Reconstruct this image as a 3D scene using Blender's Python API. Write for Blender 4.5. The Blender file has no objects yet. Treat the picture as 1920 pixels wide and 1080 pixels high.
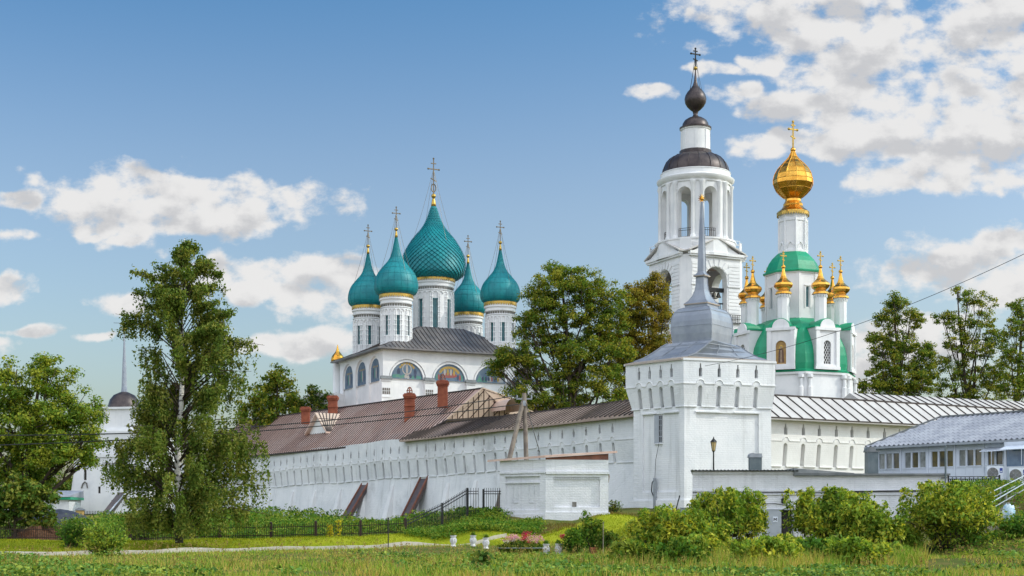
import bpy, bmesh, math, random
import numpy as np
from mathutils import Vector, Matrix
PI = math.pi
rad = math.radians
random.seed(7)
SC = bpy.context.scene
COL = SC.collection

# ------------------------------------------------------------------ camera, sky, sun, exposure
F, HZ, CZ = 2667.0, 985.0, 1.75          # focal length in photo pixels, horizon row, eye height
cam = bpy.data.cameras.new('camera')
cam.lens = 50.0; cam.sensor_width = 36.0; cam.sensor_fit = 'HORIZONTAL'
cam.shift_y = (HZ - 540.0) / 1920.0
cam.clip_start = 0.5; cam.clip_end = 9000.0
cam_o = bpy.data.objects.new('camera', cam); COL.objects.link(cam_o)
cam_o.location = (0, 0, CZ); cam_o.rotation_euler = (PI/2, 0, 0)
SC.camera = cam_o
SUN_ROT, SUN_EL = rad(97), rad(37)
SKY_STRENGTH = 0.12
CLOUD_FILL = (14.6, 15.4, 16.8)  # brightness of the out-of-view clouds added for fill light
CLOUD_LIT, CLOUD_SHADE = (7.5, 7.4, 7.3), (4.5, 4.55, 4.75)
SC.view_settings.view_transform = 'Standard'
SC.view_settings.look = 'None'
SC.view_settings.gamma = 1.0
SC.view_settings.use_curve_mapping = False
SC.view_settings.exposure = -0.10
sl = bpy.data.lights.new('sun', 'SUN'); sl.energy = 2.35; sl.angle = rad(0.5); sl.color = (1.0, 0.93, 0.82)
so = bpy.data.objects.new('sun', sl); COL.objects.link(so)
sd = Vector((math.sin(SUN_ROT)*math.cos(SUN_EL), math.cos(SUN_ROT)*math.cos(SUN_EL), math.sin(SUN_EL)))
so.rotation_euler = sd.to_track_quat('Z', 'Y').to_euler()
so.location = sd * 400

class NB:
    """small node builder"""
    def __init__(s, nt): s.nt = nt; s.l = nt.links
    def n(s, t, **kw):
        o = s.nt.nodes.new(t)
        for k, v in kw.items(): setattr(o, k, v)
        return o
    def put(s, sock, v):
        if v is None: return
        if isinstance(v, bpy.types.NodeSocket): s.l.new(v, sock)
        else: sock.default_value = v
    def math(s, op, a, b=None, c=None, clamp=False):
        o = s.n('ShaderNodeMath', operation=op); o.use_clamp = clamp
        s.put(o.inputs[0], a)
        if b is not None: s.put(o.inputs[1], b)
        if c is not None: s.put(o.inputs[2], c)
        return o.outputs[0]
    def vmath(s, op, a, b=None):
        o = s.n('ShaderNodeVectorMath', operation=op)
        s.put(o.inputs[0], a)
        if b is not None: s.put(o.inputs[1], b)
        return o.outputs[1] if op in ('LENGTH', 'DOT_PRODUCT') else o.outputs[0]
    def noise(s, vec, scale, detail=4, rough=0.55, col=False, dist=0.0, dim='3D'):
        o = s.n('ShaderNodeTexNoise', noise_dimensions=dim)
        if vec is not None: s.l.new(vec, o.inputs['Vector'])
        o.inputs['Scale'].default_value = scale; o.inputs['Detail'].default_value = detail
        o.inputs['Roughness'].default_value = rough; o.inputs['Distortion'].default_value = dist
        return o.outputs['Color' if col else 'Fac']
    def smooth(s, v, a, b, lo=0.0, hi=1.0):
        o = s.n('ShaderNodeMapRange', interpolation_type='SMOOTHSTEP')
        s.put(o.inputs[0], v)
        for i, x in enumerate((a, b, lo, hi)): o.inputs[i+1].default_value = x
        return o.outputs[0]
    def mix(s, f, a, b, blend='MIX'):
        o = s.n('ShaderNodeMix', data_type='RGBA', blend_type=blend)
        s.put(o.inputs['Factor'], f)
        ia = [i for i in o.inputs if i.name == 'A' and i.type == 'RGBA'][0]
        ib = [i for i in o.inputs if i.name == 'B' and i.type == 'RGBA'][0]
        s.put(ia, a if not isinstance(a, tuple) else (*a[:3], 1)); s.put(ib, b if not isinstance(b, tuple) else (*b[:3], 1))
        return [i for i in o.outputs if i.type == 'RGBA'][0]
    def xyz(s, x, y, z):
        o = s.n('ShaderNodeCombineXYZ')
        for i, v in enumerate((x, y, z)): s.put(o.inputs[i], v)
        return o.outputs[0]

# clouds: a density field over sky directions (u = x/y, v = z/y), in thousandths of the focal length
CLOUDS = [  # centre azimuth px, row px, half width, half height, weight
    (330, 385, 230, 52, 1.0), (290, 350, 105, 36, .9), (400, 425, 85, 26, .8), (520, 372, 105, 24, .95), (200, 415, 110, 20, .6),
    (35, 376, 42, 18, .9), (25, 442, 40, 9, .6), (0, 540, 60, 24, .9), (170, 438, 28, 9, .7), (250, 442, 40, 9, .7),
    (520, 525, 150, 36, 1.0), (600, 560, 80, 40, .95), (640, 520, 65, 28, .9), (545, 645, 100, 22, .85), (60, 622, 60, 8, .7), (190, 633, 45, 6, .6),
    (250, 570, 40, 18, .6), (440, 512, 60, 22, .8),
    (1680, 45, 300, 78, 1.05), (1850, 20, 240, 85, 1.0), (1520, 45, 120, 42, .95), (1760, 210, 240, 70, 1.05), (1900, 175, 160, 95, 1.05), (1660, 130, 140, 42, .8), (1840, 270, 200, 48, 1.0),
    (1610, 240, 62, 42, .95), (1480, 205, 90, 34, .85), (1500, 270, 100, 30, .85), (1770, 332, 135, 30, 1.0), (1385, 158, 26, 16, .85),
    (1345, 128, 48, 12, .75), (1425, 110, 50, 18, .8), (1210, 176, 32, 12, .7), (1370, 178, 30, 14, .6),
    (1830, 515, 150, 48, 1.0), (1900, 485, 80, 45, 1.0), (1740, 605, 70, 30, .8), (1620, 680, 60, 55, .9), (1700, 640, 110, 50, .85),
    (1460, 580, 60, 12, .3), (-360, 430, 200, 60, 1), (-480, 200, 220, 50, .8), (2150, 300, 220, 120, 1), (2200, 40, 200, 60, 1), (-180, 640, 160, 30, .8), (2150, 600, 200, 50, .9),
]
world = bpy.data.worlds.new('World'); SC.world = world; world.use_nodes = True
world.cycles.sampling_method = 'MANUAL'; world.cycles.sample_map_resolution = 256
wn = world.node_tree; wb = NB(wn); bg = wn.nodes['Background']
sky = wb.n('ShaderNodeTexSky', sky_type='NISHITA'); sky.sun_disc = False
sky.sun_elevation = SUN_EL; sky.sun_rotation = SUN_ROT; sky.altitude = 0; sky.air_density = 1.0; sky.dust_density = 2.8; sky.ozone_density = 1.0
gm = wb.n('ShaderNodeGamma'); gm.inputs[1].default_value = 1.3; wn.links.new(sky.outputs[0], gm.inputs[0])
tc = wb.n('ShaderNodeTexCoord'); sp = wb.n('ShaderNodeSeparateXYZ'); wn.links.new(tc.outputs['Generated'], sp.inputs[0])
yy = wb.math('MAXIMUM', sp.outputs[1], 0.05)
P0 = wb.xyz(wb.math('MULTIPLY', wb.math('DIVIDE', sp.outputs[0], yy), F/1000), wb.math('MULTIPLY', wb.math('DIVIDE', sp.outputs[2], yy), F/1000), 0.0)
off = wb.vmath('MULTIPLY', wb.vmath('SUBTRACT', wb.noise(P0, 6.0, 2, .55, col=True, dim='2D'), (0.5, 0.5, 0.5)), (0.11, 0.055, 0))
Q0 = wb.vmath('ADD', P0, off)
tot = None
for (cx, cy, a, h, wt) in CLOUDS:
    o = wb.n('ShaderNodeVectorMath', operation='MULTIPLY_ADD'); wn.links.new(Q0, o.inputs[0])
    sx, sy = 1000/(a*1.42), 1000/(h*1.5)
    o.inputs[1].default_value = (sx, sy, 0); o.inputs[2].default_value = (-(cx-960)/1000*sx, -(HZ-cy)/1000*sy, 0)
    f = wb.math('MULTIPLY_ADD', wb.vmath('LENGTH', o.outputs[0]), -wt, wt)
    tot = f if tot is None else wb.math('MAXIMUM', tot, f)
tot = wb.math('MAXIMUM', tot, -.5)
tot = wb.math('MINIMUM', tot, .40)
st = wb.vmath('MULTIPLY', P0, (1.0, 1.5, 1.0))
n1 = wb.noise(st, 8.5, 8, .64, dim='2D'); n1b = wb.noise(wb.vmath('ADD', st, (0.014, 0.05, 0.0)), 8.5, 2, .5, dim='2D')
d0 = wb.math('ADD', wb.math('MULTIPLY', tot, 1.25), wb.math('MULTIPLY', wb.math('SUBTRACT', n1, .5), 1.75))
vo = wb.n('ShaderNodeTexVoronoi', feature='SMOOTH_F1'); vo.voronoi_dimensions = '2D'; vo.inputs['Scale'].default_value = 15; vo.inputs['Smoothness'].default_value = .8; vo.inputs['Detail'].default_value = 1; wn.links.new(wb.vmath('ADD', wb.vmath('MULTIPLY', P0, (1, 1.5, 1)), off), vo.inputs['Vector'])
d0 = wb.math('ADD', d0, wb.math('MULTIPLY_ADD', vo.outputs['Distance'], -.62, .43))
cover = wb.smooth(d0, 0.06, 0.58)
body = wb.smooth(wb.math('ADD', wb.math('MULTIPLY', tot, .9), wb.math('MULTIPLY', n1b, 1.35)), .84, 1.20)
light = wb.math('SUBTRACT', n1, n1b)
shade = wb.math('MULTIPLY', body, wb.smooth(light, .14, -.20))
shade = wb.math('MULTIPLY', shade, .72)
ccol = wb.mix(shade, CLOUD_LIT, CLOUD_SHADE)
front = wb.smooth(sp.outputs[1], 0.05, 0.3)
cover = wb.math('MULTIPLY', wb.math('MULTIPLY', cover, front), 0.96)
deep = wb.mix(wb.smooth(sp.outputs[2], .20, .41), (1.16, 1.12, 1.05), (.52, .90, 1.02))      # clear air deepens away from the horizon
skyb = wb.mix(1.0, gm.outputs[0], deep, 'MULTIPLY')
skyc = wb.mix(cover, skyb, ccol)
# unseen bright clouds added behind the camera as fill for the shaded walls
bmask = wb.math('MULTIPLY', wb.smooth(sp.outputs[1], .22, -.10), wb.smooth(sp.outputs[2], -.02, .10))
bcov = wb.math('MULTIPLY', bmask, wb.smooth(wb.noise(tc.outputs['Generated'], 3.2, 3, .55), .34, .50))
skyc = wb.mix(bcov, skyc, CLOUD_FILL)
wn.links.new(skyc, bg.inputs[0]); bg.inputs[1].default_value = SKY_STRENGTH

# ------------------------------------------------------------------ helpers
def at(px, py, Y): return Vector(((px-960)/F*Y, Y, CZ + (HZ-py)/F*Y))
def zat(py, Y): return CZ + (HZ-py)/F*Y

def V3(c): return c if isinstance(c, Vector) else Vector(c)
class MB:
    def __init__(s, M=None, fn=None): s.v = []; s.f = []; s.mi = []; s.M = M; s.fn = fn
    def p(s, c):
        if s.fn: c = s.fn(*c)
        c = Vector(c)
        if s.M is not None: c = s.M @ c
        s.v.append(c); return len(s.v)-1
    def face(s, cs, mi=0):
        s.f.append([s.p(c) for c in cs]); s.mi.append(mi)
    def box(s, x0, x1, y0, y1, z0, z1, mi=0):
        i = [s.p((x, y, z)) for z in (z0, z1) for (x, y) in ((x0, y0), (x1, y0), (x1, y1), (x0, y1))]
        for q in ((3,2,1,0), (4,5,6,7), (0,1,5,4), (1,2,6,5), (2,3,7,6), (3,0,4,7)):
            s.f.append([i[k] for k in q]); s.mi.append(mi)
    def hexa(s, bot, top, mi=0):
        i = [s.p(c) for c in list(bot)+list(top)]; n = len(bot)
        s.f.append(i[:n][::-1]); s.mi.append(mi); s.f.append(i[n:]); s.mi.append(mi)
        for k in range(n):
            s.f.append([i[k], i[(k+1) % n], i[n+(k+1) % n], i[n+k]]); s.mi.append(mi)
    def prism(s, pts, y0, y1, mi=0):      # polygon in x,z extruded along y
        s.hexa([(x, y0, z) for x, z in pts], [(x, y1, z) for x, z in pts], mi)
    def bar(s, a, b, w, h=None, mi=0, up=(0, 0, 1)):
        a, b = V3(a), V3(b); h = h or w; d = (b-a).normalized(); upv = V3(up)
        if abs(d.dot(upv)) > .98: upv = Vector((1, 0, 0))
        r = d.cross(upv).normalized(); u = r.cross(d).normalized()
        r *= w/2; u *= h/2
        s.hexa([a-r-u, a+r-u, a+r+u, a-r+u], [b-r-u, b+r-u, b+r+u, b-r+u], mi)
    def tube(s, pts, r, seg=8, mi=0, cap=True):
        pts = [V3(p) for p in pts]; n = len(pts); rs = r if isinstance(r, (list, tuple)) else [r]*n
        prev = None; rings = []
        for k in range(n):
            d = (pts[min(k+1, n-1)] - pts[max(k-1, 0)])
            d = d.normalized() if d.length > 1e-9 else Vector((0, 0, 1))
            if prev is None:
                a = Vector((0, 0, 1)) if abs(d.z) < .9 else Vector((1, 0, 0))
                x = d.cross(a).normalized()
            else:
                x = (prev - d*prev.dot(d)).normalized()
            prev = x; y = d.cross(x)
            rings.append([s.p(pts[k] + (x*math.cos(t) + y*math.sin(t))*rs[k]) for t in [2*PI*j/seg for j in range(seg)]])
        for k in range(n-1):
            for j in range(seg):
                s.f.append([rings[k][j], rings[k][(j+1) % seg], rings[k+1][(j+1) % seg], rings[k+1][j]]); s.mi.append(mi)
        if cap:
            s.f.append(rings[0][::-1]); s.mi.append(mi); s.f.append(rings[-1]); s.mi.append(mi)
    def lathe(s, prof, c=(0, 0), seg=32, ph=0.0, z0=0.0, mi=0, cap=True, a0=None, a1=None):
        # angle 0 faces -y, turning towards +x
        full = a0 is None
        angs = [ph + 2*PI*j/seg for j in range(seg)] if full else [a0 + (a1-a0)*j/seg for j in range(seg+1)]
        rings = [[s.p((c[0]+r*math.sin(t), c[1]-r*math.cos(t), z0+z)) for t in angs] for r, z in prof]
        m = len(angs)
        for k in range(len(prof)-1):
            for j in range(m if full else m-1):
                s.f.append([rings[k][j], rings[k][(j+1) % m], rings[k+1][(j+1) % m], rings[k+1][j]]); s.mi.append(mi)
        if cap and full:
            s.f.append(rings[0][::-1]); s.mi.append(mi); s.f.append(rings[-1]); s.mi.append(mi)
    def ball(s, c, r, seg=12, n=7, sc=(1, 1, 1), mi=0):
        prof = [(max(1e-4, r*math.sin(PI*k/n)), -r*math.cos(PI*k/n)) for k in range(n+1)]
        angs = [2*PI*j/seg for j in range(seg)]
        rings = [[s.p((c[0]+q*math.sin(t)*sc[0], c[1]-q*math.cos(t)*sc[1], c[2]+z*sc[2])) for t in angs] for q, z in prof]
        for k in range(n):
            for j in range(seg):
                s.f.append([rings[k][j], rings[k][(j+1) % seg], rings[k+1][(j+1) % seg], rings[k+1][j]]); s.mi.append(mi)
    def arcade(s, u0, u1, z0, z1, ops, yf=0.0, dep=0.3, back=True, mb=0, mi=0, two=False, du=None, nd=8, ends=False):
        yF = yf if callable(yf) else (lambda z: yf)
        Fp = lambda u, z: (u, yF(z), z)
        Bp = lambda u, z: (u, yF(z)+dep, z)
        def span(a, b):
            if b-a < 1e-5: return
            n = 1 if not du else max(1, int(math.ceil((b-a)/du)))
            for k in range(n):
                x, y = a+(b-a)*k/n, a+(b-a)*(k+1)/n
                s.face([Fp(x, z0), Fp(y, z0), Fp(y, z1), Fp(x, z1)], mi)
                if two: s.face([Bp(x, z1), Bp(y, z1), Bp(y, z0), Bp(x, z0)], mi)
                if ends:
                    s.face([Bp(x, z0), Bp(y, z0), Fp(y, z0), Fp(x, z0)], mi); s.face([Fp(x, z1), Fp(y, z1), Bp(y, z1), Bp(x, z1)], mi)
        cur = u0
        for (uc, w, zb, zt, kind) in sorted(ops, key=lambda o: o[0]):
            a, b = uc-w/2, uc+w/2; span(cur, a); cur = b; hw = w/2
            if kind == 'arch':
                us = [uc - hw*math.cos(PI*k/nd) for k in range(nd+1)]
                rz = hw
                top = lambda u: zt - rz + math.sqrt(max(0, hw*hw-(u-uc)**2))
            elif kind == 'bottle':
                e = 1e-4; us = [a, uc-hw*.55-e, uc-hw*.4+e, uc, uc+hw*.4-e, uc+hw*.55+e, b]
                top = lambda u: (zt - abs(u-uc)/hw*.12*(zt-zb)) if abs(u-uc) < hw*.5 else zt-.36*(zt-zb)
            else:
                n = 1 if not du else max(1, int(math.ceil(w/du)))
                us = [a + w*k/n for k in range(n+1)]; top = lambda u: zt
            for k in range(len(us)-1):
                x, y = us[k], us[k+1]; tx, ty = top(x), top(y)
                if zb > z0+1e-5:
                    s.face([Fp(x, z0), Fp(y, z0), Fp(y, zb), Fp(x, zb)], mi)
                    s.face([Fp(x, zb), Fp(y, zb), Bp(y, zb), Bp(x, zb)], mi)
                    if two: s.face([Bp(x, zb), Bp(y, zb), Bp(y, z0), Bp(x, z0)], mi)
                if z1 > max(tx, ty)+1e-5 or z1 > min(tx, ty)+1e-5:
                    s.face([Fp(x, tx), Fp(y, ty), Fp(y, z1), Fp(x, z1)], mi)
                    if two: s.face([Bp(x, z1), Bp(y, z1), Bp(y, ty), Bp(x, tx)], mi)
                s.face([Fp(y, ty), Fp(x, tx), Bp(x, tx), Bp(y, ty)], mi)
                if back: s.face([Bp(x, zb), Bp(y, zb), Bp(y, ty), Bp(x, tx)], mb)
            for x in (a, b):
                s.face([Fp(x, zb), Fp(x, top(x)), Bp(x, top(x)), Bp(x, zb)], mi)
        span(cur, u1)

INV = {}
def mesh_obj(name, mb, mats, smooth=False, loc=None):
    me = bpy.data.meshes.new(name)
    L = Vector(loc) if loc is not None else Vector((0, 0, 0))
    me.from_pydata([v-L for v in mb.v], [], mb.f)
    for m in (mats if isinstance(mats, (list, tuple)) else [mats]): me.materials.append(m)
    if any(mb.mi): me.polygons.foreach_set('material_index', mb.mi)
    if smooth is True: me.polygons.foreach_set('use_smooth', [True]*len(me.polygons))
    elif smooth:
        me.polygons.foreach_set('use_smooth', [True]*len(me.polygons))
        me.set_sharp_from_angle(angle=rad(smooth))
    me.update()
    o = bpy.data.objects.new(name, me); COL.objects.link(o); o.location = L
    return o
def part(name, mb, mats, parent, smooth=False, label=None, kind=None):
    o = mesh_obj(name, mb, mats, smooth); o.parent = parent
    o.matrix_parent_inverse = INV.get(parent.name, Matrix.Identity(4))
    if label: o['label'] = label
    if kind: o['kind'] = kind
    return o
def thing(name, label, cat, loc, group=None):
    o = bpy.data.objects.new(name, None); COL.objects.link(o); o.location = loc
    o.empty_display_size = .3
    INV[o.name] = Matrix.Translation(-Vector(loc))
    o['label'] = label; o['category'] = cat
    if group: o['group'] = group
    return o
def single(name, mb, mats, loc, label, cat, group=None, smooth=False):
    o = mesh_obj(name, mb, mats, smooth, loc); o['label'] = label; o['category'] = cat
    if group: o['group'] = group
    return o
def duplicate(root, loc, label=None, rot=None):
    c = root.copy(); COL.objects.link(c); c.location = loc
    if rot is not None: c.rotation_euler.z = rot
    if label: c['label'] = label
    for ch in list(root.children):
        d = ch.copy(); COL.objects.link(d); d.parent = c
        for g in list(ch.children):
            e = g.copy(); COL.objects.link(e); e.parent = d
    return c
def np_mesh(name, V, k, mat, parent=None, smooth=False, loc=None, rnd=None):
    V = np.asarray(V, np.float32)
    if loc is not None: V = V - np.array(loc, np.float32)
    n = len(V); m = n//k
    me = bpy.data.meshes.new(name); me.vertices.add(n); me.loops.add(n); me.polygons.add(m)
    me.vertices.foreach_set('co', V.ravel()); me.loops.foreach_set('vertex_index', np.arange(n, dtype=np.int32))
    me.polygons.foreach_set('loop_start', np.arange(0, n, k, dtype=np.int32))
    me.polygons.foreach_set('loop_total', np.full(m, k, np.int32))
    me.update(calc_edges=True); me.materials.append(mat)
    o = bpy.data.objects.new(name, me); COL.objects.link(o)
    if loc is not None: o.location = loc
    if parent is not None:
        o.parent = parent; o.matrix_parent_inverse = INV.get(parent.name, Matrix.Identity(4))
    return o

# ------------------------------------------------------------------ materials
def new_mat(name):
    m = bpy.data.materials.new(name); m.use_nodes = True
    b = NB(m.node_tree); pr = m.node_tree.nodes['Principled BSDF']
    return m, b, pr
def surf(name, c1, c2=None, scale=1.0, rough=.7, metal=0.0, bump=.0, bscale=8.0, streak=0.0, stain=None, stain_amt=.4, spec=.4, lo=.35, hi=.65, fine=0.0, brick=None):
    m, b, pr = new_mat(name)
    tc = b.n('ShaderNodeTexCoord'); P = tc.outputs['Object']
    c2 = c2 or tuple(x*.75 for x in c1)
    f = b.smooth(b.noise(P, scale, 6, .6), lo, hi)
    col = b.mix(f, c1, c2)
    if streak:
        sv = b.vmath('MULTIPLY', P, (2.2, 2.2, .12))
        col = b.mix(b.math('MULTIPLY', b.smooth(b.noise(sv, 1.0, 5, .65), .52, .75), streak), col, stain or tuple(x*.55 for x in c1))
    if stain and stain_amt:
        col = b.mix(b.math('MULTIPLY', b.smooth(b.noise(P, scale*.45, 7, .7), .56, .72), stain_amt), col, stain)
    if fine:
        col = b.mix(b.math('MULTIPLY', b.smooth(b.noise(P, 14.0, 3, .6), .5, .8), fine), col, tuple(x*.5 for x in c1))
    b.put(pr.inputs['Base Color'], col)
    pr.inputs['Roughness'].default_value = rough; pr.inputs['Metallic'].default_value = metal
    pr.inputs['Specular IOR Level'].default_value = spec
    h = None
    if brick:
        # courses of whitewashed brick that show through the limewash
        sx = b.n('ShaderNodeSeparateXYZ'); b.l.new(P, sx.inputs[0])
        vv = b.xyz(b.math('ADD', sx.outputs[0], b.math('MULTIPLY', sx.outputs[1], .83)), sx.outputs[2], 0.0)
        bt = b.n('ShaderNodeTexBrick'); b.l.new(vv, bt.inputs['Vector'])
        bt.inputs['Scale'].default_value = brick; bt.inputs['Mortar Size'].default_value = .03; bt.inputs['Mortar Smooth'].default_value = .4
        h = b.math('MULTIPLY', bt.outputs['Fac'], -1.4)
    if bump:
        nz = b.noise(P, bscale, 5, .6)
        h = nz if h is None else b.math('ADD', h, nz)
        bp = b.n('ShaderNodeBump'); bp.inputs['Strength'].default_value = bump; bp.inputs['Distance'].default_value = .06
        b.l.new(h, bp.inputs['Height']); b.l.new(bp.outputs[0], pr.inputs['Normal'])
    return m
def leaf_mat(name, a, b_, c=None, trans=.35, rough=.55):
    m, b, pr = new_mat(name)
    tc = b.n('ShaderNodeTexCoord'); geo = b.n('ShaderNodeNewGeometry')
    f = b.smooth(b.noise(tc.outputs['Object'], .45, 3, .6), .35, .65)
    f2 = geo.outputs['Random Per Island']; dk = tuple(x*.48 for x in a)
    col = b.mix(b.math('ADD', b.math('MULTIPLY', f, .55), b.math('MULTIPLY', f2, .45)), a, b_)
    if c: col = b.mix(b.math('MULTIPLY', b.smooth(b.math('ADD', b.math('MULTIPLY', b.noise(tc.outputs['Object'], .7, 3, .6), 1.4), b.math('MULTIPLY', f2, .5)), .88, 1.15), .9), col, c)
    col = b.mix(b.smooth(b.math('FRACT', b.math('MULTIPLY', f2, 7.31)), .60, .95), col, dk)      # random leaves darkened to imitate shadows within the foliage
    b.put(pr.inputs['Base Color'], col); pr.inputs['Roughness'].default_value = rough; pr.inputs['Specular IOR Level'].default_value = .06
    tr = b.n('ShaderNodeBsdfTranslucent'); b.l.new(b.mix(1.0, col, (1.5, 1.35, .55), 'MULTIPLY'), tr.inputs[0])
    mx = b.n('ShaderNodeMixShader'); mx.inputs[0].default_value = trans*.95
    b.l.new(pr.outputs[0], mx.inputs[1]); b.l.new(tr.outputs[0], mx.inputs[2])
    b.l.new(mx.outputs[0], m.node_tree.nodes['Material Output'].inputs[0])
    return m
M = {}
M['white'] = surf('limewash', (.80, .81, .82), (.69, .71, .73), .35, .85, bump=.35, bscale=5, streak=.55, stain=(.45, .46, .46), stain_amt=.65, brick=1.6, fine=.18)
M['white_smooth'] = surf('white_plaster', (.80, .80, .80), (.71, .72, .73), .5, .85, bump=.2, bscale=4, streak=.24, stain=(.52, .53, .54), stain_amt=.35)
M['white_brick'] = surf('white_painted_brick', (.76, .77, .80), (.65, .67, .70), .6, .8, bump=.5, bscale=9, streak=.45, stain=(.44, .44, .46), stain_amt=.6, fine=.2, brick=2.2)
M['cream'] = surf('cream_limewash', (.80, .795, .78), (.72, .715, .70), .5, .85, bump=.25, bscale=5, streak=.2, stain=(.60, .57, .50), stain_amt=.25, brick=1.6)
M['darkhole'] = surf('dark_opening', (.035, .033, .03), (.06, .055, .05), 3, .9)
M['greyhole'] = surf('grey_shutter', (.22, .21, .19), (.13, .12, .11), 3, .9)
M['teal'] = surf('teal_sheet', (.003, .17, .20), (.006, .225, .25), .8, .48, bump=.22, bscale=3, stain=(.01, .12, .15), stain_amt=.6, spec=.35)
M['teal_window'] = surf('teal_glass', (.06, .15, .17), (.10, .22, .25), 3, .25)
M['gold'] = surf('gold_leaf', (.83, .45, .08), (.62, .29, .045), 1.6, .26, 1.0, bump=.35, bscale=2.2)
M['gold_dull'] = surf('gold_trim', (.60, .40, .10), (.42, .27, .06), 6, .35, .8)
M['green'] = surf('green_sheet', (.006, .24, .115), (.010, .30, .15), .9, .42, bump=.12, bscale=3, stain=(.01, .19, .10), stain_amt=.4)
M['iron_dark'] = surf('dark_sheet_iron', (.050, .040, .042), (.085, .068, .066), 1.2, .42, .5, bump=.15, bscale=4, streak=.3, stain=(.15, .12, .11), stain_amt=.4)
M['roof_slate'] = surf('grey_sheet_roof', (.12, .12, .13), (.22, .205, .20), .5, .42, .45, bump=.1, bscale=3, streak=.35, stain=(.32, .26, .23), stain_amt=.5)
M['roof_brown'] = surf('brown_sheet_roof', (.58, .39, .32), (.68, .51, .435), .25, .5, .1, bump=.1, bscale=3, streak=.35, stain=(.30, .24, .235), stain_amt=.6, lo=.42, hi=.58)
M['roof_rib'] = surf('roof_seam', (.055, .042, .037), None, 2, .6)
M['roof_brown_lit'] = surf('brown_sheet_roof_lit', (.66, .53, .43), (.55, .42, .33), .5, .55, .1, streak=.3, stain=(.35, .22, .16), stain_amt=.4)  # sun-facing side of the brown roof, sunlight painted in as paler tan
M['roof_pale'] = surf('pale_sheet_roof', (.56, .54, .52), (.48, .455, .435), .4, .5, .0, bump=.08, bscale=3, streak=.2, stain=(.36, .27, .21), stain_amt=.45, fine=.15)
M['zinc'] = surf('zinc_sheet', (.24, .27, .325), (.32, .35, .40), .7, .45, .3, bump=.12, bscale=2.5, streak=.3, stain=(.20, .21, .25), stain_amt=.5)
M['zinc_tan'] = surf('weathered_zinc_edge', (.48, .40, .33), (.42, .36, .32), .8, .5, .3)
M['brick'] = surf('red_brick', (.34, .10, .052), (.26, .07, .04), 2.5, .85, bump=.5, bscale=12, brick=6.0, fine=.4)
M['iron'] = surf('black_iron', (.018, .02, .022), (.03, .03, .03), 4, .5, .4)
M['iron_brown'] = surf('brown_iron', (.05, .028, .022), (.03, .02, .018), 4, .6, .3)
M['cross'] = surf('dull_metal_cross', (.22, .18, .13), (.15, .13, .10), 4, .4, .7)
M['wood'] = surf('grey_wood', (.26, .22, .18), (.17, .14, .12), 2, .85, bump=.3, bscale=20)
M['prop'] = surf('prop_sheet', (.085, .075, .08), (.13, .10, .095), 1.5, .5, .2, streak=.4, stain=(.22, .10, .06), stain_amt=.6)
M['prop_rim'] = surf('prop_rim', (.25, .10, .065), (.17, .07, .05), 2, .7)
M['glass'] = surf('dark_glass', (.045, .05, .045), (.16, .13, .055), .9, .06, spec=.6)
M['glass_pale'] = surf('pale_glass', (.30, .32, .31), (.16, .17, .16), 2.5, .1, spec=.6)  # paler mottled glass colour for some of the panes
M['glass_blue'] = surf('blue_glass', (.06, .12, .22), (.12, .2, .3), 1.5, .08, spec=.6)
M['pvc'] = surf('white_pvc', (.66, .71, .79), (.60, .65, .73), 1.5, .45, streak=.1)
M['tile_pale'] = surf('pale_metal_tile', (.24, .255, .30), (.33, .345, .39), .8, .55, .0, bump=.05)
M['duct'] = surf('grey_green_duct', (.10, .13, .14), (.15, .18, .19), 1.5, .5, .3, streak=.3)
M['coping'] = surf('coping_sheet', (.13, .145, .15), (.20, .21, .215), 1.2, .55, .3, streak=.3)
M['concrete'] = surf('concrete', (.42, .39, .34), (.32, .29, .25), .7, .9, bump=.3, bscale=9, stain=(.22, .20, .17), stain_amt=.5)
M['path'] = surf('pale_path', (.56, .52, .44), (.46, .42, .36), .9, .9, bump=.2, bscale=10, stain=(.34, .31, .26), stain_amt=.4)
M['soil'] = surf('red_soil', (.17, .075, .04), (.11, .055, .03), 2.2, .95, bump=.9, bscale=5)
M['bark'] = surf('bark', (.095, .07, .05), (.05, .04, .032), 3, .95, bump=.8, bscale=14)
M['tarp'] = surf('dark_tarp', (.03, .035, .05), (.05, .055, .07), 2, .5, bump=.4, bscale=3)
M['yellow_wall'] = surf('ochre_plaster', (.55, .38, .14), (.48, .33, .12), 2, .9)
M['blue_bag'] = surf('blue_plastic', (.25, .46, .60), (.60, .70, .76), 6, .35, bump=.5, bscale=9)
M['white_bag'] = surf('white_plastic', (.65, .70, .74), (.40, .58, .68), 6, .4, bump=.5, bscale=9)
M['red_machine'] = surf('orange_red_paint', (.34, .07, .03), (.24, .05, .025), 5, .5)
M['grey_door'] = surf('grey_door_paint', (.36, .39, .43), (.32, .35, .39), 2, .55)
M['terracotta'] = surf('terracotta', (.36, .12, .06), (.28, .09, .05), 5, .85)
M['urn'] = surf('white_stone', (.72, .72, .72), (.50, .50, .51), 9, .8, bump=.5, bscale=18)
M['blue_label'] = surf('blue_plate', (.02, .05, .30), None, 3, .4)
M['rail'] = surf('galvanised_rail', (.34, .37, .40), (.28, .30, .33), 3, .45, .4)
M['lampglass'] = surf('amber_lamp_glass', (.55, .42, .20), (.45, .33, .15), 8, .3)
M['bronze'] = surf('bronze_bell', (.05, .05, .045), (.09, .085, .07), 4, .45, .7)
M['pink_int'] = surf('pinkish_plaster', (.62, .50, .44), (.55, .44, .40), 1, .9)
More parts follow.
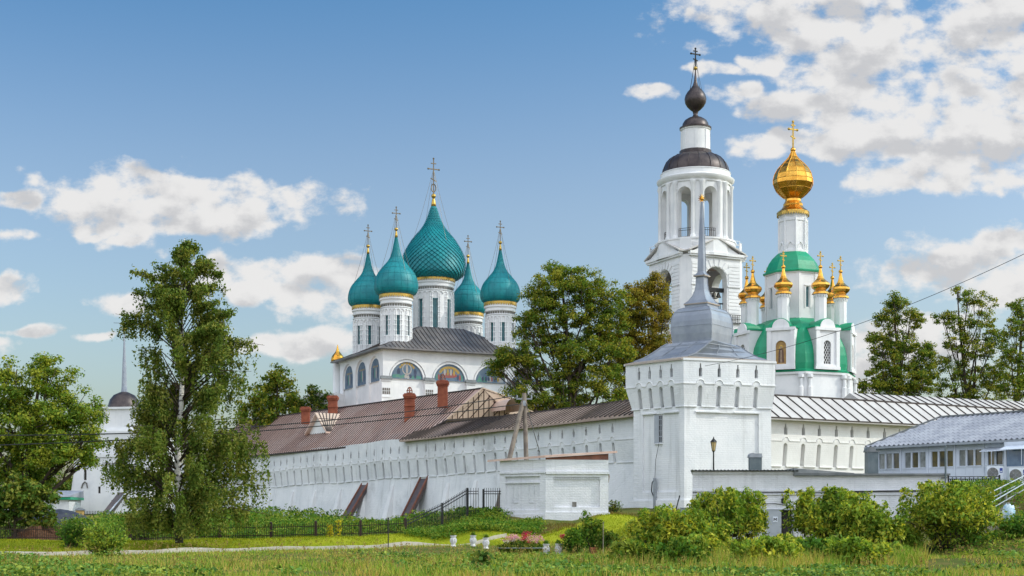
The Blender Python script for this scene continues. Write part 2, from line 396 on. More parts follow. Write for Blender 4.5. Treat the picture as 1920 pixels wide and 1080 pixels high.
# birch bark
def birch_mat():
    m, b, pr = new_mat('birch_bark'); tc = b.n('ShaderNodeTexCoord'); sx = b.n('ShaderNodeSeparateXYZ'); b.l.new(tc.outputs['Object'], sx.inputs[0])
    v = b.vmath('MULTIPLY', tc.outputs['Object'], (2.0, 2.0, 6.0))
    f = b.smooth(b.math('ADD', b.noise(v, 1.2, 5, .65), b.smooth(sx.outputs[2], 3.4, 1.2, 0, .22)), .52, .60)
    b.put(pr.inputs['Base Color'], b.mix(f, (.62, .60, .56), (.05, .045, .04))); pr.inputs['Roughness'].default_value = .8
    return m
M['birch'] = birch_mat()
M['leaf_birch'] = leaf_mat('birch_leaf', (0.090, 0.156, 0.028), (0.180, 0.256, 0.045), (0.309, 0.312, 0.074), .38)
M['leaf_lime'] = leaf_mat('maple_leaf', (0.104, 0.203, 0.028), (0.236, 0.338, 0.044), (0.417, 0.432, 0.057), .44)
M['leaf_mid'] = leaf_mat('lime_leaf', (0.094, 0.182, 0.026), (0.216, 0.301, 0.040), (0.389, 0.350, 0.048), .42)
M['leaf_yellow'] = leaf_mat('turning_leaf', (0.142, 0.169, 0.023), (0.322, 0.263, 0.037), (0.463, 0.338, 0.053), .42)
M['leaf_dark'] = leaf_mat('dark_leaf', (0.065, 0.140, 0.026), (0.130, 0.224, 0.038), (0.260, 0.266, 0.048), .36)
M['leaf_shrub'] = leaf_mat('shrub_leaf', (0.123, 0.246, 0.039), (0.246, 0.381, 0.056), (0.426, 0.470, 0.067), .4)
M['leaf_box'] = leaf_mat('boxelder_leaf', (0.136, 0.264, 0.040), (0.313, 0.436, 0.061), (0.571, 0.554, 0.078), .42)
M['leaf_herb'] = leaf_mat('herb_leaf', (0.071, 0.190, 0.027), (0.154, 0.287, 0.044), (0.308, 0.356, 0.054), .38)
M['leaf_sapling'] = leaf_mat('yellow_sapling_leaf', (.45, .40, .03), (.60, .50, .04), None, .4)
M['grass_lawn'] = leaf_mat('lawn_blade', (.22, .285, .016), (.34, .385, .022), (.44, .42, .035), .35)
M['grass_wild'] = leaf_mat('meadow_blade', (0.152, 0.310, 0.040), (0.411, 0.487, 0.063), (0.577, 0.399, 0.125), .35)
M['weed'] = leaf_mat('weed_leaf', (0.088, 0.215, 0.043), (0.191, 0.329, 0.073), (0.369, 0.429, 0.073), .3, .35)
M['pink'] = leaf_mat('pink_petal', (.70, .30, .42), (.82, .55, .62), None, .3)
M['crimson'] = leaf_mat('crimson_petal', (.55, .03, .10), (.65, .06, .16), None, .3)
M['umbel'] = leaf_mat('yellow_umbel', (.50, .46, .06), (.45, .30, .10), None, .3)
M['whitepetal'] = leaf_mat('white_petal', (.75, .75, .70), (.70, .62, .60), None, .3)

# ------------------------------------------------------------------ terrain
CTRL = []
for px in (-1500, -400, 0, 400, 800, 1200, 1600, 2000, 2600):
    for Y in (12, 25, 40, 50): CTRL.append((px, None, Y, 0.0 if px < 1500 or Y < 45 else .05))
for c in ((0, 1044, 76), (200, 1041, 77.5), (420, 1037, 80), (640, 1033, 83), (840, 1030, 86), (-300, 1048, 74), (-900, 1046, 74),
          (0, 1013, 92), (200, 1015, 91), (480, 1011, 92), (640, 1007, 92), (750, 1003, 92), (-400, 1014, 92), (-900, 1010, 92),
          (640, 976, 146), (500, 975, 162), (0, 985, 150), (250, 965, 190), (130, 964, 180), (560, 985, 118), (400, 985, 118), (200, 985, 120), (750, 978, 135),
          (700, 990, 110), (850, 988, 95), (800, 996, 93), (870, 963, 98), (960, 967, 96), (1023, 973, 93.5), (945, 966, 97), (1140, 964, 93), (1190, 952, 107), (1283, 955, 102), (1100, 958, 103),
          (1000, 1006, 89), (1100, 992, 90), (1200, 975, 97), (1230, 1000, 86), (1270, 985, 90), (1100, 1022, 82), (950, 1023, 83), (1200, 1018, 81), (900, 995, 90), (930, 985, 92), (1010, 990, 92)):
    CTRL.append((c[0], c[1], c[2], None))
for c in ((1350, 86, .75), (1350, 79, .6), (1500, 79, .6), (1650, 79, .7), (1500, 66, .15), (1350, 66, .15), (1650, 64, .15), (1200, 66, .05), (900, 70, .05), (1000, 75, .15),
          (1300, 100, 2.6), (1730, 77.5, 1.6), (1790, 79, 3.7), (1850, 78, 4.0), (1830, 72, 2.6), (1790, 67, .9), (1920, 72, 3.5), (1920, 66, 1.9), (1860, 65, 1.15), (1780, 62, .25), (1920, 59, .45), (2050, 66, 2.2), (2050, 60, .6), (2050, 80, 4.1), (2300, 70, 3.0),
          (1900, 86, 4.2), (1750, 92, 4.1), (1700, 100, 3.6), (2100, 95, 4.2), (1500, 112, 3.1), (1800, 122, 3.2),
          (700, 170, 3.0), (1000, 140, 3.0), (1300, 140, 3.0), (1700, 150, 3.0), (2200, 150, 3.0), (1000, 220, 3.2), (300, 260, 3.0), (1700, 250, 3.2), (-500, 180, 2.6), (-1500, 150, 2.2), (-800, 300, 3), (2600, 300, 3)):
    CTRL.append((c[0], None, c[1], c[2]))
CX = np.array([(c[0]-960)/F*c[2] for c in CTRL]); CY = np.array([float(c[2]) for c in CTRL])
CZZ = np.array([c[3] if c[3] is not None else zat(c[1], c[2]) for c in CTRL])
def gzn(x, y):
    x = np.atleast_1d(np.asarray(x, float)); y = np.atleast_1d(np.asarray(y, float))
    d2 = (x[:, None]-CX)**2 + ((y[:, None]-CY)*.8)**2 + .8
    w = 1/d2**1.9
    z = (w*CZZ).sum(1)/w.sum(1)
    z = z + .035*np.sin(x*1.3+y*.4)*np.sin(y*.9-x*.3) + .03*np.sin(x*.37+1)*np.cos(y*.41)
    return np.where(y > 320, z + (np.minimum(y, 900)-320)*.002, z)
def gz(x, y): return float(gzn(x, y)[0])
def gpx(px, Y):
    x = (px-960)/F*Y; return Vector((x, Y, gz(x, Y)))
def path_Y(px): return 76 + (px/840)*10
def lawn_mask(x, y):
    px = 960 + F*x/np.maximum(y, 1)
    lo = np.where(px < 900, path_Y(px)+.7, np.where(px < 1160, 82.5, 83.5))
    hi = np.where(px < 770, 91.2, np.where(px < 1010, 91.2-(px-770)/240*2.0, 89.5+(px-1010)/260*8))
    return (px > -900) & (px < 1285) & (y > lo) & (y < hi)

def build_ground():
    def axis(segs):
        out = []
        for a, b, st in segs:
            n = max(1, int(round((b-a)/st))); out += [a+(b-a)*k/n for k in range(n)]
        return out + [segs[-1][1]]
    xs = axis([(-2600, -400, 200), (-400, -120, 28), (-120, -52, 4), (-52, 40, .8), (40, 120, 4), (120, 400, 28), (400, 2600, 200)])
    ys = axis([(-80, 40, 10), (40, 70, 1.5), (70, 108, .8), (108, 200, 4), (200, 400, 20), (400, 3200, 140)])
    X, Yg = np.meshgrid(xs, ys); Z = np.concatenate([gzn(X[i], Yg[i]) for i in range(len(ys))]).reshape(X.shape)
    nx, ny = len(xs), len(ys)
    mb = MB(); mb.v = [Vector(c) for c in zip(X.ravel(), Yg.ravel(), Z.ravel())]
    mb.f = [(j*nx+i, j*nx+i+1, (j+1)*nx+i+1, (j+1)*nx+i) for j in range(ny-1) for i in range(nx-1)]; mb.mi = [0]*len(mb.f)
    m, b, pr = new_mat('ground_cover'); tc = b.n('ShaderNodeTexCoord'); P = tc.outputs['Object']
    a = b.n('ShaderNodeAttribute', attribute_name='lawn')
    wild = b.mix(b.smooth(b.noise(P, .5, 6, .65), .35, .65), (.075, .105, .022), (.16, .14, .045))
    wild = b.mix(b.math('MULTIPLY', b.smooth(b.noise(P, .22, 5, .6), .55, .68), .6), wild, (.15, .09, .04))
    lawn = b.mix(b.smooth(b.noise(P, .6, 6, .65), .35, .65), (.23, .28, .016), (.34, .36, .026))
    b.put(pr.inputs['Base Color'], b.mix(a.outputs['Fac'], wild, lawn)); pr.inputs['Roughness'].default_value = .95; pr.inputs['Specular IOR Level'].default_value = .05
    bp = b.n('ShaderNodeBump'); bp.inputs['Strength'].default_value = .6; bp.inputs['Distance'].default_value = .08
    b.l.new(b.noise(P, 7, 6, .7), bp.inputs['Height']); b.l.new(bp.outputs[0], pr.inputs['Normal'])
    o = mesh_obj('ground', mb, m, True); o['kind'] = 'structure'
    at_ = o.data.attributes.new('lawn', 'FLOAT', 'POINT'); at_.data.foreach_set('value', lawn_mask(X.ravel(), Yg.ravel()).astype(np.float32))
    # path
    mb = MB(); pts = []
    for k in range(0, 61):
        px = -500 + 1450*k/60; Y = path_Y(px); x = (px-960)/F*Y; pts.append((x, Y))
    L = []; 
    for k, (x, y) in enumerate(pts):
        z = gz(x, y-.8) + .26
        L.append(((x, y-.62, z-.35), (x, y-.62, z), (x, y+.62, z), (x, y+.62, z-.35)))
    for k in range(len(L)-1):
        for j in range(3): mb.face([L[k][j], L[k+1][j], L[k+1][j+1], L[k][j+1]])
    o = mesh_obj('path', mb, M['path']); o['kind'] = 'structure'
build_ground()
# ------------------------------------------------------------------ architecture
RV = Vector((.901, .433, 0)); LV = Vector((-.433, .901, 0))      # the monastery's building axes
def axes(o, xdir):
    x = Vector((xdir[0], xdir[1], 0)).normalized(); y = Vector((-x.y, x.x, 0))
    m = Matrix.Identity(4)
    m.col[0][:3] = x; m.col[1][:3] = y; m.col[2][:3] = (0, 0, 1); m.col[3][:3] = (o[0], o[1], 0)
    return m
def cross_mb(c, h, w, t, xdir=RV):
    """three-barred cross standing on c"""
    mb = MB(); c = Vector(c); x = Vector(xdir)
    up = Vector((0, 0, 1))
    mb.bar(c, c+up*h, t, t)
    mb.bar(c+up*h*.70-x*w/2, c+up*h*.70+x*w/2, t*.9, t*.9)
    mb.bar(c+up*h*.86-x*w*.24, c+up*h*.86+x*w*.24, t*.8, t*.8)
    mb.bar(c+up*h*.40-x*w*.26+up*h*.04, c+up*h*.40+x*w*.26-up*h*.04, t*.8, t*.8)
    for q in (c+up*h, c+up*h*.70-x*w/2, c+up*h*.70+x*w/2): mb.ball(q, t*.95, 8, 5)
    return mb
BIG = [(.70, 0), (.80, .05), (.90, .12), (.97, .2), (1.0, .34), (1.0, .5), (.985, .64), (.95, .78), (.885, .93), (.80, 1.08), (.68, 1.27), (.55, 1.43), (.42, 1.58), (.31, 1.73), (.225, 1.89), (.16, 2.06), (.11, 2.22), (.065, 2.38)]
SMALL = [(.72, 0), (.84, .05), (.93, .13), (.985, .27), (1.0, .42), (.99, .56), (.955, .74), (.89, .91), (.80, 1.07), (.69, 1.2), (.56, 1.36), (.44, 1.49), (.34, 1.63), (.27, 1.76), (.215, 1.91), (.165, 2.1), (.12, 2.32), (.08, 2.52), (.05, 2.7)]
def catmull(pr, n=3):
    out = []
    for i in range(len(pr)-1):
        p0 = pr[max(i-1, 0)]; p1 = pr[i]; p2 = pr[i+1]; p3 = pr[min(i+2, len(pr)-1)]
        for k in range(n):
            t = k/n
            out.append(tuple(.5*((2*b)+(-a+c)*t+(2*a-5*b+4*c-d)*t*t+(-a+3*b-3*c+d)*t**3) for a, b, c, d in zip(p0, p1, p2, p3)))
    return out+[pr[-1]]
def chains(top, c, r, z, n=4, ph=.5, rr=.022):
    mb = MB()
    for k in range(n):
        a = ph + 2*PI*k/n; e = Vector((c[0]+r*math.sin(a), c[1]-r*math.cos(a), z))
        pts = []
        for j in range(9):
            t = j/8; p = Vector(top).lerp(e, t); p.z -= .35*math.sin(PI*t); pts.append(p)
        mb.tube(pts, rr, 4)
    return mb

def fringe(mb, c, r, z0, z1, n, out=.05):
    """hanging gilt valance of small teeth"""
    zm = z1-(z1-z0)*.45
    mb.lathe([(r, zm), (r+out, zm), (r+out, z1), (r, z1)], c, 48, cap=False)
    for k in range(n):
        a0, a1 = 2*PI*k/n, 2*PI*(k+1)/n; am = (a0+a1)/2
        q = lambda a, z, rr: (c[0]+rr*math.sin(a), c[1]-rr*math.cos(a), z)
        mb.hexa([q(a0, zm, r), q(a1, zm, r), q(am, z0, r)], [q(a0, zm, r+out), q(a1, zm, r+out), q(am, z0, r+out)])

# ---- cathedral
def build_cathedral():
    C0 = at(718, 650, 165); EZ = 22.35
    Mx = axes(C0, RV); g0 = 3.0
    root = thing('cathedral', 'white cathedral with five turquoise onion domes and painted arches under its grey roof', 'cathedral', (C0.x+4, C0.y+8, g0))
    LA, LB = 19.1, 15.4
    lun_a = [(3.05, 2.0), (8.45, 2.0), (13.8, 2.0), (17.6, 1.1)]
    lun_b = [(3.0, 1.55), (7.7, 1.6), (12.4, 1.6)]
    zs = 18.85
    w = MB(Mx)
    # south face (front right): lower bays recessed between pilasters, lunette arches above
    low = [(a, 2*r+.25, g0, zs, 'rect') for a, r in lun_a]
    w.arcade(0, LA, g0, zs, low, 0, .18)
    up = [(a, 2*r+.7, zs, zs+r+.35, 'arch') for a, r in lun_a]
    w.arcade(0, LA, zs, EZ, up, 0, .22, nd=14)
    for a, r in lun_a:                     # inner moulding ring
        for k in range(14):
            t0, t1 = PI*k/14, PI*(k+1)/14
            f = lambda t, rr, y: (a-rr*math.cos(t), y, zs+rr*math.sin(t))
            w.hexa([f(t0, r+.02, .05), f(t1, r+.02, .05), f(t1, r+.2, .05), f(t0, r+.2, .05)], [f(t0, r+.02, .21), f(t1, r+.02, .21), f(t1, r+.2, .21), f(t0, r+.2, .21)])
    # west face (left)
    Mw = axes(C0 + LV*LB, -LV)
    ww = MB(Mw)
    lw = [(LB-b, 2*r+.2, g0, zs-.2, 'rect') for b, r in lun_b]
    ww.arcade(0, LB, g0, zs-.2, lw, 0, .18)
    ww.arcade(0, LB, zs-.2, EZ, [(LB-b, 2*r+.6, zs-.2, zs-.2+(r+.3)+1.2, 'arch') for b, r in lun_b], 0, .22, nd=14)
    for v in ww.v: w.v.append(v)
    n0 = len(w.v)-len(ww.v); w.f += [[i+n0 for i in f] for f in ww.f]; w.mi += ww.mi
    w.face([(LA, 0, g0), (LA, LB, g0), (LA, LB, EZ), (LA, 0, EZ)]); w.face([(0, LB, g0), (LA, LB, g0), (LA, LB, EZ), (0, LB, EZ)])
    # pilasters with vents
    for a, hw in ((.35, .55), (5.75, .55), (11.1, .55), (16.4, .4)):
        w.box(a-hw, a+hw, -.16, -.003, g0, zs-.35)
        w.box(a-hw-.06, a+hw+.06, -.26, -.003, zs-.35, zs-.12)
        w.box(a-hw-.04, a+hw+.04, -.22, -.163, zs-2.25, zs-2.12)
    wall = part('wall', w, M['white_smooth'], root)
    for a, hw in ((.35, .75), (5.75, .7), (11.1, .7), (16.4, .5)):
        led = MB(Mx)
        led.hexa([(a-hw, -.42, zs-.12), (a+hw, -.42, zs-.12), (a+hw, -.002, zs-.12), (a-hw, -.002, zs-.12)], [(a-hw*.9, -.08, zs+.28), (a+hw*.9, -.08, zs+.28), (a+hw*.9, -.002, zs+.28), (a-hw*.9, -.002, zs+.28)])
        part('ledge', led, M['coping'], wall)
    for a in (.35, 5.75, 11.1):
        vb = MB(Mx)
        for k in range(4): vb.box(a-.46+.25*k, a-.46+.25*k+.17, -.2, -.161, zs-1.45, zs-1.15); vb.box(a-.46+.25*k, a-.46+.25*k+.17, -.2, -.161, zs-1.85, zs-1.52)
        part('vent', vb, M['greyhole'], wall)
    # eave band with small blocks
    cor = MB(Mx); cor.box(-.12, LA+.1, -.14, -.003, EZ-.35, EZ-.1); cor.box(-.16, -.003, -.12, LB, EZ-.35, EZ-.1); part('cornice', cor, M['cream'], wall)
    # painted lunettes: sky-blue field, pale glory, gold arcs, dull red and green figures
    pm = [surf('fresco_blue', (.095, .15, .215), (.15, .20, .25), 1.5, .9), surf('fresco_gold', (.42, .28, .07), None, 3, .7), surf('fresco_red', (.32, .09, .08), (.25, .12, .12), 3, .9),
          surf('fresco_pale', (.34, .38, .40), (.42, .34, .27), 3, .9), surf('fresco_green', (.08, .22, .20), (.12, .25, .18), 3, .9), surf('fresco_dark', (.07, .09, .14), None, 3, .9)]
    rnd = random.Random(4)
    def lunette(Mf, ac, r, zb, rise, yb, style):
        mb = MB(Mf); N = 18
        def edge(t, k=1.0): return (ac-r*k*math.cos(t), zb + (rise+r*math.sin(t)*1.0)*k if rise else zb+r*k*math.sin(t))
        poly = [(ac-r, zb)] + [edge(PI*k/N) for k in range(N+1)] + [(ac+r, zb)]
        mb.prism(poly, yb-.03, yb, 0)
        H = r+rise
        def disc(x, z, rx, rz, mi, d=.035, n=10): mb.prism([(x+rx*math.cos(2*PI*k/n), z+rz*math.sin(2*PI*k/n)) for k in range(n)], yb-d-.004*rnd.random(), yb-.031, mi)
        if style == 0:
            for q in (1.0, .8): disc(ac, zb+H*.58, r*.30*q, r*.34*q, 3 if q == 1 else 0, .036+.006*(1-q)*5, 14)
            disc(ac, zb+H*.56, r*.07, r*.28, 3, .05)
            for k in range(7): t = PI*(.15+.7*k/6); disc(ac-r*.46*math.cos(t), zb+H*.5+r*.42*math.sin(t), r*.07, r*.08, 1)
            for k in range(12): x = ac-r*.82+r*1.64*k/11; disc(x, zb+H*(.10+.08*rnd.random()), r*.09, H*.11, rnd.choice((2, 2, 4, 3, 5)), .036)
            for sx in (-1, 1): disc(ac+sx*r*.52, zb+H*.42, r*.1, r*.2, 5)
        elif style == 1:
            disc(ac, zb+H*.34, r*.5, H*.16, 2, .036, 14)
            for k in range(13): t = PI*(.12+.76*k/12); disc(ac-r*.62*math.cos(t), zb+H*.36+r*.44*math.sin(t), r*.085, r*.085, 1)
            for k in range(4): disc(ac+r*(-.3+.2*k), zb+H*.52, r*.07, r*.2, 1 if k % 2 else 3, .042)
            for sx in (-1, 1):
                for q in range(3): disc(ac+sx*r*(.55+.13*q), zb+H*.22, r*.065, H*.18, (5, 2, 4)[q])
        elif style == 2:
            for k in range(5): x = ac-r*.7+r*.34*k; mb.prism([(x-r*.2, zb+.1), (x+r*.2, zb+.1), (x, zb+H*(.4+.2*rnd.random()))], yb-.04-.004*k, yb-.031, (4, 4, 3, 0, 3)[k])
            for k in range(6): disc(ac+r*(-.5+.2*k), zb+H*.22, r*.06, H*.14, rnd.choice((2, 5, 1)), .062)
        else:
            for k in range(4): disc(ac+r*(-.45+.3*k), zb+H*.38, r*.11, H*.25, (5, 4, 3, 5)[k]); disc(ac+r*(-.45+.3*k), zb+H*.66, r*.07, r*.08, 1)
        part('mural', mb, pm, wall)
    for k, (a, r) in enumerate(lun_a): lunette(Mx, a, r, zs+.02, 0, .21, (0, 1, 2, 3)[k])
    for b, r in lun_b: lunette(Mw, LB-b, r, zs-.18, 1.2, .21, 3)
    # hipped roof, slightly concave
    ov = .95; n = 7
    def ring(k):
        t = k/n; s = t; z = EZ + 3.5*(t**1.15)
        x0, x1 = -ov+(6.6+ov)*s, LA+ov-(6.6+ov)*s; y0, y1 = -ov+(4.9+ov)*s, LB+ov-(4.9+ov)*s
        return [(x0, y0, z), (x1, y0, z), (x1, y1, z), (x0, y1, z)]
    r = MB(Mx)
    for k in range(n):
        a, b = ring(k), ring(k+1)
        for j in range(4): r.face([a[j], a[(j+1) % 4], b[(j+1) % 4], b[j]])
    r.face(ring(n)); a = ring(0)
    low = [(x, y, z-.16) for x, y, z in a]
    for j in range(4): r.face([low[j], low[(j+1) % 4], a[(j+1) % 4], a[j]])
    r.face(low[::-1])
    for j, num in ((0, 38), (3, 28)):
        for q in range(1, num):
            u = q/num; prev = None
            for k in range(n+1):
                g = ring(k); p = Vector(g[j]).lerp(Vector(g[(j+1) % 4]), u) if False else None
                e0, e1 = Vector(ring(0)[j]), Vector(ring(0)[(j+1) % 4]); base = e0.lerp(e1, u)
                lo_, hi_ = Vector(g[j]), Vector(g[(j+1) % 4])
                # keep the seam perpendicular to the eave
                if j == 0:
                    if not (lo_.x-1e-6 <= base.x <= hi_.x+1e-6): break
                    p = Vector((base.x, lo_.y, lo_.z+.03))
                else:
                    if not (hi_.y-1e-6 <= base.y <= lo_.y+1e-6): break
                    p = Vector((lo_.x, base.y, lo_.z+.03))
                if prev is not None: r.bar(prev, p, .06, .06, 1)
                prev = p
    part('roof', r, [M['roof_slate'], M['roof_rib']], root)
    # drums and domes
    def drum(a, b, R, ztop, zb, RD, prof, big):
        c3 = Mx @ Vector((a, b, 0)); c = (c3.x, c3.y); H = ztop-zb
        nw = 8; seg = 48; mb = MB(fn=lambda u, y, z: (c[0]+(R-y)*math.sin(u/R), c[1]-(R-y)*math.cos(u/R), z))
        ph = 12 if not big else 8
        ww_ = R*.34 if not big else R*.26; zb1 = ztop-H*.36 if not big else ztop-H*.36
        if big: w0, w1 = ztop-6.3, ztop-2.55
        else: w0, w1 = ztop-4.75, ztop-2.45
        ops = []
        L = 2*PI*R
        for k in range(nw): ops.append(((rad(ph)*R + L*k/nw), ww_, w0, w1, 'rect'))
        u0 = ops[0][0]-L/nw/2
        mb.arcade(u0, u0+L, zb, ztop-1.55, ops, 0, .22, back=False, du=L/48)
        d = part('drum', mb, M['white_smooth'], root, smooth=35)
        tr = MB(); tr.lathe([(R, -1.55), (R+.10, -1.5), (R+.10, -1.42), (R-.06, -1.36), (R-.06, -1.08), (R+.12, -1.02), (R+.14, -.9), (R+.06, -.86), (R+.06, -.62), (R+.2, -.55), (R+.2, -.36), (R+.12, -.33), (R+.16, 0.0)], c, 48, z0=ztop)
        # colonnettes, small blind arches and kokoshniki at the foot
        for k in range(nw*2):
            an = rad(ph) + 2*PI*(k+.5)/(nw*2)
            for da in (-.055, .055):
                q = an + da*(1 if not big else .7)
                p = lambda z: (c[0]+(R+.04)*math.sin(q), c[1]-(R+.04)*math.cos(q), z)
                tr.tube([p(zb+.5), p(ztop-1.95)], .075, 6)
                for z in np.arange(zb+1.0, ztop-2.1, .62): tr.ball(p(z), .12, 6, 4)
        na = nw*3
        for k in range(na):
            an = rad(ph) + 2*PI*k/na; wA = 2*PI/na*.46
            pts = [(c[0]+(R+.05)*math.sin(an+wA*math.cos(t)), c[1]-(R+.05)*math.cos(an+wA*math.cos(t)), ztop-1.95+.28*math.sin(t)) for t in np.linspace(0, PI, 6)]
            tr.tube(pts, .06, 5)
            pts = [(c[0]+(R+.08)*math.sin(an+wA*math.cos(t)), c[1]-(R+.08)*math.cos(an+wA*math.cos(t)), zb+.3+.5*math.sin(t)) for t in np.linspace(0, PI, 6)]
            if k % 1 == 0: tr.tube(pts, .07, 5)
        part('trim', tr, M['white_smooth'], d, smooth=35)
        nb = MB(); nn = 36 if not big else 48
        for k in range(nn):
            a0 = 2*PI*k/nn; a1 = a0 + 2*PI/nn*.66
            q = lambda t, z, rr: (c[0]+rr*math.sin(t), c[1]-rr*math.cos(t), z)
            nb.hexa([q(a0, ztop-1.34, R-.1), q(a1, ztop-1.34, R-.1), q(a1, ztop-1.34, R+.0), q(a0, ztop-1.34, R+.0)], [q(a0, ztop-1.1, R-.1), q(a1, ztop-1.1, R-.1), q(a1, ztop-1.1, R+.0), q(a0, ztop-1.1, R+.0)])
        part('arcature', nb, M['greyhole'], d)
        for k in range(nw):
            an = rad(ph)+2*PI*k/nw
            if math.cos(an) < -.25: continue
            wb_ = MB(); hw = ww_/2/R+.01
            q = lambda t, z, rr: (c[0]+rr*math.sin(t), c[1]-rr*math.cos(t), z)
            wb_.face([q(an-hw, w0, R-.2), q(an+hw, w0, R-.2), q(an+hw, w1, R-.2), q(an-hw, w1, R-.2)])
            for t in (an-hw, an+hw): wb_.bar(q(t, w0, R-.03), q(t, w1, R-.03), .08, .08, 1)
            wb_.bar(q(an-hw, w1, R-.03), q(an+hw, w1, R-.03), .08, .08, 1); wb_.bar(q(an-hw, w0, R-.03), q(an+hw, w0, R-.03), .08, .08, 1)
            wb_.bar(q(an, w0, R-.17), q(an, w1, R-.17), .04, .04, 1)
            part('window', wb_, [M['teal_window'], M['teal']], d)
        gb = MB(); fringe(gb, c, R+.17, ztop-.35, ztop+.12, 40 if not big else 56, .06)
        part('gold_valance', gb, M['gold_dull'], d)
        # dome
        mb = MB()
        if big:
            cp = catmull(prof, 2); nS = 34; rings = []
            for k, (rr, zz) in enumerate(cp): rings.append([(c[0]+RD*rr*math.sin(2*PI*(j+(k % 2)*.5)/nS), c[1]-RD*rr*math.cos(2*PI*(j+(k % 2)*.5)/nS), ztop+.08+RD*zz) for j in range(nS)])
            def push(p, e, dz=0): 
                dx, dy = p[0]-c[0], p[1]-c[1]; l = math.hypot(dx, dy); return (c[0]+dx*(l+e)/l, c[1]+dy*(l+e)/l, p[2]+dz)
            mb.lathe([(rr*RD-.02, zz*RD) for rr, zz in cp], c, nS, z0=ztop+.08)
            for k in range(len(cp)-2):
                for j in range(nS):
                    o = k % 2
                    bot = push(rings[k][j], .20, -.05)
                    l_ = rings[k+1][(j-1+o) % nS]; r_ = rings[k+1][(j+o) % nS]
                    tp = push(rings[k+2][j], .0)
                    mb.face([bot, push(r_, .07), tp, push(l_, .07)])
            dm = part('dome', mb, M['teal'], root)
        else:
            cp = catmull(prof, 3)
            mb.lathe([(rr*RD, zz*RD) for rr, zz in cp], c, 40, z0=ztop+.08)
            for zz in (3, 9, 15, 21, 27, 33, 39, 45):
                if zz < len(cp): mb.lathe([(cp[zz][0]*RD+.02, cp[zz][1]*RD-.03), (cp[zz][0]*RD+.02, cp[zz][1]*RD+.03)], c, 40, z0=ztop+.08, cap=False)
            for k in range(20):
                a = 2*PI*k/20; mb.tube([(c[0]+(rr*RD+.008)*math.sin(a), c[1]-(rr*RD+.008)*math.cos(a), ztop+.08+zz*RD) for rr, zz in cp], .022, 3, cap=False)
            dm = part('dome', mb, M['teal'], root, smooth=50)
        zt = ztop+.08+prof[-1][1]*RD; rt = prof[-1][0]*RD
        fb = MB(); s = .8 if big else .58
        fb.lathe([(rt+.06, -.1), (rt+.04, .3*s), (rt*.75, .95*s), (.12*s, 1.25*s)], c, 16, z0=zt); fb.ball((c[0], c[1], zt+1.5*s), .37*s, 14, 9); fb.lathe([(.1*s, 1.8*s), (.05*s, 2.4*s)], c, 10, z0=zt)
        part('ball', fb, M['gold_dull'], dm, smooth=True)
        base = (c[0], c[1], zt+1.8*s); hh = 2.45 if not big else 4.4
        part('cross', cross_mb(base, hh, 1.45 if big else .95, .13 if big else .1), M['cross'], dm)
        if big:
            cr = MB()
            cr.tube([(c[0]+RV.x*.3*math.cos(t), c[1]+RV.y*.3*math.cos(t), base[2]+.75+.5*math.sin(t)) for t in np.linspace(0, 2*PI, 13)], .07, 5); part('crescent', cr, M['cross'], dm)
        part('chain', chains((c[0], c[1], base[2]+hh*.7), c, RD*.82, ztop+RD*1.05, 4, .6, .017), M['cross'], dm)
    drum(2.72, 2.8, 1.80, 28.9, 22.4, 2.6, SMALL, False)
    drum(16.36, 2.8, 1.80, 28.9, 22.4, 2.45, SMALL, False)
    drum(2.72, 12.57, 1.80, 28.9, 22.4, 2.5, SMALL, False)
    drum(16.36, 12.57, 1.80, 28.9, 22.4, 2.45, SMALL, False)
    drum(9.54, 7.7, 2.45, 32.05, 25.0, 3.86, BIG, True)
    # apse with its low roof at the east end
    ap = MB(); c3 = Mx @ Vector((LA, 7.7, 0)); th = math.atan2(RV.y, RV.x)
    ap.lathe([(5.2, g0), (5.2, 19.4)], (c3.x, c3.y), 24, a0=th-PI/2+PI/2, a1=th+PI/2+PI/2, cap=False)
    ap.lathe([(5.3, 18.7), (5.4, 18.75), (5.4, 19.35), (5.3, 19.4)], (c3.x, c3.y), 24, a0=th, a1=th+PI, cap=False)
    part('apse', ap, M['white_smooth'], root, smooth=35)
    ar = MB(); ar.lathe([(5.9, 19.3), (5.9, 19.45), (.2, 21.6)], (c3.x, c3.y), 24, a0=th, a1=th+PI, cap=False); part('apse_roof', ar, M['roof_slate'], root, smooth=30)
    # gilt porch dome on the west side
    q = Mx @ Vector((.2, 16.9, 0)); c = (q.x, q.y)
    pd = MB(); pd.lathe([(rr*.85, zz*.85) for rr, zz in catmull(SMALL, 2)], c, 12, z0=22.35); part('porch_dome', pd, M['gold'], root, smooth=20); pk = MB(); pk.lathe([(.6, 18), (.6, 22.4)], c, 12); part('porch_drum', pk, M['white_smooth'], root, smooth=30)
    pb = MB(Mx); pb.box(-3.6, 0, 14.2, 19, g0, 18.2); part('porch', pb, M['white_smooth'], root)
build_cathedral()

